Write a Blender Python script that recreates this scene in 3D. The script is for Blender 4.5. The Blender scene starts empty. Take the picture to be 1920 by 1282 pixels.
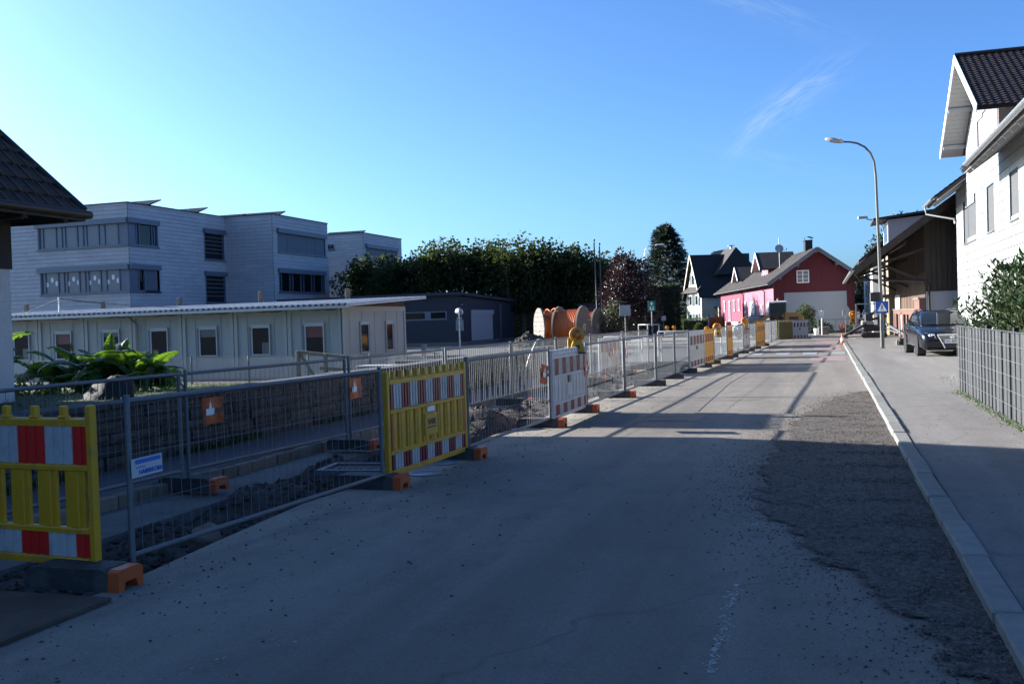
import bpy, bmesh, math, random
import numpy as np
from mathutils import Vector, Matrix

random.seed(7)
rng = np.random.default_rng(7)
C = bpy.context.scene.collection
scene = bpy.context.scene
R = math.radians
PI = math.pi

# ------------------------------------------------------------------ camera
FPX, CX, CY, EYE = 1867.0, 960.0, 641.0, 1.64      # photograph is 1920 px wide, 35 mm lens
_roll, _pitch, _yaw = R(1.8), math.atan(40 / 1867.0), R(17.5209)
_s, _c = math.sin(_yaw), math.cos(_yaw)
_f, _r, _u = Vector((-_s, _c, 0)), Vector((_c, _s, 0)), Vector((0, 0, 1))
FW = _f * math.cos(_pitch) - _u * math.sin(_pitch)
_u2 = _u * math.cos(_pitch) + _f * math.sin(_pitch)
RT = _r * math.cos(_roll) - _u2 * math.sin(_roll)
UP = _r * math.sin(_roll) + _u2 * math.cos(_roll)
cam = bpy.data.cameras.new('camera')
cam.lens = 35.0; cam.sensor_width = 36.0; cam.clip_start = 0.1; cam.clip_end = 3000
camo = bpy.data.objects.new('camera', cam); C.objects.link(camo)
M = Matrix((RT, UP, -FW)).transposed().to_4x4(); M.translation = (0, 0, EYE)
camo.matrix_world = M
scene.camera = camo
EYEP = Vector((0, 0, EYE))

# surveying helpers: sight line through a point of the photograph, cut with a plane of the street
def ray(px, py): return RT * ((px - CX) / FPX) + UP * ((CY - py) / FPX) + FW
def onz(px, py, z=0.0):
    d = ray(px, py); return EYEP + d * ((z - EYE) / d.z)
def ony(px, py, y):
    d = ray(px, py); return EYEP + d * (y / d.y)
def onx(px, py, x):
    d = ray(px, py); return EYEP + d * (x / d.x)

# ------------------------------------------------------------------ sky, sun, exposure
SUN_EL, SUN_AZ = R(19.0), R(84.7)          # azimuth counted to the left of the street direction +Y
sund = Vector((-math.sin(SUN_AZ) * math.cos(SUN_EL), math.cos(SUN_AZ) * math.cos(SUN_EL), math.sin(SUN_EL)))
world = bpy.data.worlds.new('World'); scene.world = world; world.use_nodes = True
nt = world.node_tree; nt.nodes.clear()
out = nt.nodes.new('ShaderNodeOutputWorld'); bg = nt.nodes.new('ShaderNodeBackground')
sky = nt.nodes.new('ShaderNodeTexSky'); sky.sky_type = 'NISHITA'; sky.sun_disc = False
sky.sun_elevation = SUN_EL; sky.sun_rotation = -SUN_AZ
sky.air_density = 0.7; sky.dust_density = 2.5; sky.ozone_density = 3.0; sky.altitude = 400
bg.inputs['Strength'].default_value = 0.052
# a few wisps of cirrus high over the end of the street
tc = nt.nodes.new('ShaderNodeTexCoord')
def vmath(op, a, b=None):
    n = nt.nodes.new('ShaderNodeVectorMath'); n.operation = op
    nt.links.new(a, n.inputs[0])
    if b is not None: n.inputs[1].default_value = b
    return n
def smath(op, a, b):
    n = nt.nodes.new('ShaderNodeMath'); n.operation = op
    for i, q in enumerate((a, b)):
        if isinstance(q, (int, float)): n.inputs[i].default_value = q
        else: nt.links.new(q, n.inputs[i])
    return n.outputs[0]
def gauss_dir(px, py, ang, la, lb):
    """soft elongated window on the sky around a direction"""
    d = ray(px, py).normalized()
    ex = (RT * math.cos(ang) + UP * math.sin(ang)); ex = (ex - d * ex.dot(d)).normalized(); ey = d.cross(ex)
    a = vmath('DOT_PRODUCT', tc.outputs['Generated'], ex).outputs['Value']
    b = vmath('DOT_PRODUCT', tc.outputs['Generated'], ey).outputs['Value']
    f = vmath('DOT_PRODUCT', tc.outputs['Generated'], d).outputs['Value']
    q = smath('ADD', smath('POWER', smath('ABSOLUTE', smath('DIVIDE', a, la), 0), 2.0), smath('POWER', smath('ABSOLUTE', smath('DIVIDE', b, lb), 0), 2.0))
    e = smath('POWER', 2.718, smath('MULTIPLY', q, -1.0))
    g = smath('GREATER_THAN', f, 0.0)
    cmb = nt.nodes.new('ShaderNodeCombineXYZ'); nt.links.new(a, cmb.inputs[0]); nt.links.new(b, cmb.inputs[1])
    return smath('MULTIPLY', e, g), cmb.outputs[0]
total = None
for (px, py, ang, la, lb, amt, wang) in ((1480, 190, 0.62, .052, .014, .62, .25), (1420, 235, 0.85, .034, .009, .42, .3),
                                   (1535, 158, .30, .022, .006, .45, .3), (1480, 30, -.4, .05, .012, .25, .4), (1385, 10, -.3, .03, .006, .3, .4), (1450, 300, -.25, .06, .008, .2, .3)):
    msk, uv = gauss_dir(px, py, ang, la, lb)
    mp = nt.nodes.new('ShaderNodeMapping'); nt.links.new(uv, mp.inputs['Vector'])
    mp.inputs['Rotation'].default_value = (0, 0, wang); mp.inputs['Scale'].default_value = (22, 150, 1)
    nz = nt.nodes.new('ShaderNodeTexNoise'); nt.links.new(mp.outputs[0], nz.inputs['Vector'])
    nz.inputs['Scale'].default_value = 1.0; nz.inputs['Detail'].default_value = 7; nz.inputs['Roughness'].default_value = .6; nz.inputs['Distortion'].default_value = .7
    mr = nt.nodes.new('ShaderNodeMapRange'); nt.links.new(nz.outputs['Fac'], mr.inputs['Value'])
    mr.inputs['From Min'].default_value = .40; mr.inputs['From Max'].default_value = .85
    v = smath('MULTIPLY', smath('MULTIPLY', msk, mr.outputs[0]), amt)
    total = v if total is None else smath('ADD', total, v)
hs = nt.nodes.new('ShaderNodeHueSaturation'); gm = nt.nodes.new('ShaderNodeGamma'); gm.inputs['Gamma'].default_value = 1.15; nt.links.new(sky.outputs[0], gm.inputs['Color']); nt.links.new(gm.outputs[0], hs.inputs['Color'])
hs.inputs['Saturation'].default_value = 1.0; hs.inputs['Hue'].default_value = 0.5
cl = nt.nodes.new('ShaderNodeMixRGB'); cl.blend_type = 'MIX'
nt.links.new(smath('MINIMUM', total, .8), cl.inputs['Fac']); tint = nt.nodes.new('ShaderNodeMixRGB'); tint.blend_type = 'MULTIPLY'; tint.inputs['Fac'].default_value = 1; nt.links.new(hs.outputs[0], tint.inputs['Color1']); tint.inputs['Color2'].default_value = (.535, .748, .92, 1); nt.links.new(tint.outputs[0], cl.inputs['Color1'])
cl.inputs['Color2'].default_value = (2.4, 3.0, 3.6, 1)
nt.links.new(cl.outputs[0], bg.inputs['Color']); nt.links.new(bg.outputs[0], out.inputs['Surface'])

sl = bpy.data.lights.new('sun', 'SUN'); sl.energy = 3.6; sl.angle = R(0.5); sl.color = (1.0, .97, .92)
so = bpy.data.objects.new('sun', sl); C.objects.link(so)
so.rotation_euler = (-sund).to_track_quat('-Z', 'Y').to_euler()
scene.view_settings.view_transform = 'Standard'; scene.view_settings.look = 'None'
scene.view_settings.gamma = 1.0; scene.view_settings.use_curve_mapping = False
scene.view_settings.exposure = 2.4
scene.render.engine = 'CYCLES'
scene.cycles.max_bounces = 6; scene.cycles.diffuse_bounces = 3; scene.cycles.glossy_bounces = 3; scene.cycles.transmission_bounces = 4; scene.cycles.transparent_max_bounces = 6

# ------------------------------------------------------------------ helpers
class MB:
    def __init__(s): s.v = []; s.f = []; s.m = []; s.s = []
    def add(s, verts, faces, mi=0, smooth=False, T=None):
        o = len(s.v)
        if T is not None: verts = [T @ Vector(p) for p in verts]
        s.v.extend([tuple(p) for p in verts])
        for f in faces:
            s.f.append(tuple(i + o for i in f)); s.m.append(mi); s.s.append(smooth)
        return s
    def box(s, x0, x1, y0, y1, z0, z1, mi=0, T=None):
        v = [(x0, y0, z0), (x1, y0, z0), (x1, y1, z0), (x0, y1, z0), (x0, y0, z1), (x1, y0, z1), (x1, y1, z1), (x0, y1, z1)]
        return s.add(v, [(0, 3, 2, 1), (4, 5, 6, 7), (0, 1, 5, 4), (1, 2, 6, 5), (2, 3, 7, 6), (3, 0, 4, 7)], mi, False, T)
    def bbox(s, x0, x1, y0, y1, z0, z1, b=.01, mi=0, T=None):
        """box with chamfered vertical and top edges"""
        def ring(i, z): return [(x0 + i, y0 + i + b, z), (x0 + i + b, y0 + i, z), (x1 - i - b, y0 + i, z), (x1 - i, y0 + i + b, z), (x1 - i, y1 - i - b, z), (x1 - i - b, y1 - i, z), (x0 + i + b, y1 - i, z), (x0 + i, y1 - i - b, z)]
        v = ring(0, z0) + ring(0, z1 - b) + ring(b, z1)
        f = [tuple(range(7, -1, -1)), tuple(range(16, 24))]
        for k in (0, 8):
            for i in range(8): j = (i + 1) % 8; f.append((k + i, k + j, k + 8 + j, k + 8 + i))
        return s.add(v, f, mi, False, T)
    def quad(s, a, b, c, d, mi=0): return s.add([a, b, c, d], [(0, 1, 2, 3)], mi)
    def tube(s, pts, r, n=8, mi=0, caps=True, smooth=True, T=None):
        pts = [Vector(p) for p in pts]; k = len(pts)
        rr = r if isinstance(r, (list, tuple)) else [r] * k
        v = []; f = []; prev = None
        for i, p in enumerate(pts):
            d = (pts[min(i + 1, k - 1)] - pts[max(i - 1, 0)]).normalized()
            if prev is None:
                a = Vector((0, 0, 1)) if abs(d.z) < .9 else Vector((1, 0, 0))
                x = d.cross(a).normalized()
            else:
                x = (prev - d * prev.dot(d)).normalized()
            prev = x; y = d.cross(x)
            for j in range(n):
                t = 2 * PI * j / n
                v.append(p + (x * math.cos(t) + y * math.sin(t)) * rr[i])
        for i in range(k - 1):
            for j in range(n):
                q = (j + 1) % n
                f.append((i * n + j, i * n + q, (i + 1) * n + q, (i + 1) * n + j))
        s.add(v, f, mi, smooth, T)
        if caps:
            s.add(v[:n], [tuple(range(n - 1, -1, -1))], mi, False, T); s.add(v[-n:], [tuple(range(n))], mi, False, T)
        return s
    def lathe(s, prof, n=24, mi=0, smooth=True, T=None):
        """profile of (radius, height) spun about z"""
        k = len(prof); v = []; f = []
        for (r, z) in prof:
            for j in range(n):
                t = 2 * PI * j / n; v.append((r * math.cos(t), r * math.sin(t), z))
        for i in range(k - 1):
            for j in range(n):
                q = (j + 1) % n; f.append((i * n + j, i * n + q, (i + 1) * n + q, (i + 1) * n + j))
        s.add(v, f, mi, smooth, T)
        if prof[0][0] > 1e-6: s.add(v[:n], [tuple(range(n - 1, -1, -1))], mi, False, T)
        if prof[-1][0] > 1e-6: s.add(v[-n:], [tuple(range(n))], mi, False, T)
        return s
    def prism(s, poly, a, b, plane='xz', mi=0, T=None):
        n = len(poly)
        def P(p, t):
            if plane == 'xz': return (p[0], t, p[1])
            if plane == 'yz': return (t, p[0], p[1])
            return (p[0], p[1], t)
        v = [P(p, a) for p in poly] + [P(p, b) for p in poly]
        f = [tuple(range(n)), tuple(range(2 * n - 1, n - 1, -1))]
        for i in range(n): j = (i + 1) % n; f.append((i, i + n, j + n, j))
        s.add(v, f, mi, False, T); return s
    def beam(s, p, q, w, h, mi=0, up=(0, 0, 1), T=None):
        p, q = Vector(p), Vector(q); d = (q - p).normalized(); x = d.cross(Vector(up)).normalized(); y = x.cross(d)
        v = []
        for e in (p, q):
            for (a, b) in ((-1, -1), (1, -1), (1, 1), (-1, 1)): v.append(e + x * (a * w / 2) + y * (b * h / 2))
        s.add(v, [(3, 2, 1, 0), (4, 5, 6, 7), (0, 1, 5, 4), (1, 2, 6, 5), (2, 3, 7, 6), (3, 0, 4, 7)], mi, False, T); return s
    def build(s, name, mats, parent=None, kind=None):
        me = bpy.data.meshes.new(name); me.from_pydata(s.v, [], s.f)
        if not isinstance(mats, (list, tuple)): mats = [mats]
        for m in mats: me.materials.append(m)
        if len(mats) > 1: me.polygons.foreach_set('material_index', s.m)
        me.polygons.foreach_set('use_smooth', s.s)
        bm = bmesh.new(); bm.from_mesh(me)
        bmesh.ops.recalc_face_normals(bm, faces=bm.faces) if s.fixn else None
        bm.to_mesh(me); bm.free(); me.update()
        o = bpy.data.objects.new(name, me); C.objects.link(o)
        if parent is not None: o.parent = parent
        if kind: o['kind'] = kind
        return o
    fixn = True
    def build_each(s, name, mats, parent=None):
        """one object for every separate piece"""
        lab = list(range(len(s.v)))
        def find(i):
            while lab[i] != i: lab[i] = lab[lab[i]]; i = lab[i]
            return i
        for f in s.f:
            for k in f[1:]: lab[find(k)] = find(f[0])
        g = {}
        for fi, f in enumerate(s.f): g.setdefault(find(f[0]), []).append(fi)
        for fs in g.values():
            q = MB(); q.fixn = s.fixn; mp = {}
            for fi in fs:
                t = []
                for k in s.f[fi]:
                    if k not in mp: mp[k] = len(q.v); q.v.append(s.v[k])
                    t.append(mp[k])
                q.f.append(tuple(t)); q.m.append(s.m[fi]); q.s.append(s.s[fi])
            q.build(name, mats, parent)

def tag(o, label=None, cat=None, group=None, kind=None):
    if label: o['label'] = label
    if cat: o['category'] = cat
    if group: o['group'] = group
    if kind: o['kind'] = kind
    return o
def thing(name, label, cat, loc=(0, 0, 0), rz=0.0, group=None):
    o = bpy.data.objects.new(name, None); C.objects.link(o); o.empty_display_size = .2
    o.location = loc; o.rotation_euler = (0, 0, rz)
    return tag(o, label, cat, group)
def copy_tree(o, parent=None, label=None):
    c = o.copy(); C.objects.link(c)
    if parent is not None: c.parent = parent
    if label: c['label'] = label
    for ch in list(o.children): copy_tree(ch, c)
    return c
def place(proto, n, loc, rz, label=None, sx=None):
    """first use moves the prototype itself, later uses copy it"""
    o = proto if n == 0 else copy_tree(proto)
    o.location = loc; o.rotation_euler = (0, 0, rz)
    if label: o['label'] = label
    return o
def raw_mesh(name, verts, quads, mats, parent=None, kind=None, smooth=False, mi=None):
    verts = np.asarray(verts, np.float32); quads = np.asarray(quads, np.int32)
    me = bpy.data.meshes.new(name); n, k = quads.shape
    me.vertices.add(len(verts)); me.vertices.foreach_set('co', verts.ravel())
    me.loops.add(n * k); me.loops.foreach_set('vertex_index', quads.ravel())
    me.polygons.add(n); me.polygons.foreach_set('loop_start', np.arange(0, n * k, k, dtype=np.int32))
    if not isinstance(mats, (list, tuple)): mats = [mats]
    for m in mats: me.materials.append(m)
    if mi is not None: me.polygons.foreach_set('material_index', np.asarray(mi, np.int32))
    me.polygons.foreach_set('use_smooth', np.full(n, smooth))
    me.update(calc_edges=True); me.validate()
    o = bpy.data.objects.new(name, me); C.objects.link(o)
    if parent is not None: o.parent = parent
    if kind: o['kind'] = kind
    return o
def unit(a): return a / np.maximum(np.linalg.norm(a, axis=1, keepdims=True), 1e-9)
def leaves(name, P, A, L, W, mats, parent=None, kind=None, droop=.15, mi=None):
    """folded leaf blades: base point P, direction A, length L, width W"""
    P = np.asarray(P); A = unit(np.asarray(A)); n = len(P)
    L = np.broadcast_to(L, (n,))[:, None]; W = np.broadcast_to(W, (n,))[:, None]
    S = unit(np.cross(A, rng.normal(size=(n, 3)))); N = np.cross(S, A)
    mid = P + A * L * .45
    v = np.stack([P, mid + S * W / 2 + N * W * droop, P + A * L, mid - S * W / 2 + N * W * droop], 1).reshape(-1, 3)
    q = np.arange(4 * n).reshape(n, 4)
    return raw_mesh(name, v, q, mats, parent, kind, False, mi)
def text(body, size, mat_, parent, loc, rot, name='lettering', extrude=.001, sx=1.0, bold=0.0):
    cu = bpy.data.curves.new(name, 'FONT'); cu.body = body; cu.size = size; cu.align_x = 'CENTER'; cu.align_y = 'CENTER'
    cu.extrude = extrude; cu.offset = bold; cu.resolution_u = 3
    cu.materials.append(mat_)
    t = bpy.data.objects.new(name, cu); C.objects.link(t); dg = bpy.context.evaluated_depsgraph_get(); dg.update()
    me = bpy.data.meshes.new_from_object(t.evaluated_get(dg)); bpy.data.objects.remove(t); bpy.data.curves.remove(cu)
    o = bpy.data.objects.new(name, me); C.objects.link(o); o.parent = parent; o.location = loc; o.rotation_euler = rot; o.scale = (sx, 1, 1)
    return o

# ------------------------------------------------------------------ materials
def lin(h):
    h = h.lstrip('#'); c = [int(h[i:i + 2], 16) / 255 for i in (0, 2, 4)]
    return [x / 12.92 if x <= .04045 else ((x + .055) / 1.055) ** 2.4 for x in c]
def rgb(c): return lin(c) if isinstance(c, str) else list(c)
def mat(name, col, rough=.6, metal=0.0, var=.12, scale=4.0, bump=0.0, bscale=60.0, dirt=None, dscale=1.2, damt=.5, spec=.5, rand=0.0, coat=0.0, stretch=None, streak=0.0):
    m = bpy.data.materials.new(name); m.use_nodes = True; n = m.node_tree; N = n.nodes; Lk = n.links
    b = N['Principled BSDF']; col = rgb(col)
    b.inputs['Roughness'].default_value = rough; b.inputs['Metallic'].default_value = metal
    b.inputs['Specular IOR Level'].default_value = spec; b.inputs['Coat Weight'].default_value = coat
    t = N.new('ShaderNodeTexCoord'); src = t.outputs['Object']
    mp = N.new('ShaderNodeMapping'); Lk.new(src, mp.inputs['Vector'])
    if stretch: mp.inputs['Scale'].default_value = stretch
    src = mp.outputs[0]
    nz = N.new('ShaderNodeTexNoise'); nz.inputs['Scale'].default_value = scale; nz.inputs['Detail'].default_value = 6; nz.inputs['Roughness'].default_value = .65
    Lk.new(src, nz.inputs['Vector'])
    mx = N.new('ShaderNodeMixRGB'); Lk.new(nz.outputs['Fac'], mx.inputs['Fac'])
    mx.inputs['Color1'].default_value = [min(1, x * (1 - var * 1.6)) for x in col] + [1]
    mx.inputs['Color2'].default_value = [min(1, x * (1 + var * 1.6)) for x in col] + [1]
    last = mx.outputs[0]
    if dirt is not None:
        d = rgb(dirt)
        n2 = N.new('ShaderNodeTexNoise'); n2.inputs['Scale'].default_value = dscale; n2.inputs['Detail'].default_value = 8; n2.inputs['Roughness'].default_value = .7
        Lk.new(src, n2.inputs['Vector'])
        r2 = N.new('ShaderNodeMapRange'); Lk.new(n2.outputs['Fac'], r2.inputs['Value'])
        r2.inputs['From Min'].default_value = .48; r2.inputs['From Max'].default_value = .72; r2.inputs['To Max'].default_value = damt
        m2 = N.new('ShaderNodeMixRGB'); Lk.new(r2.outputs[0], m2.inputs['Fac']); Lk.new(last, m2.inputs['Color1']); m2.inputs['Color2'].default_value = d + [1]
        last = m2.outputs[0]
    if rand:
        oi = N.new('ShaderNodeObjectInfo'); r3 = N.new('ShaderNodeMapRange'); Lk.new(oi.outputs['Random'], r3.inputs['Value'])
        r3.inputs['To Min'].default_value = 1 - rand; r3.inputs['To Max'].default_value = 1 + rand
        h = N.new('ShaderNodeHueSaturation'); Lk.new(last, h.inputs['Color']); Lk.new(r3.outputs[0], h.inputs['Value']); last = h.outputs[0]
    Lk.new(last, b.inputs['Base Color'])
    if bump:
        n4 = N.new('ShaderNodeTexNoise'); n4.inputs['Scale'].default_value = bscale; n4.inputs['Detail'].default_value = 4
        Lk.new(src, n4.inputs['Vector'])
        bp = N.new('ShaderNodeBump'); bp.inputs['Strength'].default_value = bump; bp.inputs['Distance'].default_value = .02
        Lk.new(n4.outputs['Fac'], bp.inputs['Height']); Lk.new(bp.outputs[0], b.inputs['Normal'])
    return m
def speckle(m, scale, amt, light=None):
    """stone-by-stone tone variation (cells) multiplied into the base colour"""
    N = m.node_tree.nodes; Lk = m.node_tree.links; b = N['Principled BSDF']; last = b.inputs['Base Color'].links[0].from_socket
    t = N.new('ShaderNodeTexCoord'); v = N.new('ShaderNodeTexVoronoi'); v.inputs['Scale'].default_value = scale; Lk.new(t.outputs['Object'], v.inputs['Vector'])
    s = N.new('ShaderNodeSeparateColor'); Lk.new(v.outputs['Color'], s.inputs[0])
    r = N.new('ShaderNodeMapRange'); Lk.new(s.outputs[0], r.inputs['Value']); r.inputs['To Min'].default_value = 1 - amt; r.inputs['To Max'].default_value = 1 + amt
    h = N.new('ShaderNodeHueSaturation'); Lk.new(last, h.inputs['Color']); Lk.new(r.outputs[0], h.inputs['Value']); Lk.new(h.outputs[0], b.inputs['Base Color'])
def leafmat(name, col, trans=.35, rough=.45, var=.25, scale=1.5, tcol=None, spec=.4):
    m = mat(name, col, rough, var=var, scale=scale, spec=spec)
    N = m.node_tree.nodes; Lk = m.node_tree.links; b = N['Principled BSDF']; o = N['Material Output']
    tr = N.new('ShaderNodeBsdfTranslucent'); tr.inputs['Color'].default_value = (rgb(tcol) if tcol else [min(1, c * 2.2) for c in rgb(col)]) + [1]
    mx = N.new('ShaderNodeMixShader'); mx.inputs[0].default_value = trans
    Lk.new(b.outputs[0], mx.inputs[1]); Lk.new(tr.outputs[0], mx.inputs[2]); Lk.new(mx.outputs[0], o.inputs['Surface'])
    return m
def glassmat(name, col=(.012, .016, .02), rough=.04, spec=.6):
    return mat(name, col, rough, var=.05, spec=spec)
K = {}
K['galv'] = mat('galvanised steel', (.12, .13, .142), .5, .5, var=.22, scale=14, dirt=(.16, .15, .13), dscale=6, damt=.35)
K['wire'] = mat('fence wire', (.13, .138, .15), .55, .4, var=.1)
K['yellow'] = mat('yellow plastic', (.56, .265, .004), .45, var=.14, scale=3, dirt=(.16, .12, .06), dscale=4, damt=.65)
K['amber_yellow'] = mat('orange yellow plastic', (.60, .26, .008), .42, var=.08, scale=3, dirt=(.3, .18, .05), dscale=5, damt=.3)
K['wplastic'] = mat('white plastic', (.42, .425, .43), .45, var=.06, scale=3, dirt=(.18, .17, .15), dscale=4, damt=.5)
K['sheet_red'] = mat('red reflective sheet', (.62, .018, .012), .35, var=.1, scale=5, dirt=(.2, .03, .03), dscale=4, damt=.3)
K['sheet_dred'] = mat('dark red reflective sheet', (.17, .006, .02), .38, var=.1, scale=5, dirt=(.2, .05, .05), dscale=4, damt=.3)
K['sheet_white'] = mat('white reflective sheet', (.44, .42, .40), .38, var=.08, scale=5, dirt=(.18, .165, .145), dscale=4, damt=.7)
K['orange'] = mat('orange plastic', (.46, .07, .010), .5, var=.12, scale=8, dirt=(.25, .07, .03), dscale=9, damt=.5)
K['rubber'] = mat('recycled black rubber', (.028, .028, .030), .75, var=.3, scale=9, bump=.3, dirt=(.14, .12, .10), dscale=5, damt=.55)
K['amber'] = mat('amber lens', (.42, .095, .003), .2, var=.2, scale=30, spec=.6)
K['black'] = mat('black', (.012, .012, .013), .5, var=.1)
K['white'] = mat('white paint', (.74, .74, .73), .5, var=.05, dirt=(.45, .43, .4), dscale=3, damt=.3)
K['blue'] = mat('sign blue', (.012, .07, .34), .35, var=.05)
K['signgrey'] = mat('sign back aluminium', (.36, .37, .38), .5, .5, var=.1)
K['glass'] = glassmat('window glass', (.008, .010, .012), .04, .3)
K['glass_soft'] = glassmat('glass with pale curtain', (.17, .185, .21), .12, .35)
K['alu'] = mat('grey blue window frame', (.10, .125, .17), .45, .1, var=.06)
K['cable'] = mat('orange duct', (.50, .105, .014), .5, var=.18, scale=6, dirt=(.3, .12, .05), dscale=3, damt=.4)
K['drumwood'] = mat('weathered drum wood', (.13, .115, .10), .8, var=.3, scale=3, stretch=(1, 8, 1), bump=.3, dirt=(.06, .05, .045), dscale=4, damt=.6, rand=.15)
K['drumwood_new'] = mat('fresh drum wood', (.17, .135, .105), .8, var=.2, scale=3, stretch=(1, 8, 1), bump=.2, rand=.1)
K['timber'] = mat('grey timber', (.17, .14, .11), .85, var=.3, scale=4, stretch=(1, 1, 1), bump=.3)
K['darkroof'] = mat('dark clay tiles', (.016, .0125, .0125), .7, var=.35, scale=3, dirt=(.035, .03, .026), dscale=2, damt=.5, rand=.18)
K['brownroof'] = mat('brown clay tiles', (.024, .018, .015), .8, var=.35, scale=2.5, dirt=(.04, .035, .03), dscale=1.5, damt=.6, rand=.15)
K['zinc'] = mat('zinc gutter', (.33, .34, .35), .4, .7, var=.12)
K['soil'] = mat('dark soil', (.036, .030, .026), .95, var=.5, scale=6, bump=.9, bscale=35, dirt=(.085, .07, .055), dscale=2.5, damt=.6)
K['stones'] = mat('loose stones', (.05, .047, .044), .9, var=.45, scale=1.2, bump=.4)
K['grass'] = leafmat('grass blade', (.035, .065, .013), .3, .6, tcol=(.10, .15, .02))
K['trunk'] = mat('bark', (.09, .075, .06), .9, var=.35, scale=6, bump=.6, bscale=20)
# ------------------------------------------------------------------ the setting: ground, road, path, trench, pavement
def sst(a, b, x):
    t = min(1, max(0, (x - a) / (b - a))); return t * t * (3 - 2 * t)
def ground_z(x, y):
    if -8.35 < x < 30 and y < 61: return -.45
    if x >= 30 or y > 61: return -.06
    if y < 31:
        z = .50 - .86 * sst(0, 9, -8.3 - x) * sst(13, 29, y)
        return z - .25 * sst(20, 60, -x)
    z0 = .50 - .86 * sst(0, 9, -8.3 - x)
    k = sst(31, 48, y) if x > -17 else sst(43, 52, y)
    return z0 * (1 - k) + -.05 * k if x > -17 else -.36 * (1 - k) - .05 * k
def grid(name, xs, ys, zf, m, kind, parent=None, smooth=True):
    X, Y = np.meshgrid(xs, ys, indexing='xy'); Z = np.array([[zf(x, y) for x in xs] for y in ys])
    v = np.stack([X, Y, Z], -1).reshape(-1, 3); nx, ny = len(xs), len(ys)
    i = np.arange(nx - 1)[None, :] + nx * np.arange(ny - 1)[:, None]
    q = np.stack([i, i + 1, i + nx + 1, i + nx], -1).reshape(-1, 4)
    return raw_mesh(name, v, q, m, parent, kind, smooth)
M_ground = mat('ground soil and old asphalt', (.04, .04, .037), .95, var=.3, scale=.6, dirt=(.03, .035, .018), dscale=.25, damt=.7, bump=.3)
gx = sorted(set([-900, -500, -300, -200, -150, -120, -100, -85, -70] + list(range(-60, -8)) + [-8.36, -8.34] + [-8, -4, 0, 4, 10, 20, 29, 31, 40, 60, 100, 200, 500, 900]))
gy = sorted(set([-500, -200, -100, -50, -20] + list(range(-10, 62)) + [60.9, 61.1, 70, 80, 100, 150, 200, 300, 600, 1200]))
grid('ground', gx, gy, ground_z, M_ground, 'structure')

def road_mat(name, base, warm, speck):
    m = mat(name, base, .88, var=.13, scale=1.7, bump=.25, bscale=140, spec=.3)
    N = m.node_tree.nodes; Lk = m.node_tree.links; b = N['Principled BSDF']
    tcn = [x for x in N if x.type == 'TEX_COORD'][0]; last = b.inputs['Base Color'].links[0].from_socket
    def noise(sc, stretch, det=6, rough=.6):
        mp = N.new('ShaderNodeMapping'); Lk.new(tcn.outputs['Object'], mp.inputs['Vector']); mp.inputs['Scale'].default_value = stretch
        z = N.new('ShaderNodeTexNoise'); z.inputs['Scale'].default_value = sc; z.inputs['Detail'].default_value = det; z.inputs['Roughness'].default_value = rough
        Lk.new(mp.outputs[0], z.inputs['Vector']); return z.outputs['Fac']
    def rng_(s, a, b_, c, d):
        r = N.new('ShaderNodeMapRange'); Lk.new(s, r.inputs['Value'])
        for k, v in (('From Min', a), ('From Max', b_), ('To Min', c), ('To Max', d)): r.inputs[k].default_value = v
        return r.outputs[0]
    def mul(s, t):
        x = N.new('ShaderNodeMath'); x.operation = 'MULTIPLY'; Lk.new(s, x.inputs[0])
        if isinstance(t, float): x.inputs[1].default_value = t
        else: Lk.new(t, x.inputs[1])
        return x.outputs[0]
    def blend(last, col, fac):
        x = N.new('ShaderNodeMixRGB'); Lk.new(fac, x.inputs['Fac']); Lk.new(last, x.inputs['Color1']); x.inputs['Color2'].default_value = list(col) + [1]; return x.outputs[0]
    last = blend(last, [c * 1.35 for c in base], rng_(noise(1.0, (1.6, .12, 1)), .46, .72, 0, .9))      # wheel dust streaks
    last = blend(last, [c * .66 for c in base], rng_(noise(1.0, (.9, .1, 1), 5), .46, .74, 0, .9))
    last = blend(last, [c * .70 for c in base], rng_(noise(2.3, (1, .7, 1), 8, .72), .52, .70, 0, .8))      # oil and dirt stains
    last = blend(last, [c * .55 for c in base], rng_(noise(38, (1, 1, 1), 4, .75), .52, .70, 0, .65))          # aggregate
    last = blend(last, [c * 1.7 for c in base], rng_(noise(52, (1, 1, 1), 3, .7), .58, .74, 0, .55))
    if warm:
        sx = N.new('ShaderNodeSeparateXYZ'); Lk.new(tcn.outputs['Object'], sx.inputs[0])
        g = rng_(sx.outputs['X'], -4.6, -2.4, 1.0, 0.0)
        last = blend(last, warm, mul(g, rng_(noise(1.3, (1, .5, 1), 7, .7), .32, .62, 0, .9)))
    # hair cracks and seams
    v = N.new('ShaderNodeTexVoronoi'); v.feature = 'DISTANCE_TO_EDGE'; v.inputs['Scale'].default_value = .16
    mp = N.new('ShaderNodeMapping'); Lk.new(tcn.outputs['Object'], mp.inputs['Vector']); Lk.new(mp.outputs[0], v.inputs['Vector']); mp.inputs['Scale'].default_value = (1, .55, 1)
    wn = N.new('ShaderNodeTexNoise'); wn.inputs['Scale'].default_value = 1.2; Lk.new(tcn.outputs['Object'], wn.inputs['Vector'])
    vm = N.new('ShaderNodeVectorMath'); vm.operation = 'SCALE'; Lk.new(wn.outputs['Color'], vm.inputs[0]); vm.inputs['Scale'].default_value = .9
    va = N.new('ShaderNodeVectorMath'); va.operation = 'ADD'; Lk.new(vm.outputs[0], va.inputs[0]); Lk.new(tcn.outputs['Object'], va.inputs[1]); Lk.new(va.outputs[0], mp.inputs['Vector'])
    last = blend(last, [c * .45 for c in base], rng_(v.outputs['Distance'], .0, .003, .45, 0))
    Lk.new(last, b.inputs['Base Color'])
    return m
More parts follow.
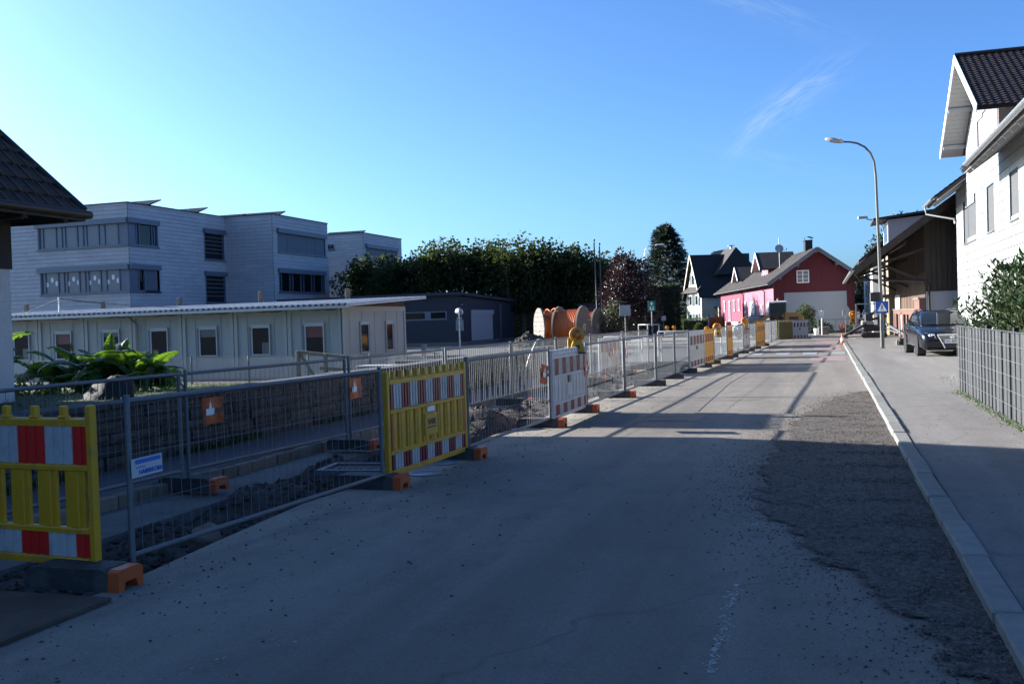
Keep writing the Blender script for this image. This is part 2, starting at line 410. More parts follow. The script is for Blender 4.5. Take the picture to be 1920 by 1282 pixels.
M_road = road_mat('dusty asphalt', (.160, .141, .122), (.30, .265, .21), 1)
speckle(M_road, 120, .13)
M_path = road_mat('footway asphalt', (.085, .085, .09), None, 1)
M_pave = road_mat('pavement asphalt', (.158, .146, .136), None, 1)

speckle(M_path, 120, .14); speckle(M_pave, 120, .14)
edge = [(-4.52, -15), (-4.5, 3), (-4.42, 5.3), (-4.55, 6.6), (-4.68, 8.2), (-4.6, 9.3), (-4.5, 11.4), (-4.62, 13.5), (-4.55, 15.5), (-4.6, 20), (-4.3, 28), (-4.1, 40), (-3.9, 52), (-4.5, 58)]
MB().prism([(.775, -15), (.775, 56), (2.4, 61.5), (30, 61.5), (30, 76.2), (-4, 77.6), (-40, 92), (-40, 61.5)] + edge[::-1], -.40, 0.0, 'xy').build('road', M_road, kind='structure')
MB().prism([(-8.2, -15), (-6.98, -15), (-6.98, 22), (-6.7, 33), (-7.2, 36), (-8.2, 36)], -.40, .0, 'xy').build('path', M_path, kind='structure')
M_fore = mat('dark asphalt', (.030, .030, .032), .9, var=.35, scale=.8, dirt=(.055, .052, .048), dscale=.5, damt=.6, bump=.3)  # forecourt surface, darker than the path
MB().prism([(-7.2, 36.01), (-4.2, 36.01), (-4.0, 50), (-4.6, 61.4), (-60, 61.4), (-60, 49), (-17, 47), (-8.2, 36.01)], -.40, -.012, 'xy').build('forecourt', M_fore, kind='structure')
pave = MB().prism([(.945, -15), (30, -15), (30, 61), (2.2, 61), (.935, 54)], -.40, .065, 'xy').build('pavement', M_pave, kind='structure')

# kerb stones along the right pavement, one by one
M_kerb = mat('granite kerb', (.17, .165, .15), .8, var=.25, scale=8, bump=.5, bscale=80, dirt=(.13, .125, .11), dscale=2.5, damt=.6, rand=.12)
kr = thing('kerb', 'pale granite kerb edging the right hand pavement', 'kerb'); kr['kind'] = 'structure'
del kr['category']
ks = [MB().bbox(-.08, .08, .006, L - .006, -.3, .085, .012) for L in (1.0, 1.22, 1.1)]
kmesh = [(q.build('kerb_stone', M_kerb, kr), L) for q, L in zip(ks, (1.0, 1.22, 1.1))]
y = 2.2; i = 0
while y < 56:
    p, L = kmesh[(i * 7 + 1) % 3]
    o = p if i < 3 and p.location.y == 0 else p.copy()
    if o is not p: C.objects.link(o)
    o.parent = kr
    o.location = (.858 + rng.uniform(-.006, .006), y, rng.uniform(-.008, .006)); o.rotation_euler = (0, rng.uniform(-.01, .01), rng.uniform(-.006, .006))
    y += L + .006; i += 1
# narrow setts edging the footway beyond the trench
M_sett = mat('footway edging setts', (.17, .135, .10), .85, var=.3, scale=9, bump=.5, dirt=(.09, .08, .07), dscale=4, damt=.6, rand=.2)
ek = thing('edging', 'row of small brown edging blocks along the footway', 'edging'); ek['kind'] = 'structure'; del ek['category']
em = [MB().bbox(-.06, .06, .004, .30, -.22, .0, .01).build('edging_block', M_sett, ek), MB().bbox(-.06, .06, .004, .30, -.22, .0, .014).build('edging_block', M_sett, ek)]
for i in range(110):
    o = em[i % 2] if i < 2 else em[i % 2].copy()
    if i > 1: C.objects.link(o)
    yy = 1.0 + i * .306
    o.location = (-6.91 + (.27 * sst(22, 33, yy)) + rng.uniform(-.008, .008), yy, rng.uniform(-.012, .012)); o.rotation_euler = (rng.uniform(-.02, .02), 0, rng.uniform(-.02, .02))
# concrete bed between the edging and the soil
M_bed = mat('damp concrete bed', (.12, .115, .105), .85, var=.25, scale=3, dirt=(.06, .055, .05), dscale=2, damt=.8, bump=.4)
MB().prism([(-6.84, -15), (-6.12, -15), (-6.0, 8), (-6.12, 12), (-6.05, 20), (-5.7, 33), (-6.5, 33), (-6.84, 22)], -.44, -.13, 'xy').build('concrete_bed', M_bed, kind='structure')
# soil of the open trench
def hn(x, y, s, k=0):
    return math.sin(x * s * 1.3 + k) * math.cos(y * s * 1.1 + 1.7 * k) * .5 + math.sin((x + y) * s * 2.1 + 2 * k) * .3 + math.cos((x - 1.3 * y) * s * 3.7 + k) * .2
heaps = [(-5.2, 14.4, 1.0, .50), (-5.3, 16.2, .9, .28), (-5.1, 12.7, .6, .2), (-5.6, 9.2, .55, .18), (-5.5, 7.6, .5, .14), (-5.4, 19.2, .8, .3), (-5.2, 22, 1., .25), (-5.9, 11.0, .4, .22), (-5.5, 27, 1.2, .3)]
def soil_z(x, y):
    z = -.22 + .07 * hn(x, y, 1.6, 1) + .05 * hn(x, y, 4.3, 2) + .03 * hn(x, y, 9.7, 3)
    for a, b, r, h in heaps: z += h * math.exp(-((x - a) ** 2 + (y - b) ** 2) / r ** 2)
    z -= .10 * sst(-4.9, -4.55, x)
    if y > 29: z -= .25
    return z
grid('soil', np.linspace(-6.1, -4.3, 30), np.concatenate([np.linspace(-2, 4, 12), np.linspace(4.2, 34, 260), np.linspace(34.5, 62, 30)]), soil_z, K['soil'], 'stuff')
octa = np.array([[1, 0, 0], [0, 1, 0], [-1, 0, 0], [0, -1, 0], [0, 0, 1], [0, 0, -1]], float)
otri = np.array([[0, 1, 4], [1, 2, 4], [2, 3, 4], [3, 0, 4], [1, 0, 5], [2, 1, 5], [3, 2, 5], [0, 3, 5]])
def pebbles(name, P, S, m, parent=None, kind='stuff', flat=.6):
    P = np.asarray(P); n = len(P); S = np.broadcast_to(S, (n,))
    v = octa[None] * (1 + rng.uniform(-.35, .35, (n, 6, 1))) * S[:, None, None]; v[:, :, 2] *= flat
    a = rng.uniform(0, 2 * PI, n); c, s = np.cos(a)[:, None], np.sin(a)[:, None]
    x = v[:, :, 0] * c - v[:, :, 1] * s; yv = v[:, :, 0] * s + v[:, :, 1] * c
    v = np.stack([x, yv, v[:, :, 2]], -1) + P[:, None, :]
    q = (otri[None] + 6 * np.arange(n)[:, None, None]).reshape(-1, 3)
    return raw_mesh(name, v.reshape(-1, 3), q, m, parent, kind)
xs = rng.uniform(-6.0, -4.6, 5200); ys = 4 + 26 * rng.uniform(0, 1, 5200) ** 1.3
pebbles('clods', [(a, b, soil_z(a, b) + .005) for a, b in zip(xs, ys)], .012 + .05 * rng.uniform(0, 1, 5200) ** 4, K['soil'], flat=.75)
# gravel washed along the right kerb
M_gravel = mat('wet brown gravel', (.062, .050, .042), .92, var=.5, scale=14, bump=.8, bscale=90, dirt=(.085, .076, .067), dscale=1.1, damt=.8)
M_gstone = mat('gravel stones', (.088, .074, .063), .9, var=.55, scale=3)
gb = [(4.3, .74), (4.8, .62), (5.3, .47), (6.1, .16), (6.85, -.02), (7.6, -.32), (8.4, -.52), (9.4, -.62), (10.7, -.70), (12.5, -.62), (14.7, -.50), (16.2, -.40), (17.8, -.12), (19.4, .08), (20.5, .5), (21, .76)]
speckle(M_gravel, 40, .55); speckle(M_gstone, 30, .6)
def gleft(y):
    return float(np.interp(y, [a for a, _ in gb], [b for _, b in gb])) + .07 * math.sin(y * 4.3) * math.sin(y * 1.1) + .035 * math.sin(y * 13.7 + 1) + .02 * math.sin(y * 31)
gyv = np.linspace(4.3, 20.8, 400); gv = []; gcov = []
for yy in gyv:
    a = min(gleft(yy), .77)
    a -= .22
    for k in range(9):
        t = (k / 8) ** 1.5; gcov.append(t * (.778 - a)); gv.append((a + (.778 - a) * t, yy, .004 + .012 * min(1, t * 4) + .006 * hn(t * 9, yy, 6)))
i = np.arange(8)[None, :] + 9 * np.arange(399)[:, None]
gpo = raw_mesh('gravel_patch', gv, np.stack([i, i + 1, i + 10, i + 9], -1).reshape(-1, 4), M_gravel, None, 'stuff', True)
at_ = gpo.data.attributes.new('cover', 'FLOAT', 'POINT'); at_.data.foreach_set('value', np.array(gcov, np.float32))
N = M_gravel.node_tree.nodes; Lk = M_gravel.node_tree.links      # the deposit thins out grain by grain towards the middle of the road
an_ = N.new('ShaderNodeAttribute'); an_.attribute_name = 'cover'; tg = N.new('ShaderNodeTexCoord'); ng = N.new('ShaderNodeTexNoise'); Lk.new(tg.outputs['Object'], ng.inputs['Vector']); ng.inputs['Scale'].default_value = 26; ng.inputs['Detail'].default_value = 6; ng.inputs['Roughness'].default_value = .8
n2_ = N.new('ShaderNodeTexNoise'); Lk.new(tg.outputs['Object'], n2_.inputs['Vector']); n2_.inputs['Scale'].default_value = 3.5; n2_.inputs['Detail'].default_value = 3
def mth(op, a, b):
    m_ = N.new('ShaderNodeMath'); m_.operation = op; m_.use_clamp = False
    for i_, q_ in enumerate((a, b)):
        if isinstance(q_, float): m_.inputs[i_].default_value = q_
        else: Lk.new(q_, m_.inputs[i_])
    return m_.outputs[0]
nn = mth('ADD', mth('MULTIPLY', ng.outputs['Fac'], .75), mth('MULTIPLY', n2_.outputs['Fac'], .55))
cv = mth('SUBTRACT', mth('ADD', mth('MULTIPLY', an_.outputs['Fac'], 1.5), .28), nn)
mr_ = N.new('ShaderNodeMapRange'); Lk.new(cv, mr_.inputs['Value']); mr_.inputs['From Min'].default_value = -.04; mr_.inputs['From Max'].default_value = .05
tb = N.new('ShaderNodeBsdfTransparent'); mxs = N.new('ShaderNodeMixShader'); Lk.new(mr_.outputs[0], mxs.inputs[0]); Lk.new(tb.outputs[0], mxs.inputs[1]); Lk.new(N['Principled BSDF'].outputs[0], mxs.inputs[2]); Lk.new(mxs.outputs[0], N['Material Output'].inputs['Surface'])
P = []; S = []
for _ in range(24000):
    yy = 4.3 + 16.7 * rng.uniform() ** 1.25; a = gleft(yy) - .1; t = rng.uniform() ** .8
    if rng.uniform() > .06 + ((.78 - a) * t / .5) ** 1.3: continue
    P.append((a + (.78 - a) * t, yy, .016)); S.append(.005 + .014 * rng.uniform() ** 3)
for _ in range(6500):
    yy = 4.2 + 17 * rng.uniform(); a = gleft(yy) - abs(rng.normal(0, .20 + .25 * rng.uniform())); P.append((a, yy, .003)); S.append(.0025 + .009 * rng.uniform() ** 4)
pebbles('gravel', P, np.array(S), M_gstone)
P = []; S = []
for _ in range(9000):
    yy = 3.6 + 26 * rng.uniform() ** 1.3; xx = -4.5 + abs(rng.normal(0, .8))
    if rng.uniform() > .25 + .75 * (.5 + .5 * hn(xx, yy, 1.9, 4)) ** 2: continue
    P.append((xx, yy, .003)); S.append(.002 + .013 * rng.uniform() ** 7)
for _ in range(500):
    P.append((rng.uniform(-4.2, .6), 3.6 + 30 * rng.uniform() ** 1.5, .003)); S.append(.003 + .008 * rng.uniform() ** 5)
for _ in range(700):
    P.append((rng.uniform(1.0, 2.3), 5 + 25 * rng.uniform(), .068)); S.append(.003 + .007 * rng.uniform() ** 4)
pebbles('loose_grit', P, np.array(S), K['stones'])
# chalky paint marks left on the road
M_chalk = mat('worn white paint', (.36, .345, .33), .8, var=.2, scale=20)
fl = MB()
def flecks(p, q, n, w):
    for _ in range(n):
        t = rng.uniform(); x = p[0] + (q[0] - p[0]) * t + rng.normal(0, w); yy = p[1] + (q[1] - p[1]) * t
        a = .002 + .009 * rng.uniform() ** 2; b = .003 + .015 * rng.uniform() ** 2; th = rng.uniform(-.5, .5)
        c, s = math.cos(th), math.sin(th)
        fl.add([(x + c * u - s * v, yy + s * u + c * v, .0026 + len(fl.f) * 4e-6) for u, v in ((-a, -b), (a, -b * .6), (a * .8, b), (-a * .9, b * .7))], [(0, 1, 2, 3)])
p0, p1 = onz(1380, 1095), onz(1330, 1262)
flecks(p0, p1, 230, .018); flecks(onz(1428, 958), onz(1416, 990), 40, .02)
flecks(onz(545, 1195), onz(300, 1275), 16, .04); flecks(onz(740, 1000), onz(600, 1040), 10, .03)
fl.build('paint_mark', M_chalk, kind='structure')
# crossing blocks and faded red lane surface
M_zebra = mat('worn zebra paint', (.225, .225, .22), .7, var=.15, scale=3, dirt=(.14, .14, .14), dscale=3, damt=.8)
zb = MB()
for k in range(5):
    x = -3.95 + k * 1.02; zb.add([(x, 39.1, .009), (x + .55, 39.1, .009), (x + .55, 41.3, .009), (x, 41.3, .009)], [(0, 1, 2, 3)])
for k in range(3):
    x = -3.9 + k * 1.0; zb.add([(x, 44.5, .009), (x + .5, 44.5, .009), (x + .5, 46.0, .009), (x, 46.0, .009)], [(0, 1, 2, 3)])
zb.build('crossing_markings', M_zebra, kind='structure')
M_pink = mat('faded red lane coating', (.20, .135, .13), .85, var=.15, scale=.8, dirt=(.15, .13, .12), dscale=.5, damt=.9, stretch=(1, .4, 1))
pk = MB()
for a, b in ((33.8, 37.6), (41.6, 50.5), (51.6, 59)): pk.add([(-.50, a, .005), (.62, a, .005), (.62, b, .005), (-.56, b, .005)], [(0, 1, 2, 3)])
pk.add([(-3.0, 62.0, .005), (.4, 62.0, .005), (.2, 65.5, .005), (-4.5, 65.2, .005)], [(0, 1, 2, 3)])
pk.build('lane_coating', M_pink, kind='structure')
# tarred seams and a patched reinstatement in the road
M_tar = mat('tar seam', (.03, .03, .032), .6, var=.2)
tr = MB()
def strip(pts, w):
    for a, b in zip(pts[:-1], pts[1:]):
        d = Vector((b[0] - a[0], b[1] - a[1], 0)).normalized(); n_ = Vector((-d.y, d.x, 0)) * w / 2
        tr.add([(a[0] - n_.x, a[1] - n_.y, .0025), (b[0] - n_.x, b[1] - n_.y, .0025), (b[0] + n_.x, b[1] + n_.y, .0025), (a[0] + n_.x, a[1] + n_.y, .0025)], [(0, 1, 2, 3)])
for yy, x0, x1 in ((19.9, -3.6, .3), (24.4, -3.6, -.6), (29.5, -3.4, .2), (32.6, -3.2, .3)):
    strip([(x0 + (x1 - x0) * k / 6, yy + .04 * math.sin(k * 2.1 + yy), 0) for k in range(7)], .028)
strip([(-2.1, 17, 0), (-2.2, 24, 0), (-2.0, 31, 0), (-2.15, 38, 0)], .02)
tr.build('tar_seams', M_tar, kind='structure')

# lawn behind the garden wall
M_lawn = mat('lawn', (.028, .045, .013), .95, var=.35, scale=2.2, bump=.6, bscale=60, dirt=(.05, .048, .02), dscale=1.2, damt=.6)
grid('lawn', np.linspace(-30, -8.56, 44), np.linspace(-4, 31.5, 60), lambda x, y: ground_z(x, y) + .03, M_lawn, 'structure')
n = 26000; xs = -8.6 - 16 * rng.uniform(0, 1, n) ** 1.3; ys = rng.uniform(9, 31, n)
A = np.stack([rng.normal(0, .35, n), rng.normal(0, .35, n), np.ones(n)], -1)
leaves('grass', [(a, b, ground_z(a, b) + .03) for a, b in zip(xs, ys)], A, rng.uniform(.03, .08, n), rng.uniform(.006, .014, n), K['grass'], None, 'stuff')
M_verge = mat('verge grass', (.06, .10, .025), .95, var=.3, scale=2)
MB().prism([(-1.8, 76.4), (14, 75.9), (14, 80), (-1.8, 80)], -.2, .02, 'xy').build('grass_verge', M_verge, kind='structure')
n = 2600
leaves('verge_grass', np.stack([rng.uniform(-1.7, 8, n), rng.uniform(76.5, 78, n), np.full(n, .02)], -1), np.stack([rng.normal(0, .3, n), rng.normal(0, .3, n), np.ones(n)], -1), rng.uniform(.08, .2, n), .03, K['grass'], None, 'stuff')
# rough gravel strip and weeds at the foot of the slatted fence
P = []; S = []
for _ in range(2600):
    yy = 13 + 12 * rng.uniform(); P.append((rng.uniform(2.28, 2.62) + (.5 * rng.uniform() if yy > 20.6 else 0), yy, .068)); S.append(.006 + .018 * rng.uniform() ** 3)
pebbles('gravel_strip', P, np.array(S), mat('pale gravel', (.22, .21, .19), .9, var=.4, scale=5))
n = 500; yy = rng.uniform(13.5, 20, n)
leaves('weeds', np.stack([2.30 + rng.normal(0, .05, n), yy, np.full(n, .07)], -1), np.stack([rng.normal(0, .8, n), rng.normal(0, .8, n), np.full(n, .8)], -1), rng.uniform(.03, .09, n), .012, K['grass'], None, 'stuff')
n = 1500; yy = 8 + 18 * rng.uniform(0, 1, n); yy = yy[np.sin(yy * 1.7) + .4 * np.sin(yy * 5) > .1]; n = len(yy)
leaves('weeds', np.stack([-8.17 + np.abs(rng.normal(0, .05, n)), yy, np.full(n, .0)], -1), np.stack([rng.normal(.5, .6, n), rng.normal(0, .7, n), np.full(n, 1.)], -1), rng.uniform(.05, .22, n), .03, leafmat('weed', (.03, .055, .015)), None, 'stuff')
# round valve caps set into the road
M_cap = mat('valve cap iron', (.10, .12, .15), .5, .5, var=.2, scale=20, dirt=(.2, .19, .17), dscale=8, damt=.6)
for k, (px, py, r, lab) in enumerate(((800, 888, .20, 'largest and nearest round iron cap set in the road by the yellow barricade'), (832, 869, .15, 'middle one of three round iron caps beside the yellow barricade'), (846, 862, .12, 'smallest, farthest of three round iron caps beside the yellow barricade'))):
    p = onz(px, py); o = MB().lathe([(r, .002), (r, .010), (r * .86, .010), (r * .84, .007), (0.001, .0075)], 28).build('valve_cap', M_cap)
    o.location = (p.x, p.y, 0); tag(o, lab, 'valve cap', 'iron caps in the road')
# rusty steel plate over the trench at the corner
M_steel = mat('rusty road plate', (.055, .040, .032), .7, .3, var=.3, scale=5, dirt=(.11, .09, .075), dscale=3, damt=.7, bump=.2)
o = MB().bbox(-8.2, -4.2, 3.0, 5.02, 0.004, .03, .004).build('road_plate', M_steel); tag(o, 'brown rusty steel plate covering the trench at the bottom left corner', 'steel plate')
# ------------------------------------------------------------------ left: garden wall, house, school, containers, garage
# stone garden wall: every stone of the nearer length is a part
M_ston = mat('rough wall stone', (.052, .045, .038), .95, var=.4, scale=5, bump=1.0, bscale=25, dirt=(.022, .025, .02), dscale=3, damt=.7, rand=.3)
M_cap2 = mat('dark wall coping', (.034, .034, .037), .85, var=.3, scale=3, bump=.4, dirt=(.06, .06, .055), dscale=2, damt=.5)
gw = thing('garden_wall', 'low rough stone garden wall with dark coping beside the footway', 'wall', (-8.25, 4, 0))
MB().box(-.32, -.05, 0, 27, -.4, .74).build('wall_core', M_ston, gw)
def stone_mb(L, h, seed):
    r = random.Random(seed); q = MB(); nx, nz = 3, 2; v = []
    for j in range(nz + 1):
        for i in range(nx + 1):
            e = i in (0, nx) or j in (0, nz)
            v.append(((.015 if e else .055) + r.uniform(-.012, .014), L * i / nx + (r.uniform(-.015, .015) if 0 < i < nx else 0) + (.008 if i == 0 else -.008 if i == nx else 0), h * j / nz + (.006 if j == 0 else -.006 if j == nz else 0)))
    f = [(j * (nx + 1) + i, j * (nx + 1) + i + 1, (j + 1) * (nx + 1) + i + 1, (j + 1) * (nx + 1) + i) for j in range(nz) for i in range(nx)]
    q.add(v, f)
    b = [(i) for i in range(nx + 1)] + [j * (nx + 1) + nx for j in range(1, nz + 1)] + [nz * (nx + 1) + i for i in range(nx - 1, -1, -1)] + [j * (nx + 1) for j in range(nz - 1, 0, -1)]
    bv = [v[k] for k in b]; bk = [(-.05, p[1], p[2]) for p in bv]; m_ = len(bv)
    q.add(bv + bk, [(k, (k + 1) % m_, m_ + (k + 1) % m_, m_ + k) for k in range(m_)])
    return q
protos = [[stone_mb(L, h, 10 * i + j).build('stone', M_ston, gw) for j in range(2)] for i, (L, h) in enumerate(((.30, .15), (.42, .15), (.56, .15), (.36, .17), (.48, .13)))]
Ls = (.30, .42, .56, .36, .48); used = set(); z = -.02; cnt = 0
rest = MB()
for row, (h, opts) in enumerate(((.17, (3,)), (.15, (0, 1, 2)), (.13, (4,)), (.15, (0, 1, 2)), (.15, (0, 1, 2)))):
    y = rng.uniform(-.2, 0)
    while y < 27:
        i = int(rng.choice(opts)); j = int(rng.integers(2)); p = protos[i][j]; sc = rng.uniform(.85, 1.2)
        if 3.6 < y < 21 and cnt < 286:
            if (i, j) in used: o = p.copy(); C.objects.link(o)
            else: o = p; used.add((i, j))
            o.location = (rng.uniform(-.02, .02), y, z); o.scale = (1, sc, 1); o.rotation_euler = (0, 0, rng.uniform(-.02, .02)); cnt += 1
        else: rest.add([(vx, vy * sc + y, vz + z) for vx, vy, vz in [tuple(q.co) for q in p.data.vertices]], [tuple(f.vertices) for f in p.data.polygons])
        y += Ls[i] * sc
    z += h
rest.build('stonework', M_ston, gw, 'stuff')
yy = 0
for k in range(23):
    L = 1.18; MB().bbox(-.40, .07, yy + .004, yy + L - .004, .725 + rng.uniform(0, .012), .80 + rng.uniform(-.008, .01), .012).build('coping_stone', M_cap2, gw); yy += L

# ---- left house: hipped tiled roof, white roughcast wall
M_rough = mat('white roughcast', (.45, .45, .45), .95, var=.08, scale=20, bump=1.0, bscale=45, dirt=(.3, .3, .29), dscale=2, damt=.3)
M_dwood = mat('dark brown timber', (.022, .015, .011), .85, var=.35, scale=3, stretch=(4, 4, .6), bump=.4)
ev = ony(160, 400, 14.3); wc = ony(22, 600, 13.6); RT_ = 1.1771; HIPK = .6; RUN = 7.6
lh = thing('house', 'house with white roughcast wall and dark tiled roof cut by the left edge', 'house', (wc.x, wc.y, .3))
ox, oy, ez = ev.x - wc.x, ev.y - wc.y, ev.z - .3                      # eave corner in the house's coordinates
MB().box(-13, 0, -24, 0, -.6, ez - .05).build('wall', M_rough, lh)
MB().box(-13.02, .03, -.9, .03, ez - .95, ez - .06).build('eave_cladding', M_dwood, lh)
th = math.atan(RT_); sl_ = RUN / math.cos(th); xr_ = ox - RUN; yr = oy - HIPK * RUN; zr_ = ez + RT_ * RUN; xl = ox - 2 * RUN; YB_ = -26
rf = MB()
def slab(q, poly, t=.14):
    n_ = len(poly); q.add([Vector(p) for p in poly] + [Vector(p) - Vector((0, 0, t)) for p in poly], [tuple(range(n_)), tuple(range(2 * n_ - 1, n_ - 1, -1))] + [(k, k + n_, (k + 1) % n_ + n_, (k + 1) % n_) for k in range(n_)])
slab(rf, [(ox, YB_, ez), (ox, oy, ez), (xr_, yr, zr_), (xr_, YB_, zr_)]); slab(rf, [(xl, YB_, ez), (xr_, YB_, zr_), (xr_, yr, zr_), (xl, oy, ez)]); slab(rf, [(ox, oy, ez), (xl, oy, ez), (xr_, yr, zr_)])
roof = rf.build('roof', K['darkroof'], lh)
MB().tube([(ox + .06, oy + .02, ez - .03), (ox + .06, -26, ez - .03)], .07, 8).tube([(ox + .06, oy + .06, ez - .03), (xl, oy + .06, ez - .03)], .07, 8).build('gutter', mat('dark gutter', (.02, .02, .022), .5, .3), lh)
for k in range(7): MB().box(.0, ox - .02, oy - .5 - k * .9, oy - .4 - k * .9, ez - .20, ez - .145).build('rafter_end', M_dwood, lh)
T = Matrix.Translation((ox, oy, ez)) @ Matrix.Rotation(PI, 4, 'Z') @ Matrix.Rotation(-th, 4, 'Y')      # local x up the slope, y towards the camera
def tile_mb(w=.30, L=.40):
    q = MB(); prof = [(0, .012), (.04, .03), (.10, .006), (.16, 0), (.22, .008), (.27, .032), (.30, .034)]
    v = []
    for (a, h) in prof: v.append((-.02, a, h + .040))
    for (a, h) in prof: v.append((L, a, h + .004))
    for (a, h) in prof: v.append((-.02, a, h + .008))
    n_ = len(prof); f = [(i, i + 1, n_ + i + 1, n_ + i) for i in range(n_ - 1)] + [(2 * n_ + i, 2 * n_ + i + 1, i + 1, i) for i in range(n_ - 1)]
    f += [(0, n_, 2 * n_), (n_ - 1, 3 * n_ - 1, 2 * n_ - 1)]
    return q.add(v, f, 0, True)
tl = tile_mb(); tm = tl.build('tile', K['darkroof'], roof); first = True
bulk = MB(); pitch = .345; cnt_ = 0
for r_ in range(int(sl_ / pitch)):
    y0 = HIPK * (r_ * pitch - .03) * math.cos(th)
    for c_ in range(18):
        Tt = T @ Matrix.Translation((r_ * pitch - .03, y0 + c_ * .30, 0))
        if c_ < 16 and r_ < 16 and cnt_ < 280:
            if first: o = tm; first = False
            else: o = tm.copy(); C.objects.link(o)
            o.parent = roof; o.matrix_local = Tt @ Matrix.Rotation(rng.uniform(-.012, .012), 4, 'Z'); cnt_ += 1
        else: bulk.add(tl.v, tl.f, 0, True, Tt)
bulk.build('roof_tiling', K['darkroof'], roof, 'stuff')
MB().tube([Vector((ox, oy, ez + .05)), Vector((xr_, yr, zr_ + .05))], .055, 8).build('hip_tiles', K['darkroof'], roof)

# ---- school: three stepped volumes with lapped cladding and ribbon windows
M_clad = mat('pale fibre cement cladding', (.40, .41, .435), .75, var=.08, scale=.5, dirt=(.26, .26, .265), dscale=.6, damt=.4, stretch=(1, 1, 2.0), bump=.1)
def add_joints(m, bw=1.2, bh=.305, dark=.62):
    """hairline butt joints between cladding sheets"""
    N = m.node_tree.nodes; Lk = m.node_tree.links; b = N['Principled BSDF']; last = b.inputs['Base Color'].links[0].from_socket
    uv = N.new('ShaderNodeUVMap'); br = N.new('ShaderNodeTexBrick'); Lk.new(uv.outputs[0], br.inputs['Vector'])
    br.inputs['Scale'].default_value = 1; br.inputs['Brick Width'].default_value = bw; br.inputs['Row Height'].default_value = bh; br.inputs['Mortar Size'].default_value = .012
    br.inputs['Color1'].default_value = (1, 1, 1, 1); br.inputs['Color2'].default_value = (.88, .88, .88, 1); br.inputs['Mortar'].default_value = (dark, dark, dark, 1)
    x = N.new('ShaderNodeMixRGB'); x.blend_type = 'MULTIPLY'; x.inputs['Fac'].default_value = 1; Lk.new(last, x.inputs['Color1']); Lk.new(br.outputs[0], x.inputs['Color2']); Lk.new(x.outputs[0], b.inputs['Base Color'])
add_joints(M_clad)
def lapped(name, p, q, z0, z1, m, parent, holes=(), ch=.305, lap=.035, nrm=None, kind='stuff'):
    """wall of lapped courses from p to q (2D), seen from its right-hand side, with rectangular openings (u0,u1,z0,z1)"""
    p, q = Vector((p[0], p[1], 0)), Vector((q[0], q[1], 0)); d = q - p; Lw = d.length; d.normalize(); n_ = Vector((d.y, -d.x, 0))
    zs = set(); z = z0
    while z < z1: zs.add(round(z, 4)); z += ch
    zs.add(z1)
    for h in holes: zs.add(h[2]); zs.add(h[3])
    zs = sorted(v for v in zs if z0 <= v <= z1); V = []; F = []; UVs = []
    def off(z, top): 
        t = ((z - z0) / ch) % 1.0
        if top and t < 1e-3: t = 1.0
        if not top and t > .999: t = 0.0
        return lap * (1 - t) + .002
    for a, b in zip(zs[:-1], zs[1:]):
        if b - a < 1e-3: continue
        cuts = [(0, Lw)]
        for h in holes:
            if h[2] < b - 1e-4 and h[3] > a + 1e-4:
                new = []
                for s, e in cuts:
                    if h[0] > s: new.append((s, min(e, h[0])))
                    if h[1] < e: new.append((max(s, h[1]), e))
                cuts = [c for c in new if c[1] - c[0] > 1e-3]
        for s, e in cuts:
            o = len(V); oa, ob = off(a, False), off(b, True)
            for (u, zz, of) in ((s, a, oa), (e, a, oa), (e, b, ob), (s, b, ob), (s, a, -.02), (e, a, -.02)):
                V.append(p + d * u + n_ * of + Vector((0, 0, zz))); UVs.append((u, zz - z0))
            F.append((o, o + 1, o + 2, o + 3)); F.append((o + 4, o + 5, o + 1, o))
    ob_ = raw_mesh(name, [tuple(x) for x in V], F, m, parent, kind)
    uvl = ob_.data.uv_layers.new(name='UVMap'); li = np.array([l.vertex_index for l in ob_.data.loops]); uvl.data.foreach_set('uv', np.array(UVs, np.float32)[li].ravel())
    return ob_
def wall_frame(p, q):
    p, q = Vector((p[0], p[1], 0)), Vector((q[0], q[1], 0)); d = (q - p).normalized(); n_ = Vector((d.y, -d.x, 0))
    return Matrix(((d.x, n_.x, 0, p.x), (d.y, n_.y, 0, p.y), (0, 0, 1, 0), (0, 0, 0, 1)))   # local x along wall, y outwards, z up
ROOF = 11.25
V1 = (-49.1, 62.0)
def at_height(px, py, z): d = ray(px, py); return EYEP + d * ((z - EYE) / d.z)
v2 = at_height(509, 402, ROOF); v3 = at_height(680, 437, ROOF)
V2 = (v2.x, v2.y); V3 = (v3.x, v3.y)
sc = thing('school_building', 'stepped three storey school clad in pale lapped panels with ribbon windows', 'school', (0, 0, 0))
end3 = onx(752, 450, V3[0]); V2E = onx(613, 422, V2[0]).y
# cores sit 5 cm behind the cladding
cb = MB(); cb.box(-74, V1[0] - .2, V1[1] + .2, V2[1] + 12, -.5, ROOF - .02); cb.box(V1[0] - 10, V2[0] - .2, V2[1] + .2, V2E - .05, -.5, ROOF - .025); cb.box(V2[0] - 14, V3[0] - .2, V3[1] + .2, end3.y - .05, -.5, ROOF - .03)
cb.build('core', mat('dark sheathing', (.05, .055, .06), .9), sc)
def u_on(wp, wq, px, py):
    """distance along a wall of the point seen at px,py"""
    p, q = Vector(wp), Vector(wq); d = (q - p).normalized(); n_ = Vector((d.y, -d.x)); r_ = ray(px, py); t = (p - Vector((EYEP.x, EYEP.y))).dot(n_) / Vector((r_.x, r_.y)).dot(n_)
    w = EYEP + r_ * t; return (Vector((w.x, w.y)) - p).dot(d), w.z
W1f = ((-74, V1[1]), V1); W1s = (V1, (V1[0], V2[1])); W2f = ((V1[0], V2[1]), V2); W2s = (V2, (V2[0], V2E)); W3f = ((V2[0] - 13, V3[1]), V3); W3s = (V3, (V3[0], end3.y))
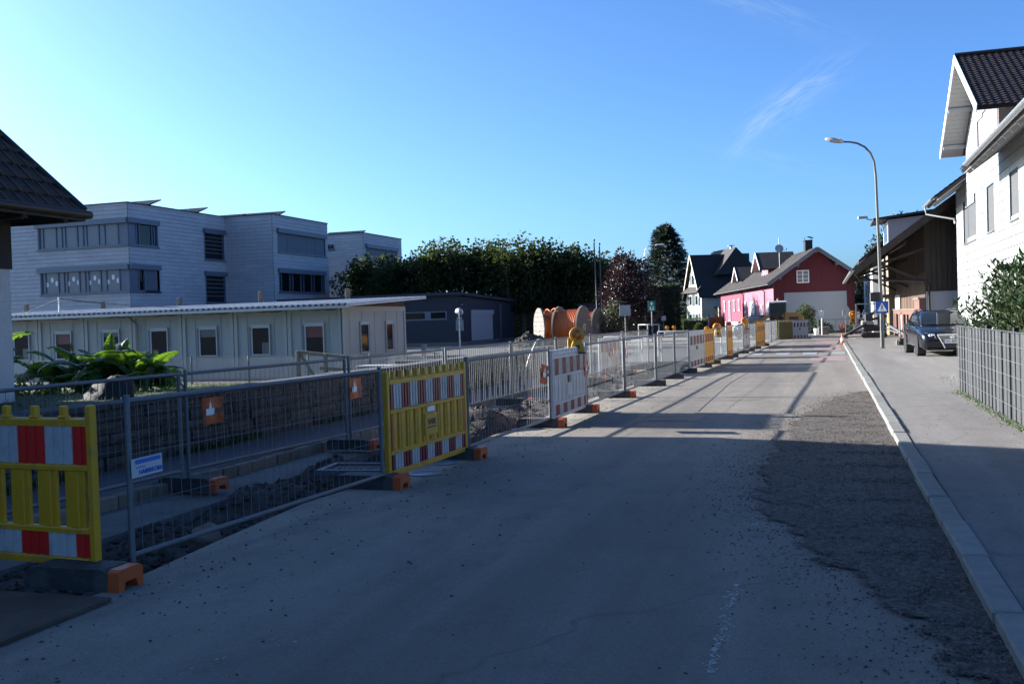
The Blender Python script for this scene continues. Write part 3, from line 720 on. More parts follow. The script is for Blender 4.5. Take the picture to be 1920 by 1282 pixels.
def rect(w, a, b):
    u0, z1 = u_on(*w, *a); u1, z0 = u_on(*w, *b); return [u0, u1, z0, z1]
ubL = rect(W1f, (70, 424), (238, 461)); ubS = rect(W1s, (240, 415), (296, 457))
lbL = rect(W1f, (75, 508), (242, 548)); lbS = rect(W1s, (243, 504), (299, 543))
ubS[2], ubS[3] = ubL[2], ubL[3]; lbS[2], lbS[3] = lbL[2], lbL[3]
Lf = (Vector(W1f[1]) - Vector(W1f[0])).length
ubL[1] = lbL[1] = Lf; ubS[0] = lbS[0] = 0
vs1 = rect(W1s, (381, 432), (407, 490)); vs2 = rect(W1s, (384, 512), (409, 570))
vs1[1] = vs2[1] = (Vector(W1s[1]) - Vector(W1s[0])).length - .25
s2u = rect(W2s, (519, 430), (610, 476)); s2l = rect(W2s, (522, 512), (609, 548)); s2u[2], s2u[3] = ubL[2], ubL[3]; s2l[2], s2l[3] = lbL[2], lbL[3]
s3u = rect(W3s, (685, 456), (745, 500)); s3u[2], s3u[3] = ubL[2], ubL[3]
f3a = rect(W3f, (612, 459), (627, 469)); f3b = rect(W3f, (613, 525), (628, 534))
lapped('front_cladding', *W1f, -.5, ROOF, M_clad, sc, (ubL, lbL)); lapped('side_cladding', *W1s, -.5, ROOF, M_clad, sc, (ubS, lbS, vs1, vs2))
lapped('front_cladding', *W2f, -.5, ROOF, M_clad, sc); lapped('side_cladding', *W2s, -.5, ROOF, M_clad, sc, (s2u, s2l))
lapped('front_cladding', *W3f, -.5, ROOF, M_clad, sc, (f3a, f3b)); lapped('side_cladding', *W3s, -.5, ROOF, M_clad, sc, (s3u,))
M_cop = mat('dark roof edge', (.05, .055, .06), .6)
cp = MB()
for w in (W1f, W1s, W2f, W2s, W3f, W3s):
    T_ = wall_frame(*w); L_ = (Vector(w[1]) - Vector(w[0])).length; cp.box(-.02, L_ + .06, -.3, .07, ROOF - .005, ROOF + .09, T=T_)
cp.build_each('roof_edge', M_cop, sc)
M_blind = mat('grey blue blinds', (.105, .125, .16), .6, var=.05)
def ribbon(w, h, panes, blind=False, hood=True, gl='glass', slats=()):
    """a ribbon window: frame with hood and sill, panes as sub-parts"""
    T_ = wall_frame(*w); u0, u1, z0, z1 = h; q = MB()
    q.box(u0, u1, -.14, -.10, z0, z1, T=T_)
    for a, b in ((u0, u0 + .10), (u1 - .10, u1)): q.box(a, b, -.10, .05, z0 + .10, z1 - .002, T=T_)
    q.box(u0 + .1, u1 - .1, -.10, .02, z0 + .10, z0 + .18, T=T_)
    q.box(u0 - .05, u1 + .05, -.08, .14, z0 - .02, z0 + .098, T=T_)
    if hood: q.box(u0 - .12, u1 + .02, -.1, .26, z1 - .22, z1 + .16, T=T_)
    edges = []
    tot = sum(panes); a = u0 + .12; span = u1 - u0 - .24
    for p_ in panes:
        b = a + span * abs(p_) / sum(abs(x) for x in panes); edges.append((a, b, p_)); a = b
    for a, b, p_ in edges: q.box(a - .05, a + .05, -.10, .0, z0 + .18, z1 - .002, T=T_)
    fr = q.build('window', K['alu'], sc)
    for a, b, p_ in edges:
        if blind:
            s_ = MB(); k = 0; zz = z0 + .2
            while zz < z1 - .1: s_.box(a + .06, b - .06, -.05, -.02, zz, zz + .075, T=T_); zz += .085
            s_.build('blind', M_blind, fr)
        elif p_ > 0: MB().box(a + .05, b - .05, -.095, -.075, z0 + .19, z1 - .2, T=T_).build('pane', K[gl], fr)
        else: MB().box(a + .05, b - .05, -.095, -.05, z0 + .19, z1 - .2, T=T_).build('panel', K['alu'], fr)
    return fr, edges, T_
K['glass_school'] = glassmat('school window glass', (.16, .17, .195), .1, .4)
pat = [.45, 1.75, .75, .45, 1.6, .75, .45, 1.6, .75, 1.7, -1.2]
ribbon(W1f, ubL, pat, gl='glass_school'); fr, ed, T_ = ribbon(W1f, lbL, pat, gl='glass_school')
egg = [(math.cos(t) * .13, math.sin(t) * .22 * (1 if math.sin(t) > 0 else .8)) for t in np.linspace(0, 2 * PI, 12, endpoint=False)]
for a, b, p_ in ed:
    if p_ > 1.3:
        for k, dz in ((-.45, -.12), (0, .22), (.42, -.05)):
            MB().prism([((a + b) / 2 + k + x, lbL[2] + .95 + dz + z) for x, z in egg], -.072, -.068, 'xz', T=T_).build('paper_cutout', K['white'], fr)
ribbon(W1s, ubS, [-.9, .35, 1.6, .3, .3]); ribbon(W1s, lbS, [-.9, 2.2], blind=False)
fr, ed, T_ = ribbon(W1s, [lbS[0] + 1.6, lbS[1], lbS[2] + .03, lbS[3] - .03], [1.0], blind=True, hood=False)
for h in (vs1, vs2):
    fr, ed, T_ = ribbon(W1s, h, [1.0])
    for k in range(1, 6): MB().box(h[0] + .1, h[1] - .1, -.07, .0, h[2] + .3 + k * (h[3] - h[2] - .5) / 6, h[2] + .36 + k * (h[3] - h[2] - .5) / 6, T=T_).build('bar', K['alu'], fr)
ribbon(W2s, s2u, [1, 1, 1, 1, 1], blind=True); ribbon(W2s, s2l, [.3, 1.2, .4, 1.2, .4, 1.2, .4, 1.2, .3]); ribbon(W3s, s3u, [1, 1, 1], blind=True)
ribbon(W3f, f3a, [1, 1], hood=False); ribbon(W3f, f3b, [1, 1], hood=False)
# solar panels on the school roof
M_pv = mat('solar panel', (.006, .007, .01), .6, spec=.08, var=.1)
pvp = MB().box(-2.2, 2.2, 0, .08, 0, 1.5, T=Matrix.Rotation(R(-70), 4, 'X')); pvs = MB()
for k in range(4): pvs.beam((-2 + k * 1.33, .1, .05), (-2 + k * 1.33, 1.3, .43), .05, .05)
pv = thing('solar_panel', 'tilted dark solar panel', 'solar panel', group='solar panels on the school roof')
pvp.build('panel', M_pv, pv); pvs.build('stand', K['zinc'], pv)
pl = [(248, 378, V1[1] + 1.5, 'first'), (300, 386, None, 'second'), (340, 394, None, 'third')]
spots = [(V1[0] - 1.9, V1[1] + 2.2, 'foremost dark solar panel at the front corner of the school roof'), (V1[0] - 1.9, V1[1] + 8.3, 'middle dark solar panel along the side edge of the front school block'), (V1[0] - 1.9, V1[1] + 14.0, 'rearmost dark solar panel along the side edge of the front school block'),
         (V2[0] - 2.6, V2[1] + 1.6, 'dark solar panel at the corner of the middle school block'), (V2[0] - 7.2, V2[1] + 1.6, 'dark solar panel second from the corner of the middle school block'), (V2[0] - 11.8, V2[1] + 1.6, 'dark solar panel third from the corner of the middle school block'),
         (V3[0] - 3.4, V3[1] + 1.8, 'dark solar panel at the corner of the rearmost school block'), (V3[0] - 8.0, V3[1] + 1.8, 'dark solar panel beside the middle block on the rearmost roof')]
for k, (x, y, lab) in enumerate(spots): place(pv, k, (x, y, ROOF + .09), 0, lab)

# ---- site containers
CYF = 35.0; cX = ony(642, 600, CYF).x; GZ = -.40
M_cont = mat('cream container panels', (.33, .345, .325), .55, var=.05, scale=1.2, dirt=(.25, .25, .24), dscale=1, damt=.4, stretch=(1, 1, .5))
M_contf = mat('cream container frame', (.34, .355, .33), .5, var=.05)
M_corr = mat('pale corrugated roof sheet', (.36, .37, .38), .45, .2, var=.1, scale=1)
ct = thing('site_container_block', 'long row of cream site containers under a corrugated roof', 'site container', (cX, CYF, GZ))
nU = 8; uw = 2.44; Ht = 2.82; Ln = nU * uw
bdy = MB(); bdy.box(-Ln, -.02, .03, 6.03, 0, Ht - .01); bdy.build('body', M_cont, ct)
rib = MB()
for k in range(nU * 2): rib.box(-k * uw / 2 - uw / 4 - .012, -k * uw / 2 - uw / 4 + .012, .012, .04, .2, Ht - .25)
for k in range(5): rib.box(-.03, -.004, .6 + k * 1.15, .625 + k * 1.15, .2, Ht - .2)
rib.build_each('panel_joint', M_contf, ct)
for k in range(nU):
    fq = MB(); x = -k * uw
    for a in (x - .17, x - uw + .02): fq.box(a, a + .15, -.02, .06, 0, Ht)
    fq.box(x - uw + .02, x - .02, -.015, .06, Ht - .22, Ht - .005); fq.box(x - uw + .02, x - .02, -.015, .06, .0, .16)
    f_ = fq.build('frame', M_contf, ct)
    vb = MB()
    for a in (.55, 1.15, 1.75): vb.box(x - a - .18, x - a + .18, -.03, -.014, Ht - .16, Ht - .07)
    vb.build('vent_plate', mat('vent grey', (.26, .27, .26), .5) if k == 0 else bpy.data.materials['vent grey'], f_)
fq = MB(); fq.box(-.06, .025, -.02, .14, 0, Ht); fq.box(-.06, .025, 5.9, 6.06, 0, Ht); fq.box(-.06, .02, .1, 6.0, Ht - .2, Ht - .005); fq.box(-.06, .02, .1, 6.0, 0, .16); fq.build('end_frame', M_contf, ct)
M_cgl = glassmat('container glass', (.016, .019, .023), .06, .22)
M_wfr = mat('container window frame', (.42, .43, .43), .5, var=.05)
nwin = 0
def cwin(T_, w, h, lab=None, slit=False):
    global nwin
    q = MB(); t = .045
    q.box(-t, w + t, -.05, .0, -t, -.0, T=T_); q.box(-t, w + t, -.05, .0, h, h + t + .1, T=T_); q.box(-t, 0, -.05, .0, 0, h, T=T_); q.box(w, w + t, -.05, .0, 0, h, T=T_)
    f_ = q.build('window', M_wfr, ct); MB().box(0, w, -.018, -.004, 0, h, T=T_).build('pane', M_cgl, f_)
    cur_ = [(.0, .42, 'red curtain', (.13, .035, .03)), (.55, 1.0, 'grey net curtain', (.10, .105, .11)), (.0, .3, 'grey net curtain', (.10, .105, .11)), (.72, 1.0, 'red curtain', (.13, .035, .03)), (.0, .18, 'grey net curtain', (.1, .1, .1))][nwin % 5]; nwin += 1
    cm_ = bpy.data.materials.get(cur_[2]) or mat(cur_[2], cur_[3], .5, var=.35, scale=9, stretch=(3, 3, .3))
    if not slit: MB().box(.01 if nwin % 5 != 2 else w * .55, w - .01 if nwin % 5 != 4 else w * .4, -.0205, -.0185, h * (1 - cur_[1]) + .01, h - .01 - h * cur_[0], T=T_).build('curtain', cm_, f_)
    MB().box(w + t if slit else -t - .1, w + t + .1 if slit else -t, -.035, 0, -t, h + t, T=T_).build('shutter_rail', K['alu'], f_)
for (a, b) in (((570, 602), (608, 658)), ((470, 606), (506, 662)), ((372, 609), (408, 664)), ((281, 612), (313, 665)), ((192, 624), (222, 670)), ((103, 626), (134, 674)), ((25, 629), (50, 678))):
    p, q = ony(*a, CYF), ony(*b, CYF); w = max(.72, q.x - p.x - .2)
    cwin(Matrix.Translation((p.x - cX + .08, -.0, 1.02)), w * 1.04, 1.04)
for (a, b) in (((675, 609), (692, 660)), ((723, 607), (737, 656))):
    p, q = onx(*a, cX), onx(*b, cX); T_ = Matrix.Translation((.0, p.y - CYF, .98)) @ Matrix.Rotation(PI / 2, 4, 'Z')
    cwin(T_, (q.y - p.y) * .92, 1.08, slit=True)
# corrugated roof: sheet with depth, rising to the back
v = []; f = []; nw = int((Ln + 2.2) / .0625); slope = math.tan(R(2.7))
xs_ = [.72 - k * .0625 for k in range(nw)]; ya, yb = -.95, 6.9
zr = lambda y: Ht + .05 + (y - ya) * slope
for t, dz in ((0, 0), (1, -.012)):
    for k, x in enumerate(xs_):
        h = .045 * (1 if k % 4 in (1, 2) else -.6)
        v.append((x, ya, zr(ya) + h + dz)); v.append((x, yb, zr(yb) + h + dz))
for t in (0, 1):
    o = t * 2 * nw
    for k in range(nw - 1): f.append((o + 2 * k, o + 2 * k + 1, o + 2 * k + 3, o + 2 * k + 2))
for k in range(nw - 1): f.append((2 * k, 2 * k + 2, 2 * nw + 2 * k + 2, 2 * nw + 2 * k))
rfm = MB().add(v, f); rfm.fixn = False
rfo = rfm.build('roof_sheet', M_corr, ct)
MB().box(-Ln - 1.1, 0.74, ya + .05, ya + .11, zr(ya) - .15, zr(ya) - .045).build('eave_gutter', K['zinc'], ct)
q = MB()
for k in range(nU + 1): q.beam((-k * uw + (.0 if k else -.1), ya + .15, zr(ya) - .085), (-k * uw + (.0 if k else -.1), yb - .1, zr(yb) - .085), .08, .10)
q.build_each('roof_joist', K['timber'], ct)
MB().beam((.68, ya + .02, zr(ya) - .03), (.68, yb, zr(yb) - .03), .04, .12).build('verge_flashing', K['white'], ct)
MB().prism([(.1, Ht), (6.0, Ht), (6.0, zr(6.0) - .1), (.1, zr(.1) - .12)], -.05, .01, 'yz').build('gable_board', mat('reddish gable board', (.09, .055, .045), .8, var=.3), ct)
MB().tube([(-4.0 * uw + .3, ya + .2, Ht - .05), (-4 * uw + .3, -.3, Ht - .3), (-4 * uw + .3, -.07, Ht - .5), (-4 * uw + .3, -.07, .1)], .04, 8).build('downpipe', K['zinc'], ct)
for k in range(nU):
    x = -k * uw - .5
    MB().tube([(x + .4, -.04, Ht - .05), (x + .1, -.05, Ht - .16), (x - .35, -.04, Ht - .10), (x - .6, -.05, Ht - .15)], .012, 5).build('cable', K['black'], ct)
# posts standing proud of the roof, and wires
for k, (px, lab) in enumerate(((50, 'leftmost'), (193, 'second'), (337, 'third'), (490, 'fourth'), (653, 'rightmost'))):
    p = ony(px, 580, CYF + 3); zt = ony(px, {50: 572, 193: 567, 337: 560, 490: 548, 653: 543}[px], CYF + 8).z
    p = ony(px, 580, CYF + 8)
    o = MB().bbox(-.09, .09, -.09, .09, 0, zt + .5, .01).build('fence_post', K['timber']); o.location = (p.x, p.y, -.45)
    tag(o, f'{lab} of five grey timber posts rising behind the corrugated container roof' if k not in (1, 2, 3) else ('grey timber post behind the roof, below the lower school window band' if k == 1 else 'grey timber post behind the roof, below the school corner windows' if k == 2 else 'grey timber post behind the roof, below the middle school block'), 'post', 'posts behind the container roof')
pw = ony(110, 558, CYF + 3); mast = thing('cable_mast', 'thin steel mast with wires above the container roof', 'mast', (pw.x, pw.y, GZ))
MB().tube([(0, 0, 0), (0, 0, pw.z + .42)], .035, 6).build('pole', K['zinc'], mast)
q = MB()
for tx, tz in ((-3.4, -.8), (3.2, -.35), (8.6, -.75)):
    q.tube([(0, 0, pw.z + .35), (tx * .5, 0, pw.z + .35 + tz * .65), (tx, 0, pw.z + .35 + tz)], .014, 4)
q.build('wire', K['black'], mast)

# ---- dark garage with roller door
gc = onz(862, 648); gl_ = 2
M_dgar = mat('dark blue timber cladding', (.020, .026, .042), .8, var=.2, scale=2, stretch=(1, 1, 6), bump=.2)
gg = thing('garage', 'low dark blue timber garage with white roller door and strip windows', 'garage', (gc.x, gc.y, 0))
gdep = 13.0; gwid = 14.0; h0, h1 = 3.55, 3.15
bd = MB(); bd.prism([(0, -.3), (gdep, -.3), (gdep, h1 - .05), (0, h0 - .05)], -gwid, -.05, 'yz'); bd.build('wall', M_dgar, gg)
q = MB(); zz = .25
while zz < 3.5: q.box(-gwid, -.02, -.03, .0, zz, zz + .13); zz += .15
zz = .25
while zz < 3.05: q.box(-.05, -.015, .0, gdep, zz, zz + .13); zz += .15
q.build('cladding_boards', M_dgar, gg, 'stuff')
q = MB(); q.box(-gwid, .1, -.06, gdep, 0, .25); q.build('plinth', mat('plinth', (.11, .10, .09), .9), gg)
q = MB(); q.add([(-gwid - .2, -.35, h0), (.3, -.35, h0), (.3, gdep, h1), (-gwid - .2, gdep, h1), (-gwid - .2, -.35, h0 + .2), (.3, -.35, h0 + .2), (.3, gdep, h1 + .2), (-gwid - .2, gdep, h1 + .2)], [(0, 1, 2, 3), (4, 5, 6, 7), (0, 1, 5, 4), (1, 2, 6, 5), (2, 3, 7, 6), (3, 0, 4, 7)]); q.build('roof', M_dgar, gg)
ya_, yb_ = onx(883, 600, gc.x).y - gc.y, onx(923, 600, gc.x).y - gc.y
M_roll = mat('white roller door', (.30, .32, .36), .5, var=.04)
q = MB(); zz = .28
while zz < 2.15: q.box(-.0, .03, ya_, yb_, zz, zz + .10); zz += .108
dr = q.build('roller_door', M_roll, gg); MB().box(0, .12, ya_ - .1, yb_ + .1, 2.2, 2.5).build('shutter_box', M_roll, dr)
MB().box(0, .1, yb_ + 1.6, yb_ + 2.0, 0, 3.0).build('corner_post', mat('grey post', (.07, .07, .075), .8), gg)
q1, q2 = ony(770, 590, gc.y), ony(838, 583, gc.y)
fr = MB().box(q1.x - gc.x - 1, q2.x - gc.x, -.05, -.032, 1.85, 2.45).build('strip_window', K['alu'], gg)
for a, b in ((q1.x - gc.x - .9, q1.x - gc.x + 1.1), (q1.x - gc.x + 1.55, q2.x - gc.x - .1)): MB().box(a, b, -.06, -.048, 1.95, 2.38).build('pane', K['glass'], fr)
lb = MB().tube([(.02, .35, 2.85), (.2, .35, 2.85)], .06, 8).build('wall_lamp', K['zinc'], gg)
# ------------------------------------------------------------------ planting, trees and things in the middle distance
def fence_wire(mbx, a, b, r): mbx.tube([a, b], r, 3, caps=False, smooth=False)
# chain-link fence in front of the containers
cf = thing('chain_link_fence', 'low chain link fence in front of the cream containers', 'fence', (-30, 31.6, -.42))
q = MB(); L = 17.5; H_ = 1.02; p_ = .075
k = -H_
while k < L:
    for sgn in (1, -1):
        x0, x1 = (k, k + H_) if sgn > 0 else (k + H_, k); a0, a1 = (x0, 0.02), (x1, H_)
        def cut(x, z0=0.02): return x
        xa, za, xb, zb_ = x0, .02, x1, H_
        if xa > xb: xa, za, xb, zb_ = xb, zb_, xa, za
        if xb <= 0 or xa >= L: continue
        if xa < 0: t = -xa / (xb - xa); za += (zb_ - za) * t; xa = 0
        if xb > L: t = (L - xa) / (xb - xa); zb_ = za + (zb_ - za) * t; xb = L
        q.tube([(xa, .004 * sgn, za), (xb, .004 * sgn, zb_)], .0062, 3, caps=False, smooth=False)
    k += p_
q.fixn = False; q.build('wire_mesh', mat('bright wire', (.30, .31, .32), .5, .3), cf, 'stuff')
q = MB(); q.tube([(0, 0, H_ + .02), (L, 0, H_ + .02)], .012, 5); q.tube([(0, 0, .3), (L, 0, .3)], .004, 4); q.build('line_wire', K['galv'], cf)
for k in range(8): MB().tube([(.3 + k * 2.42, -.03, -.2), (.3 + k * 2.42, -.03, 1.1)], .028, 7).build('post', K['galv'], cf)

# banana plants
M_ban = leafmat('banana leaf', (.028, .062, .012), .33, .45, var=.25, scale=2, tcol=(.16, .30, .02))
M_stem = mat('banana stem', (.10, .13, .04), .6, var=.3)
def banana_leaf(q, base, az, el0, L, W, bend, twist, seed, torn=.1):
    r = random.Random(seed); n = 12; p = Vector(base); el = el0; mids = []; dirs = []
    for i in range(n + 1):
        d = Vector((math.cos(az) * math.cos(el), math.sin(az) * math.cos(el), math.sin(el)))
        mids.append(p.copy()); dirs.append(d); p = p + d * (L / n); el -= bend / n * (0.5 + i / n)
    def side_at(i):
        d = dirs[i]; s = d.cross(Vector((0, 0, 1)))
        if s.length < .2: s = Vector((-math.sin(az), math.cos(az), 0))
        s.normalize(); u = s.cross(d)
        return s * math.cos(twist) + u * math.sin(twist), u * math.cos(twist) - s * math.sin(twist)
    for sg in (1, -1):
        for i in range(1, n):
            if r.random() < .03: continue
            w0 = W * math.sin(PI * min(1, ((i - .2) / n)) ** .75) ** .7; w1 = W * max(0, math.sin(PI * min(1, ((i + .8) / n)) ** .75)) ** .7 if i < n - 1 else .0
            g = r.uniform(0, torn) * .06; s0, u0 = side_at(i); s1, u1 = side_at(i + 1); dr = r.uniform(.10, .35)
            a = mids[i]; b = mids[i + 1]
            c = b + s1 * sg * w1 * .55 + u1 * w1 * .08 - dirs[i] * g; e = a + s0 * sg * w0 * .55 + u0 * w0 * .08 + dirs[i] * g
            c2 = b + s1 * sg * w1 - u1 * w1 * dr - dirs[i] * g; e2 = a + s0 * sg * w0 - u0 * w0 * dr + dirs[i] * g
            q.add([a, b, c, e, c2, e2], [(0, 1, 2, 3), (3, 2, 4, 5)], 0, True)
    q.tube([mids[0] - dirs[0] * .03] + mids[::3], [.018] + [.014 * (1 - .8 * k / n) for k in range(0, n + 1, 3)], 5, 1)
def banana(loc, specs, label, stems):
    t = thing('banana_plant', label, 'banana plant', loc, group='banana plants in the garden')
    for k, (bx, by, bz, az, el, L, W, bend, tw) in enumerate(specs):
        q = MB(); q.fixn = False; banana_leaf(q, (bx, by, bz), R(az), R(el), L, W, R(bend), R(tw), 31 * k + 5); q.build('leaf', [M_ban, M_stem], t)
    for a, b, h in stems: MB().tube([(a, b, -.15), (a * 1.02, b, h * .6), (a * 1.05, b + .01, h)], [.06, .05, .03], 8).build('stem', M_stem, t)
bz_ = ground_z(-14.3, 17.0)
bl = []; r0 = random.Random(4)
for cx_, n_, h_ in ((-.62, 15, .42), (.25, 20, .5), (1.0, 17, .42), (.0, 12, .35), (-1.0, 10, .35), (.6, 12, .35)):
    for k in range(n_):
        bl.append((cx_ + r0.uniform(-.12, .12), r0.uniform(-.35, .35), h_ * r0.uniform(.4, 1.1), k * 360 / n_ + r0.uniform(-25, 25), r0.uniform(5, 66), r0.uniform(.75, 1.2), r0.uniform(.15, .25), r0.uniform(50, 120), r0.uniform(-35, 35)))
bl += [(.22, 0, .45, 100, 86, .82, .17, 8, 10), (.38, .05, .42, 60, 80, .75, .16, 20, -30), (-.66, .0, .4, 170, 84, .68, .08, 8, 70), (1.0, 0, .4, 10, 42, .95, .15, 40, 40), (1.0, .1, .4, 0, 20, 1.0, .17, 45, 10), (-.6, -.1, .4, 185, 32, .9, .17, 60, 5)]
banana((-14.25, 17.0, bz_), bl, 'large banana plant with one tall sunlit leaf behind the grey boulder', [(-.62, 0, .55), (.25, 0, .65), (1.05, 0, .5), (0, .3, .4)])
pb = ony(0, 700, 14.6); bl2 = []
for k in range(15): bl2.append((r0.uniform(-.1, .1), r0.uniform(-.1, .1), r0.uniform(.35, .8), k * 24 + r0.uniform(-10, 10), r0.uniform(10, 60), r0.uniform(.7, 1.05), r0.uniform(.14, .2), r0.uniform(60, 120), r0.uniform(-30, 30)))
banana((pb.x - .25, 14.6, ground_z(pb.x, 14.6)), bl2, 'dark banana plant at the left edge in front of the white house wall', [(0, 0, .9)])
# low yellow-green ground plants beside the bananas
n = 700; xs = rng.normal(-15.2, .9, n); ys = rng.normal(15.6, .6, n)
leaves('undergrowth', [(a, b, ground_z(a, b) + abs(rng.normal(.1, .12))) for a, b in zip(xs, ys)], np.stack([rng.normal(0, .8, n), rng.normal(0, .8, n), np.full(n, .7)], -1), rng.uniform(.06, .16, n), rng.uniform(.03, .07, n), leafmat('pale leaves', (.035, .065, .012), .35, .5, tcol=(.16, .22, .03)), None, 'stuff')
def leaf_box(n, x0, x1, y0, y1, z0, z1, r=rng):
    u = r.uniform(0, 1, (n, 3)); f = r.integers(0, 5, n); 
    u[f == 0, 0] = r.uniform(0, .08, (f == 0).sum()); u[f == 1, 0] = 1 - r.uniform(0, .08, (f == 1).sum()); u[f == 2, 1] = r.uniform(0, .15, (f == 2).sum()); u[f == 3, 2] = 1 - r.uniform(0, .12, (f == 3).sum())
    return np.stack([x0 + (x1 - x0) * u[:, 0], y0 + (y1 - y0) * u[:, 1], z0 + (z1 - z0) * u[:, 2]], -1)
def hedge(name, label, x0, x1, y0, y1, z1, m, n=2500, cat='hedge', L=(.1, .2), core=True, z0=0):
    t = thing(name, label, cat, ((x0 + x1) / 2, y0, z0)); P = leaf_box(n, x0, x1, y0, y1, 0, z1) - np.array([(x0 + x1) / 2, y0, 0]); P += rng.normal(0, .04, P.shape)
    A = P - np.array([0, (y1 - y0) / 2, z1 * .4]) + rng.normal(0, .6, P.shape)
    leaves('foliage', P, A, rng.uniform(*L, n), rng.uniform(L[0] * .6, L[1] * .7, n), m, t)
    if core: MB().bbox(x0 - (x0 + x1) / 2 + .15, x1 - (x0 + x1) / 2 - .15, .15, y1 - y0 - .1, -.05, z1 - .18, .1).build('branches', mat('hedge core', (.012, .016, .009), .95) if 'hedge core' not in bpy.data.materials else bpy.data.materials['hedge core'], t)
    return t
M_hedge0 = leafmat('shading hedge leaf', (.012, .02, .009), .2, .55)
# grey boulder
def boulder(name, loc, sx, sy, sz, seed, m, amp=.18, n=2):
    bm = bmesh.new(); bmesh.ops.create_icosphere(bm, subdivisions=3, radius=1); r = random.Random(seed); ph = [r.uniform(0, 6) for _ in range(6)]
    for v in bm.verts:
        p = v.co; h = 1 + amp * (math.sin(3 * p.x + ph[0]) * math.cos(2.6 * p.y + ph[1]) + .6 * math.sin(5.3 * p.z + ph[2] + 2 * p.x) + .35 * math.sin(9 * p.y + ph[3]) * math.cos(8 * p.x + ph[4]))
        v.co = Vector((p.x * sx * h, p.y * sy * h, p.z * sz * h))
    me = bpy.data.meshes.new(name); bm.to_mesh(me); bm.free(); me.materials.append(m)
    for f in me.polygons: f.use_smooth = True
    o = bpy.data.objects.new(name, me); C.objects.link(o); o.location = loc; return o
M_rock = mat('grey boulder', (.02, .02, .021), .9, var=.4, scale=5, bump=1.0, bscale=14, dirt=(.022, .024, .022), dscale=3, damt=.6)
pr_ = ony(212, 745, 14.2); tag(boulder('boulder', (pr_.x, 14.2, ground_z(pr_.x, 14.2) - .06), .38, .36, .50, 3, M_rock, .28), 'grey boulder on the lawn in front of the banana plant', 'boulder')

hedge('shading_hedge', 'unseen tall hedge added beyond the left edge to shade the banana plants', -22.2, -20.4, 13.4, 19.6, 3.5, M_hedge0, 3500, L=(.12, .24), z0=.1)  # out of view, added to keep the low sun off the bananas
# timber trestle by the containers
tx = ony(562, 700, 26.0); ts = thing('timber_rail', 'broken brown timber rail on posts in front of the containers', 'timber rail', (tx.x, 26, ground_z(tx.x, 26)))
def dv(px, py, y=26.0): p = ony(px, py, y); return Vector((p.x - tx.x, 0, p.z - ground_z(tx.x, 26)))
zb0 = 0
for a in (560, 611): p = dv(a, 690); MB().bbox(p.x - .05, p.x + .05, -.05, .05, -.2, dv(a, 657 if a < 600 else 663).z, .008).build('post', K['timber'], ts)
MB().beam(dv(562, 660), dv(664, 671), .06, .10).build('rail', K['timber'], ts)
MB().beam(dv(563, 664), dv(590, 706), .05, .08).build('brace', K['timber'], ts)
MB().beam(dv(600, 690), dv(658, 694), .05, .09).build('lower_rail', K['timber'], ts)
# small slab table and bin
tp = ony(708, 686, 27.5); tb = thing('slab_table', 'grey slab table beside the container end', 'table', (tp.x, 27.5, tp.z - .75))
MB().bbox(-.55, .55, -.35, .35, .70, .78, .01).build('top', mat('slab', (.26, .27, .28), .8), tb)
for a in (-.38, .38): MB().bbox(a - .1, a + .1, -.25, .25, -.1, .698, .01).build('leg', K['timber'], tb)
bp_ = ony(797, 690, 26); bn = thing('bin', 'pale green bin with dark lid behind the yellow barricade', 'bin', (bp_.x, 26, bp_.z - .7))
q = MB(); q.prism([(-.36, 0), (.36, 0), (.42, .85), (-.42, .85)], -.33, .33, 'xz'); q.build('body', mat('green bin', (.14, .28, .13), .5), bn)
q = MB(); q.bbox(-.75, .50, -.4, .4, .86, .93, .015); q.build('lid', mat('bin lid', (.02, .03, .022), .5), bn)
# rope stakes on the lot
for k, (px, top, y) in enumerate(((795, 645, 37.0), )):
    a = ony(px, top, y); o = thing('stake', 'pale timber stake with ropes before the dark garage', 'stake', (a.x, y, -.2))
    MB().bbox(-.09, .09, -.07, .07, -.2, a.z + .2, .01).build('post', mat('pale timber', (.30, .27, .23), .8, var=.2), o)
    q = MB()
    for sx_, dz in ((-3.2, -.55), (2.6, -.5)): q.tube([(0, -.08, a.z + .02 - .1), (sx_ * .5, -.1, a.z + dz * .65 - .05), (sx_, -.1, a.z + dz)], .016, 4)
    q.build('rope', mat('rope', (.30, .28, .24), .9), o)

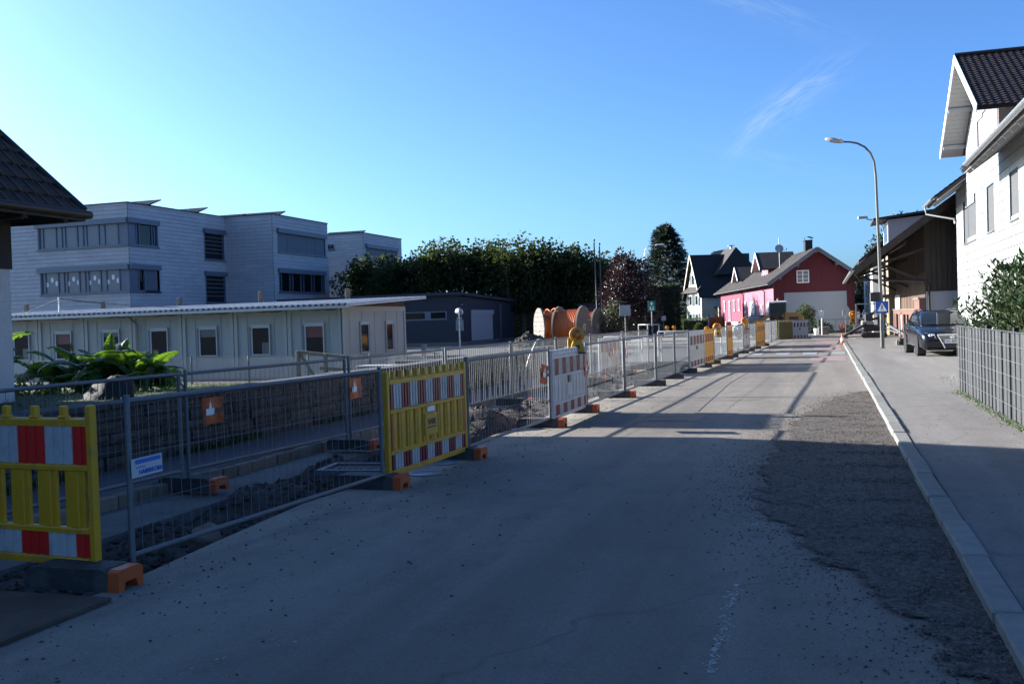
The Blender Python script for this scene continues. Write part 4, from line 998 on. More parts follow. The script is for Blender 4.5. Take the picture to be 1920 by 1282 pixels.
# ---- trees made of leaf-sized blades on real limbs
def tree_thing(name, label, cat, loc, group=None): return thing(name, label, cat, loc, 0, group)
M_plane = leafmat('plane leaf', (.022, .035, .013), .24, .7, tcol=(.08, .115, .02), spec=.2)
def plane_tree(loc, top, wid, dep, seed, label, nshoot=78):
    r = np.random.default_rng(seed); t = tree_thing('plane_tree', label, 'plane tree', loc, 'pollarded plane trees behind the garage')
    q = MB(); q.tube([(0, 0, -.3), (.05, 0, 1.2), (.0, .05, 2.6)], [.28, .22, .2], 9)
    P = []; A = []; Ls = []; knots = []
    for k in range(9):
        a = k * 2 * PI / 9 + r.uniform(-.3, .3); x, y = math.cos(a) * wid * r.uniform(.35, .75), math.sin(a) * dep * r.uniform(.35, .75); z = r.uniform(3.4, 4.9)
        q.tube([(0, 0, 2.5), (x * .45, y * .45, 3.1), (x, y, z)], [.14, .11, .07], 6); knots.append((x, y, z))
    tw = MB()
    for k in range(nshoot):
        x, y, z = knots[k % 9]; x += r.normal(0, .45); y += r.normal(0, .45)
        ed = math.hypot(x / wid, y / dep); x2 = x * 1.12 + r.normal(0, .35); y2 = y * 1.12 + r.normal(0, .35)
        zt = top * (1 - .20 * min(1, ed) ** 2) + r.uniform(-1.3, .45)
        tw.tube([(x, y, z), ((x + x2) / 2 + r.normal(0, .08), (y + y2) / 2, (z + zt) / 2), (x2, y2, zt)], [.03, .022, .008], 3, caps=False)
        m_ = 60; s = r.uniform(0, 1, m_) ** .75; wd = .52 * (1 - .62 * s) + .1
        px_ = x + (x2 - x) * s + r.normal(0, 1, m_) * wd * .7; py_ = y + (y2 - y) * s + r.normal(0, 1, m_) * wd * .7; pz_ = z + (zt - z) * s + r.normal(0, .2, m_)
        P.append(np.stack([px_, py_, pz_], -1)); A.append(np.stack([(px_ - x) * 1.2 + r.normal(0, .5, m_), (py_ - y) * 1.2 + r.normal(0, .5, m_), r.uniform(-.35, .7, m_)], -1))
    m_ = 2600; u = r.uniform(-1, 1, (m_, 3)); u[:, 2] = (u[:, 2] * .5 + .5)
    P.append(np.stack([u[:, 0] * wid * 1.02, u[:, 1] * dep * 1.02, 2.2 + u[:, 2] * (top - 3.6)], -1)); A.append(np.stack([u[:, 0] + r.normal(0, .6, m_), u[:, 1] + r.normal(0, .6, m_), r.normal(-.1, .5, m_)], -1))
    P = np.concatenate(P); A = np.concatenate(A); n = len(P)
    q.build('trunk', K['trunk'], t); tw.build('twigs', K['trunk'], t)
    leaves('crown', P, A, r.uniform(.20, .36, n), r.uniform(.18, .32, n), M_plane, t, droop=.12)
tz = 79.0
for k, (px, py, yy, w, lab) in enumerate(((702, 480, 86, 3.2, 'pollarded plane tree against the rear school block'), (760, 475, 82, 2.6, 'lower pollarded plane tree directly right of the school'), (838, 447, 80, 3.0, 'tall pollarded plane tree behind the roller door garage'),
        (912, 453, 82, 3.0, 'pollarded plane tree right of the one behind the garage'), (975, 442, 80, 2.9, 'tallest pollarded plane tree, left of the cable drums'), (1035, 452, 81, 2.8, 'pollarded plane tree above the big cable drums'), (1092, 470, 82, 2.6, 'pollarded plane tree left of the two flag poles'), (1140, 484, 88, 2.4, 'shorter pollarded plane tree behind the flag poles'))):
    p = ony(px, py, yy); plane_tree((p.x, yy, 0), p.z - .1, w, 2.6, 40 + k, lab)
# dark hedge wall under the trees closes the view
M_hedge = leafmat('hedge leaf', (.020, .034, .014), .2, .55)
hedge('hedge', 'dark tall hedge in the shade below the plane trees', -30, ony(1268, 610, 92).x, 92, 95, 4.6, M_hedge, 8000, L=(.2, .4))
hedge('hedge', 'dark hedge screening the lot right of the garage', -21.8, -15, 80, 82.5, 2.6, M_hedge, 3500, L=(.18, .34))

def blob_tree(name, label, cat, loc, trunk_h, lobes, m, n, L, W, seed, up=.2, group=None, trunk_r=.16):
    """lobes: (x,y,z,rx,ry,rz) clusters carried by limbs"""
    r = np.random.default_rng(seed); t = thing(name, label, cat, loc, 0, group); q = MB()
    q.tube([(0, 0, -.2), (.04, .02, trunk_h * .5), (0, 0, trunk_h)], [trunk_r, trunk_r * .8, trunk_r * .65], 8); P = []; A = []
    tot = sum((l[3] * l[4] + l[3] * l[5]) for l in lobes)
    for (x, y, z, a, b, c) in lobes:
        q.tube([(0, 0, trunk_h * .8), (x * .5, y * .5, (trunk_h + z) / 2), (x, y, z)], [trunk_r * .5, trunk_r * .35, trunk_r * .12], 5)
        k = int(n * (a * b + a * c) / tot); d = unit(r.normal(size=(k, 3))); rad = r.uniform(.25, 1.05, (k, 1)) ** .6
        # clumps
        cc = unit(r.normal(size=(14, 3))); w = (d @ cc.T).max(1, keepdims=True); rad = rad * (.72 + .3 * w)
        p = d * rad * np.array([a, b, c]) + np.array([x, y, z]); P.append(p); A.append(d + r.normal(0, .6, (k, 3)) + np.array([0, 0, up]))
    P = np.concatenate(P); A = np.concatenate(A); k = len(P); q.build('trunk', K['trunk'], t)
    leaves('crown', P, A, r.uniform(*L, k), r.uniform(*W, k), m, t); return t
M_red = leafmat('dark red leaf', (.024, .014, .016), .18, .4, var=.4, tcol=(.06, .02, .022), spec=.5)
p = ony(1178, 622, 66.0)
blob_tree('copper_tree', 'dark red leaved tree behind the square sign backs', 'tree', (p.x, 66, 0), 1.6, [(-.6, 0, 2.9, 1.5, 1.4, 1.3), (.7, 0, 3.1, 1.5, 1.4, 1.4), (0, 0, 4.0, 1.6, 1.4, 1.3), (-.3, .2, 5.0, .9, .9, .9), (.9, 0, 4.7, .8, .8, .8), (-.45, 0, 5.7, .3, .3, .7), (.35, 0, 5.5, .25, .3, .6), (-1.2, -.2, 1.7, 1.0, 1, .9), (.2, -.5, 1.5, 1.3, 1, 1.0), (1.5, 0, 2.0, .9, .8, .9)], M_red, 9000, (.12, .24), (.08, .15), 9, up=.5)
p = ony(1140, 622, 63.0)
M_shr = leafmat('grey green leaf', (.025, .03, .018), .25, .45, tcol=(.08, .1, .03))
blob_tree('shrub', 'loose grey green shrub at the foot of the flag poles', 'shrub', (p.x, 63, 0), .5, [(0, 0, 1.2, 1., .8, 1.1), (.8, 0, .9, .8, .7, .8), (-.7, 0, .8, .7, .7, .7), (.4, 0, 2.1, .5, .5, .8)], M_shr, 2400, (.10, .2), (.05, .1), 12, up=.6, trunk_r=.06)
# conifer
def conifer(name, label, loc, h, w, seed, m, nb=190, per=46):
    r = np.random.default_rng(seed); t = thing(name, label, 'conifer', loc); q = MB(); q.tube([(0, 0, -.2), (0, 0, h * .5), (0, 0, h * .99)], [.28, .17, .02], 8); P = []; A = []
    for k in range(nb):
        s = (k / nb) ** .85; z = .6 + (h - .7) * s; L = w * (1 - s) ** .55 * r.uniform(.72, 1.12) * (.75 if s < .08 else 1); a = k * 2.4 + r.uniform(-.3, .3); dz = L * r.uniform(.05, .42)
        e = Vector((math.cos(a) * L, math.sin(a) * L, z + dz * .5)); q.tube([(0, 0, z), (e.x * .6, e.y * .6, z + dz * .05), tuple(e)], [.04, .025, .008], 3, caps=False)
        u = r.uniform(.12, 1, per) ** .6; px_ = e.x * u; py_ = e.y * u; pz_ = z + (e.z - z) * u + r.normal(0, .10, per)
        px_ = px_ + r.normal(0, .16, per); py_ = py_ + r.normal(0, .16, per)
        P.append(np.stack([px_, py_, pz_], -1)); A.append(np.stack([math.cos(a) + r.normal(0, .55, per), math.sin(a) + r.normal(0, .55, per), r.normal(.12, .4, per)], -1))
    P = np.concatenate(P); A = np.concatenate(A); n = len(P); q.build('trunk', K['trunk'], t); leaves('crown', P, A, r.uniform(.25, .6, n), r.uniform(.06, .13, n), m, t)
M_con = leafmat('conifer needles', (.014, .023, .021), .12, .6, tcol=(.04, .07, .03))
p = ony(1247, 422, 126.0); conifer('conifer', 'tall dark blue green conifer left of the cream house', (p.x, 126, 0), p.z, 4.5, 5, M_con, 300, 90)
# trimmed garden greenery in front of the cream house
M_trim = leafmat('trimmed hedge leaf', (.02, .038, .012), .25, .5, tcol=(.08, .13, .02))
a, b = onz(1277, 621), onz(1323, 621); hedge('hedge', 'trimmed green hedge block before the cream house', a.x, b.x, a.y, a.y + 2.0, 1.25, M_trim, 3000, L=(.06, .14))
def ball(label, px, py, r_, h_, cat='shrub', n=1500):
    p = onz(px, py); t = thing('shrub', label, cat, (p.x, p.y, 0), group='clipped shrubs before the cream house'); d = unit(rng.normal(size=(n, 3))); d[:, 2] = np.abs(d[:, 2])
    P = d * np.array([r_, r_, h_]) * rng.uniform(.85, 1.03, (n, 1)); leaves('foliage', P, d + rng.normal(0, .5, (n, 3)), rng.uniform(.06, .14, n), rng.uniform(.04, .09, n), M_trim, t)
    MB().lathe([(r_ * .8, 0), (r_ * .85, h_ * .3), (r_ * .6, h_ * .7), (.01, h_ * .86)], 10).build('branches', bpy.data.materials['hedge core'], t)
ball('rounded dark shrub left of the trimmed hedge block', 1268, 620, .62, 1.15); ball('low rounded shrub at the right end of the trimmed hedge block', 1311, 621, .55, .8)
# background trees closing gaps
M_bg = leafmat('far leaf', (.012, .02, .01), .2, .6, tcol=(.035, .05, .015))
for k, (px, y, top, w, lab) in enumerate(((1612, 105, 500, 2.2, 'dark tree behind the right end of the red barn house'), (1632, 118, 500, 2.5, 'dark tree between the red house and the timber barn'), (1700, 84, 390, 2.6, 'leafy tree top showing over the timber barn roof'), (1650, 92, 442, 1.6, 'small tree top behind the flat dormer of the white house'), (1150, 110, 520, 4, 'dark tree filling the gap behind the flag poles'), (1330, 150, 560, 5, 'dark tree far behind the cream house'), (1186, 116, 535, 3.4, 'dark tree behind the copper coloured one'))):
    p = ony(px, top, y); h = p.z
    blob_tree('background_tree', lab, 'tree', (p.x, y, 0), h * .35, [(0, 0, h * .62, w, w, h * .38), (w * .5, 0, h * .5, w * .8, w * .8, h * .3), (-w * .5, 0, h * .52, w * .8, w * .8, h * .3)], M_bg, 2600, (.2, .4), (.12, .25), 70 + k, group='trees behind the houses')

# ---- cable drums
def cable_drum(label, loc, rz, rad, width, wmat, full=1.0, n_lay=13, group='cable drums beside the works', cradle=True):
    t = thing('cable_drum', label, 'cable drum', loc, rz, group); T = Matrix.Translation((0, 0, rad)) @ Matrix.Rotation(PI / 2, 4, 'Y')   # axis along local x
    for sg in (-1, 1):
        fl_ = MB(); th_ = .09
        nb = 9; w = 2 * rad / nb
        for i in range(nb):
            a, b = -rad + i * w + .006, -rad + (i + 1) * w - .006; pts = []
            for k in range(5): u = a + (b - a) * k / 4; pts.append((u, math.sqrt(max(0, rad * rad - u * u))))
            pts += [(u, -v) for u, v in pts[::-1]]
            # drop duplicates at the rim
            pp = []
            for q_ in pts:
                if not pp or (abs(q_[0] - pp[-1][0]) + abs(q_[1] - pp[-1][1])) > 1e-4: pp.append(q_)
            MB_ = fl_; MB_.prism(pp, sg * width / 2 - th_ / 2 + rng.uniform(-.006, .006), sg * width / 2 + th_ / 2, 'xy', T=T)
        f_ = fl_.build('flange', wmat, t)
        h_ = MB(); h_.lathe([(.22, sg * (width / 2 + th_ / 2 - .01)), (.22, sg * (width / 2 + th_ / 2 + .02)), (.08, sg * (width / 2 + th_ / 2 + .02)), (.08, sg * (width / 2 + .0))], 16, T=T); h_.build('hub', K['zinc'], f_)
    MB().lathe([(rad * .45, -width / 2), (rad * .45, width / 2)], 20, T=T).build('core', wmat, t)
    pr = []; W_ = width - .1; n_ = n_lay
    for i in range(n_):
        for k in range(5):
            u = (i + k / 5) / n_; e = rad * full * .8 * (1 - (.22 if full < .95 else 0) * max(0, .5 - u)) ; pr.append((e + .05 * math.sin(PI * k / 5), -W_ / 2 + W_ * u))
    MB().lathe(pr, 40, T=T).build('wound_duct', K['cable'], t)
    if full < .95:
        q = MB()
        for k in range(6):
            c0 = rng.uniform(-.3, .4) * W_; tl_ = rng.uniform(-.25, .25); q.tube([(c0 + tl_ * math.sin(a), math.cos(a) * (rad * .82 + .03 * k), rad + math.sin(a) * (rad * .82 + .03 * k)) for a in np.linspace(0, 2 * PI, 28)], .035, 5)
        q.build('loose_duct', K['cable'], t)
    return t
d1 = onz(1073, 655); cable_drum('largest drum, full of orange duct, nearest the amber warning lamp', (d1.x, d1.y, 0), R(-7), 1.16, 1.35, K['drumwood_new'], 1.0)
d2 = onz(1024, 655); cable_drum('partly emptied drum with loose orange duct, left of the full one', (d2.x - .1, d2.y + 1.2, 0), R(31), 1.15, 1.15, K['drumwood'], .9, 13)
d3 = onz(1094, 646); cable_drum('drum mostly hidden behind the full orange one', (d3.x, d3.y + 1.5, 0), R(-8), 1.12, 1.25, K['drumwood'], .97)
d4 = onz(1344, 624); cable_drum('small distant drum of orange duct in front of the pink house', (d4.x, d4.y, 0), R(10), .85, 1.25, K['drumwood_new'], .8, 12)
# spoil heaps
def heap(label, loc, r_, h_, seed, name='soil_heap'):
    xs_ = np.linspace(-1, 1, 30); r = np.random.default_rng(seed); a = r.uniform(0, 6, 6)
    def z(x, y):
        d = math.hypot(x, y); return h_ * max(0, 1 - d ** 1.5) * (1 + .25 * math.sin(6 * x + a[0]) * math.cos(5 * y + a[1])) + .05 * math.sin(19 * x + a[2]) * math.cos(17 * y + a[3]) * max(0, 1 - d) - .03
    X, Y = np.meshgrid(xs_, xs_); Z = np.array([[z(x, y) for x in xs_] for y in xs_]); v = np.stack([X * r_, Y * r_, Z], -1).reshape(-1, 3); i = np.arange(29)[None, :] + 30 * np.arange(29)[:, None]
    t = thing(name, label, 'soil heap', loc); raw_mesh('mound', v, np.stack([i, i + 1, i + 31, i + 30], -1).reshape(-1, 4), K['soil'], t, None, True)
    m_ = 350; px_ = r.normal(0, .4, m_) * r_; py_ = r.normal(0, .4, m_) * r_
    pebbles('lumps', [(x, y, z(max(-1, min(1, x / r_)), max(-1, min(1, y / r_))) + .02) for x, y in zip(px_, py_)], .03 + .09 * r.uniform(0, 1, m_) ** 3, K['soil'], t, 'stuff', .8)
p = onz(995, 662); heap('dark soil heap in front of the partly emptied cable drum', (p.x, p.y, 0), 1.5, .95, 5)
p = onz(1228, 632); heap('dark soil heap left of the clipped shrubs', (p.x, p.y, 0), 1.5, 1.1, 6)
# ---- poles and signs beyond the works
def pole(label, px, top, base, y, r_, name='flag_pole', cat='flag pole', group=None, m='galv', capz=True):
    a, b = ony(px[0], top, y), ony(px[1], base, y); t = thing(name, label, cat, (b.x, y, 0), 0, group)
    MB().tube([(0, 0, -.1), ((a.x - b.x) * .5, 0, a.z * .5), (a.x - b.x, 0, a.z)], [r_, r_ * .9, r_ * .7], 8).build('mast', K[m], t)
    if capz: MB().lathe([(r_ * .9, 0), (r_ * 1.5, .03), (r_ * 1.4, .1), (.01, .14)], 8, T=Matrix.Translation((a.x - b.x, 0, a.z))).build('cap', K['black'], t); MB().box(a.x - b.x - .02, a.x - b.x + .02, -.14, -.06, .9, a.z - .1).build('halyard', K['black'], t)
    return t, a, b
pole('taller left one of two flag poles beside the plane trees', (1114, 1121), 452, 610, 66, .05, group='flag poles')
pole('shorter right one of two flag poles beside the copper tree', (1124, 1130), 459, 612, 65, .05, group='flag poles')
sp_ = ony(862, 640, 40.0); sg = thing('traffic_sign', 'back of a round sign over a plate on a white pole before the garage', 'traffic sign', (sp_.x, 40, 0))
q = MB().tube([(0, 0, -.4), (0, 0, ony(860, 578, 40).z)], .035, 8); q.build('post', K['white'], sg)
def sz(py): return ony(862, py, 40).z
cz = (sz(577) + sz(593)) / 2; r_ = (sz(577) - sz(593)) / 2
MB().lathe([(r_, -.01), (r_, .01), (.001, .012)], 24, T=Matrix.Translation((0, .05, cz)) @ Matrix.Rotation(PI / 2, 4, 'X')).build('round_plate', K['signgrey'], sg)
MB().box(-.12, .12, .04, .06, sz(599), sz(594)).build('small_plate', K['signgrey'], sg); MB().bbox(-.17, .17, .04, .06, sz(620), sz(599.5), .004).build('rectangular_plate', K['signgrey'], sg)
q = MB(); 
for zz in (sz(585), sz(599), sz(612)): q.box(-.07, .07, -.04, .045, zz - .015, zz + .015)
q.build('clamp', K['zinc'], sg)
def plate_sign(label, px, y, yt, yb, w, base, m, name='sign_board', cat='sign', pc='galv', post_r=.03, pw=0):
    a = ony(px, (yt + yb) / 2, y); t = thing(name, label, cat, (a.x, y, 0)); z1, z0 = ony(px, yt, y).z, ony(px, yb, y).z
    MB().tube([(0, .03, -.1), (0, .03, z1 - .05)], post_r, 7).build('post', K[pc], t); MB().bbox(-w / 2, w / 2, -.012, .0, z0, z1, .005).build('plate', m, t)
    q = MB()
    for zz in (z0 + (z1 - z0) * .25, z0 + (z1 - z0) * .75): q.box(-w * .4, w * .4, .0, .02, zz - .02, zz + .02)
    q.build('bracket', K['zinc'], t); return t
M_wsign = mat('pale sign back', (.26, .27, .28), .5, var=.05)
t_ = plate_sign('large pale square sign back on a dark pole beside the copper tree', 1172, 46, 572, 592, .52, 630, M_wsign, pc='galv')
MB().box(-.2, .26, -.03, -.013, 1.62, 1.66).build('clamp_bar', K['black'], t_)
plate_sign('small grey square sign back between conifer and copper tree', 1244, 75, 592, 601, .36, 612, mat('grey sign', (.30, .30, .29), .6))
plate_sign('small grey square sign before the white barn wall of the red house', 1585, 74, 580, 592, .40, 622, K['signgrey'])
g_ = plate_sign('green sign box with white arrow and figure on a lamp pole', 1222, 62, 564, 583, .46, 612, mat('green sign', (.015, .16, .10), .4), pc='galv', post_r=.05)
zc = (ony(1222, 564, 62).z + ony(1222, 583, 62).z) / 2
MB().prism([(-.11, zc + .13), (0, zc + .26), (.11, zc + .13), (.04, zc + .13), (.04, zc + .04), (-.04, zc + .04), (-.04, zc + .13)], -.02, -.014, 'xz').build('arrow', K['white'], g_)
MB().prism([(-.12, zc - .25), (.12, zc - .25), (.12, zc - .02), (.06, zc - .02), (.06, zc - .18), (-.06, zc - .18), (-.06, zc - .02), (-.12, zc - .02)], -.02, -.014, 'xz').build('pictogram', K['white'], g_)
# street lamp half hidden by the conifer
a = ony(1210, 600, 80); ld = thing('street_lamp', 'distant grey street lamp in front of the dark conifer', 'street lamp', (a.x, 80, 0)); e = ony(1238, 459, 80)
q = MB(); q.tube([(0, 0, 0), (0, 0, 5.6), (.15, 0, e.z - .35), (.45, 0, e.z - .05), (e.x - a.x - .3, 0, e.z)], [.07, .055, .045, .04, .035], 8); q.build('mast', K['zinc'], ld)
MB().bbox(e.x - a.x - .35, e.x - a.x + .30, -.12, .12, e.z - .05, e.z + .07, .03).build('lamp_head', mat('lamp grey', (.45, .46, .47), .4), ld)
# ------------------------------------------------------------------ the works: fences, barricades, feet, lamps
def fence_panel(L=3.4, H=1.2):
    t = thing('mobile_fence', 'x', 'fence panel', group='galvanised fence panels along the works')
    for x in (.02, L - .02): MB().tube([(x, 0, .06), (x, 0, H + .02)], .021, 9).build('post', K['galv'], t)
    for z in (.14, H - .02): MB().tube([(.03, 0, z), (L - .03, 0, z)], .019, 8).build('rail', K['galv'], t)
    q = MB(); n = int(L / .1); q.fixn = False
    for k in range(1, n):
        x = .02 + (L - .04) * k / n; b = rng.uniform(-.004, .004, 2); s = rng.uniform(-.006, .006)
        q.tube([(x, .004, .15), (x + s, b[0], .48), (x - s, b[1], .82), (x, .004, H - .03)], .0029, 3, caps=False, smooth=False)
    for z in (.48, .82): q.tube([(.02, -.004, z), (L * .5, .006, z + rng.uniform(-.01, .01)), (L - .02, -.004, z)], .0026, 3, caps=False, smooth=False)
    q.build('wire_mesh', K['wire'], t, 'stuff')
    return t
def barricade(L, body, cols, pitch, peg_w, peg_p, closed=False, labelplate=False, reflect=False, slat_w=.66, name='barricade'):
    t = thing(name, 'x', 'barricade'); e = .055
    q = MB(); q.bbox(-.0, e, -.028, .028, .06, 1.17, .008); q.bbox(L - e, L, -.028, .028, .06, 1.17, .008)
    q.build_each('end_post', body, t)
    for z0, z1 in ((.10, .155), (.315, .355), (.735, .775), (1.03, 1.085)):
        q = MB(); q.bbox(e + .001, L - e - .001, -.026, .026, z0, z1, .012); q.build('rail', body, t)
    n = max(1, round((L - 2 * e) / pitch))
    # ribbed boards carrying red and white fields
    for z0, z1 in ((.156, .314), (.776, 1.029)):
        q = MB(); N_ = n * 6; w = (L - 2 * e) / N_
        for i in range(N_):
            u0, u1 = e + i * w, e + (i + 1) * w; f = ((u0 + u1) / 2 - e) / ((L - 2 * e) / n) + .5; mi = int(f) % 2
            d0 = -.016 - (.008 if i % 2 else 0); d1 = d0
            q.add([(u0, d0, z0), (u1, d0, z0), (u1, d0, z1), (u0, d0, z1), (u0, -d0, z0), (u1, -d0, z0), (u1, -d0, z1), (u0, -d0, z1)], [(0, 1, 2, 3), (5, 4, 7, 6), (0, 3, 7, 4), (1, 5, 6, 2), (0, 4, 5, 1), (3, 2, 6, 7)], mi)
        q.build('striped_board', cols, t)
    sp = (L - 2 * e) / n
    sm = MB(); sw = sp * slat_w if not closed else sp * .94
    sm.bbox(-sw / 2, sw / 2, -.014, .014, .356, .734, .005); sm.bbox(-sw / 4.5, sw / 4.5, -.022, .022, .357, .733, .006); s_ = sm.build('slat', body, t)
    k0 = 0
    for i in range(n):
        o = s_ if i == 0 else s_.copy()
        if i: C.objects.link(o); o.parent = t
        o.location = (e + sp * (i + .5), 0, 0)
    npg = max(2, round(L / peg_p)); pm = MB(); pm.bbox(-peg_w / 2, peg_w / 2, -.022, .022, 1.086, 1.165, .006); pm.bbox(-peg_w * .75, peg_w * .75, -.026, .026, 1.0855, 1.10, .005); p_ = pm.build('peg', body, t)
    for i in range(1, npg):
        o = p_ if i == 1 else p_.copy()
        if i > 1: C.objects.link(o); o.parent = t
        o.location = (L * i / npg, 0, 0)
    if labelplate:
        MB().bbox(L * .5 - .16, L * .5 + .16, -.034, .034, .42, .66, .008).build('label_block', body, t)
        MB().box(L * .5 - .09, L * .5 + .09, -.031, -.0305 + .003, .672, .728).build('notice', K['white'], t)
        text('HABE', .085, K['black'], t, (L * .5 + .0, -.0365, .56), (PI / 2, 0, 0), bold=.004); MB().box(L * .5 - .11, L * .5 + .11, -.0365, -.0345, .495, .51).build('underline', K['black'], t)
    if reflect:
        for x in (e + .02, L - e - .07): MB().box(x, x + .05, -.026, -.0235, .36, .73).build('reflector', K['orange'], t)
    return t
def foot(cap='orange'):
    t = thing('rubber_block', 'x', 'fence foot', group='black rubber feet under the fences')
    q = MB(); q.prism([(-.55, .0), (.10, .0), (.10, .115), (.05, .14), (-.50, .14), (-.55, .115)], -.12, .12, 'xz')
    q.build('body', K['rubber'], t)
    for x0, x1 in ((.1005, .185),):
        c = MB()
        c.prism([(-.12, .0), (-.07, 0), (-.05, .055), (.05, .055), (.07, 0), (.12, 0), (.115, .125), (.09, .14), (-.09, .14), (-.115, .125)], x0, x1, 'yz'); c.build('end_cap', K[cap], t)
    return t
FXY = ([2, 5.5, 9.2, 11.3, 14.65, 17, 20, 23.5, 28, 33.4, 45, 58], [-4.7, -4.50, -4.25, -4.15, -4.02, -4.02, -3.95, -3.83, -3.72, -3.55, -3.1, -2.62])
BXY = ([0, 9.15, 12.5, 19, 26, 33, 40], [-6.95, -6.62, -6.36, -6.12, -6.0, -5.6, -5.5])
def fxp(y): return float(np.interp(y, *FXY))
def bxp(y): return float(np.interp(y, *BXY))
fp = fence_panel(); nfp = 0
def put_panel(fn, y0, y1, label, jit=0.0):
    global nfp
    p, q = Vector((fn(y0), y0)), Vector((fn(y1), y1)); d = q - p
    o = place(fp, nfp, (p.x + jit, p.y, 0), math.atan2(d.y, d.x), label); o.scale = (d.length / 3.4, 1, 1); nfp += 1; return o
ft = foot(); nft = 0; fb = foot('rubber'); nfb = 0
def put_foot(x, y, label, rz=0.0, z=0.0):
    global nft, nfb
    if y > 22.0 and z > -.05: place(fb, nfb, (x, y, z), rz + rng.uniform(-.04, .04), label.replace('rubber foot', 'all black rubber foot')); nfb += 1
    else: place(ft, nft, (x, y, z), rz + rng.uniform(-.04, .04), label); nft += 1
put_panel(fxp, 5.57, 9.08, 'nearest road-side fence panel, between the two yellow barricades')
put_panel(fxp, 11.26, 14.58, 'fence panel between the yellow and the white barricade on the road side')
put_panel(fxp, 16.96, 20.02, 'road-side fence panel starting at the amber lamp')
put_panel(fxp, 20.08, 23.3, 'second road-side fence panel beyond the amber lamp')
put_panel(fxp, 23.38, 25.9, 'third road-side fence panel beyond the amber lamp'); put_panel(fxp, 25.97, 28.25, 'fence panel ending at the second white barricade')
put_panel(fxp, 33.4, 36.6, 'fence panel just beyond the orange yellow barricade'); put_panel(fxp, 38.1, 41.5, 'fence panel before the distant small white barricade'); put_panel(fxp, 43.8, 46.4, 'fence panel beyond the distant small white barricade')
put_panel(fxp, 50.6, 54.0, 'farthest road-side fence panel along the kerb line'); put_panel(fxp, 54.1, 57.2, 'fence panel at the far corner of the works')
back = ((1.9, 5.3, 'back row fence panel behind the cut yellow barricade at the left edge'), (5.7, 9.1, 'back row fence panel behind the blue and white sign'), (9.17, 12.45, 'back row fence panel carrying two orange boards'), (12.52, 15.85, 'back row fence panel behind the yellow barricade'), (15.92, 19.25, 'back row fence panel in front of the rough stone wall end'),
        (19.32, 22.6, 'back row fence panel left of the amber lamp'), (22.67, 25.95, 'back row fence panel behind the amber lamp'), (26.0, 29.3, 'back row fence panel by the white board beyond the lamp'), (29.4, 32.7, 'farthest back row fence panel by the pipe railings'))
for a, b, lab in back: put_panel(bxp, a, b, lab)
# barricades
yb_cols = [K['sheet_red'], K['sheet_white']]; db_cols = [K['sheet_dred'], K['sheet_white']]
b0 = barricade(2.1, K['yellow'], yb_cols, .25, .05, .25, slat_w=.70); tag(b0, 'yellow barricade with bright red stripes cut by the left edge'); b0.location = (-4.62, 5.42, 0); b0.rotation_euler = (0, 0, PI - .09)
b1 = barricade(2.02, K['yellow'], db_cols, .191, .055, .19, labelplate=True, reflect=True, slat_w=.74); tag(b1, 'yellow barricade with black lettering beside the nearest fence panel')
def set_along(o, fn, y0, y1, L):
    p, q = Vector((fn(y0), y0)), Vector((fn(y1), y1)); d = q - p; o.location = (p.x, p.y, 0); o.rotation_euler = (0, 0, math.atan2(d.y, d.x)); o.scale = (d.length / L, 1, 1)
set_along(b1, fxp, 9.16, 11.2, 2.02); 
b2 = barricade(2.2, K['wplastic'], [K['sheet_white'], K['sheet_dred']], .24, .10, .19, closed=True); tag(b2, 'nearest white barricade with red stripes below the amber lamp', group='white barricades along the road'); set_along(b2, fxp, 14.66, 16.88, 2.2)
MB().bbox(.93, 1.10, -.034, .03, .62, .73, .006).build('grip_hole', K['black'], b2); MB().box(.88, 1.2, -.029, -.0235, .42, .60).build('label_block', K['wplastic'], b2)
def wcopy(y0, y1, lab, src=None, L=2.2):
    o = copy_tree(src or b2, None, lab); set_along(o, fxp, y0, y1, L); return o
wcopy(28.35, 31.2, 'second white barricade, joined to the orange yellow one'); wcopy(41.6, 43.7, 'small distant white barricade beyond the tall lamp')
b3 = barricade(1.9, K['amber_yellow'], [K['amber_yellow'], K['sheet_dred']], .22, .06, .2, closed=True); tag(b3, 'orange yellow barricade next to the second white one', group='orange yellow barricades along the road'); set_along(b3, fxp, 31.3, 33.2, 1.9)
for y0, y1, lab in ((36.7, 38.0, 'narrow orange yellow barricade under a warning lamp'), (46.6, 48.4, 'orange yellow barricade just before the dark parked car'), (48.5, 50.4, 'orange yellow barricade farthest along the road side')): wcopy(y0, y1, lab, b3, 1.9)
p = onz(1421, 641); o = copy_tree(b3, None, 'orange yellow barricade facing the viewer before the loader'); o.location = (p.x, p.y, 0); o.rotation_euler = (0, 0, .15); o.scale = (.32, 1, 1)
o.scale = (.36, 1, 1)
M_ybd = mat('dusty yellow green boards', (.15, .12, .02), .6, var=.15, scale=2)
cy = barricade(1.9, M_ybd, [M_ybd, M_ybd], .22, .06, .2, closed=True); tag(cy, 'yellow green closed barricade across the end of the works', group='barricades across the end'); p = onz(1457, 640); q_ = onz(1487, 639); cy.location = (p.x, p.y, 0); cy.scale = ((q_ - p).length / 1.9, 1, 1); cy.rotation_euler = (0, 0, math.atan2(q_.y - p.y, q_.x - p.x))
o = copy_tree(b2, None, 'white barricade closing the right end of the works'); o.rotation_euler = (0, 0, 0); p = onz(1487, 639); q_ = onz(1500, 638); o.location = (p.x, p.y, 0); o.scale = ((q_ - p).length / 2.2, 1, 1)
o = copy_tree(fp, None, 'short fence panel across the end of the works'); p = onz(1440, 641); q_ = onz(1457, 640); o.location = (p.x, p.y - .1, 0); o.rotation_euler = (0, 0, 0); o.scale = ((q_ - p).length / 3.4, 1, 1)
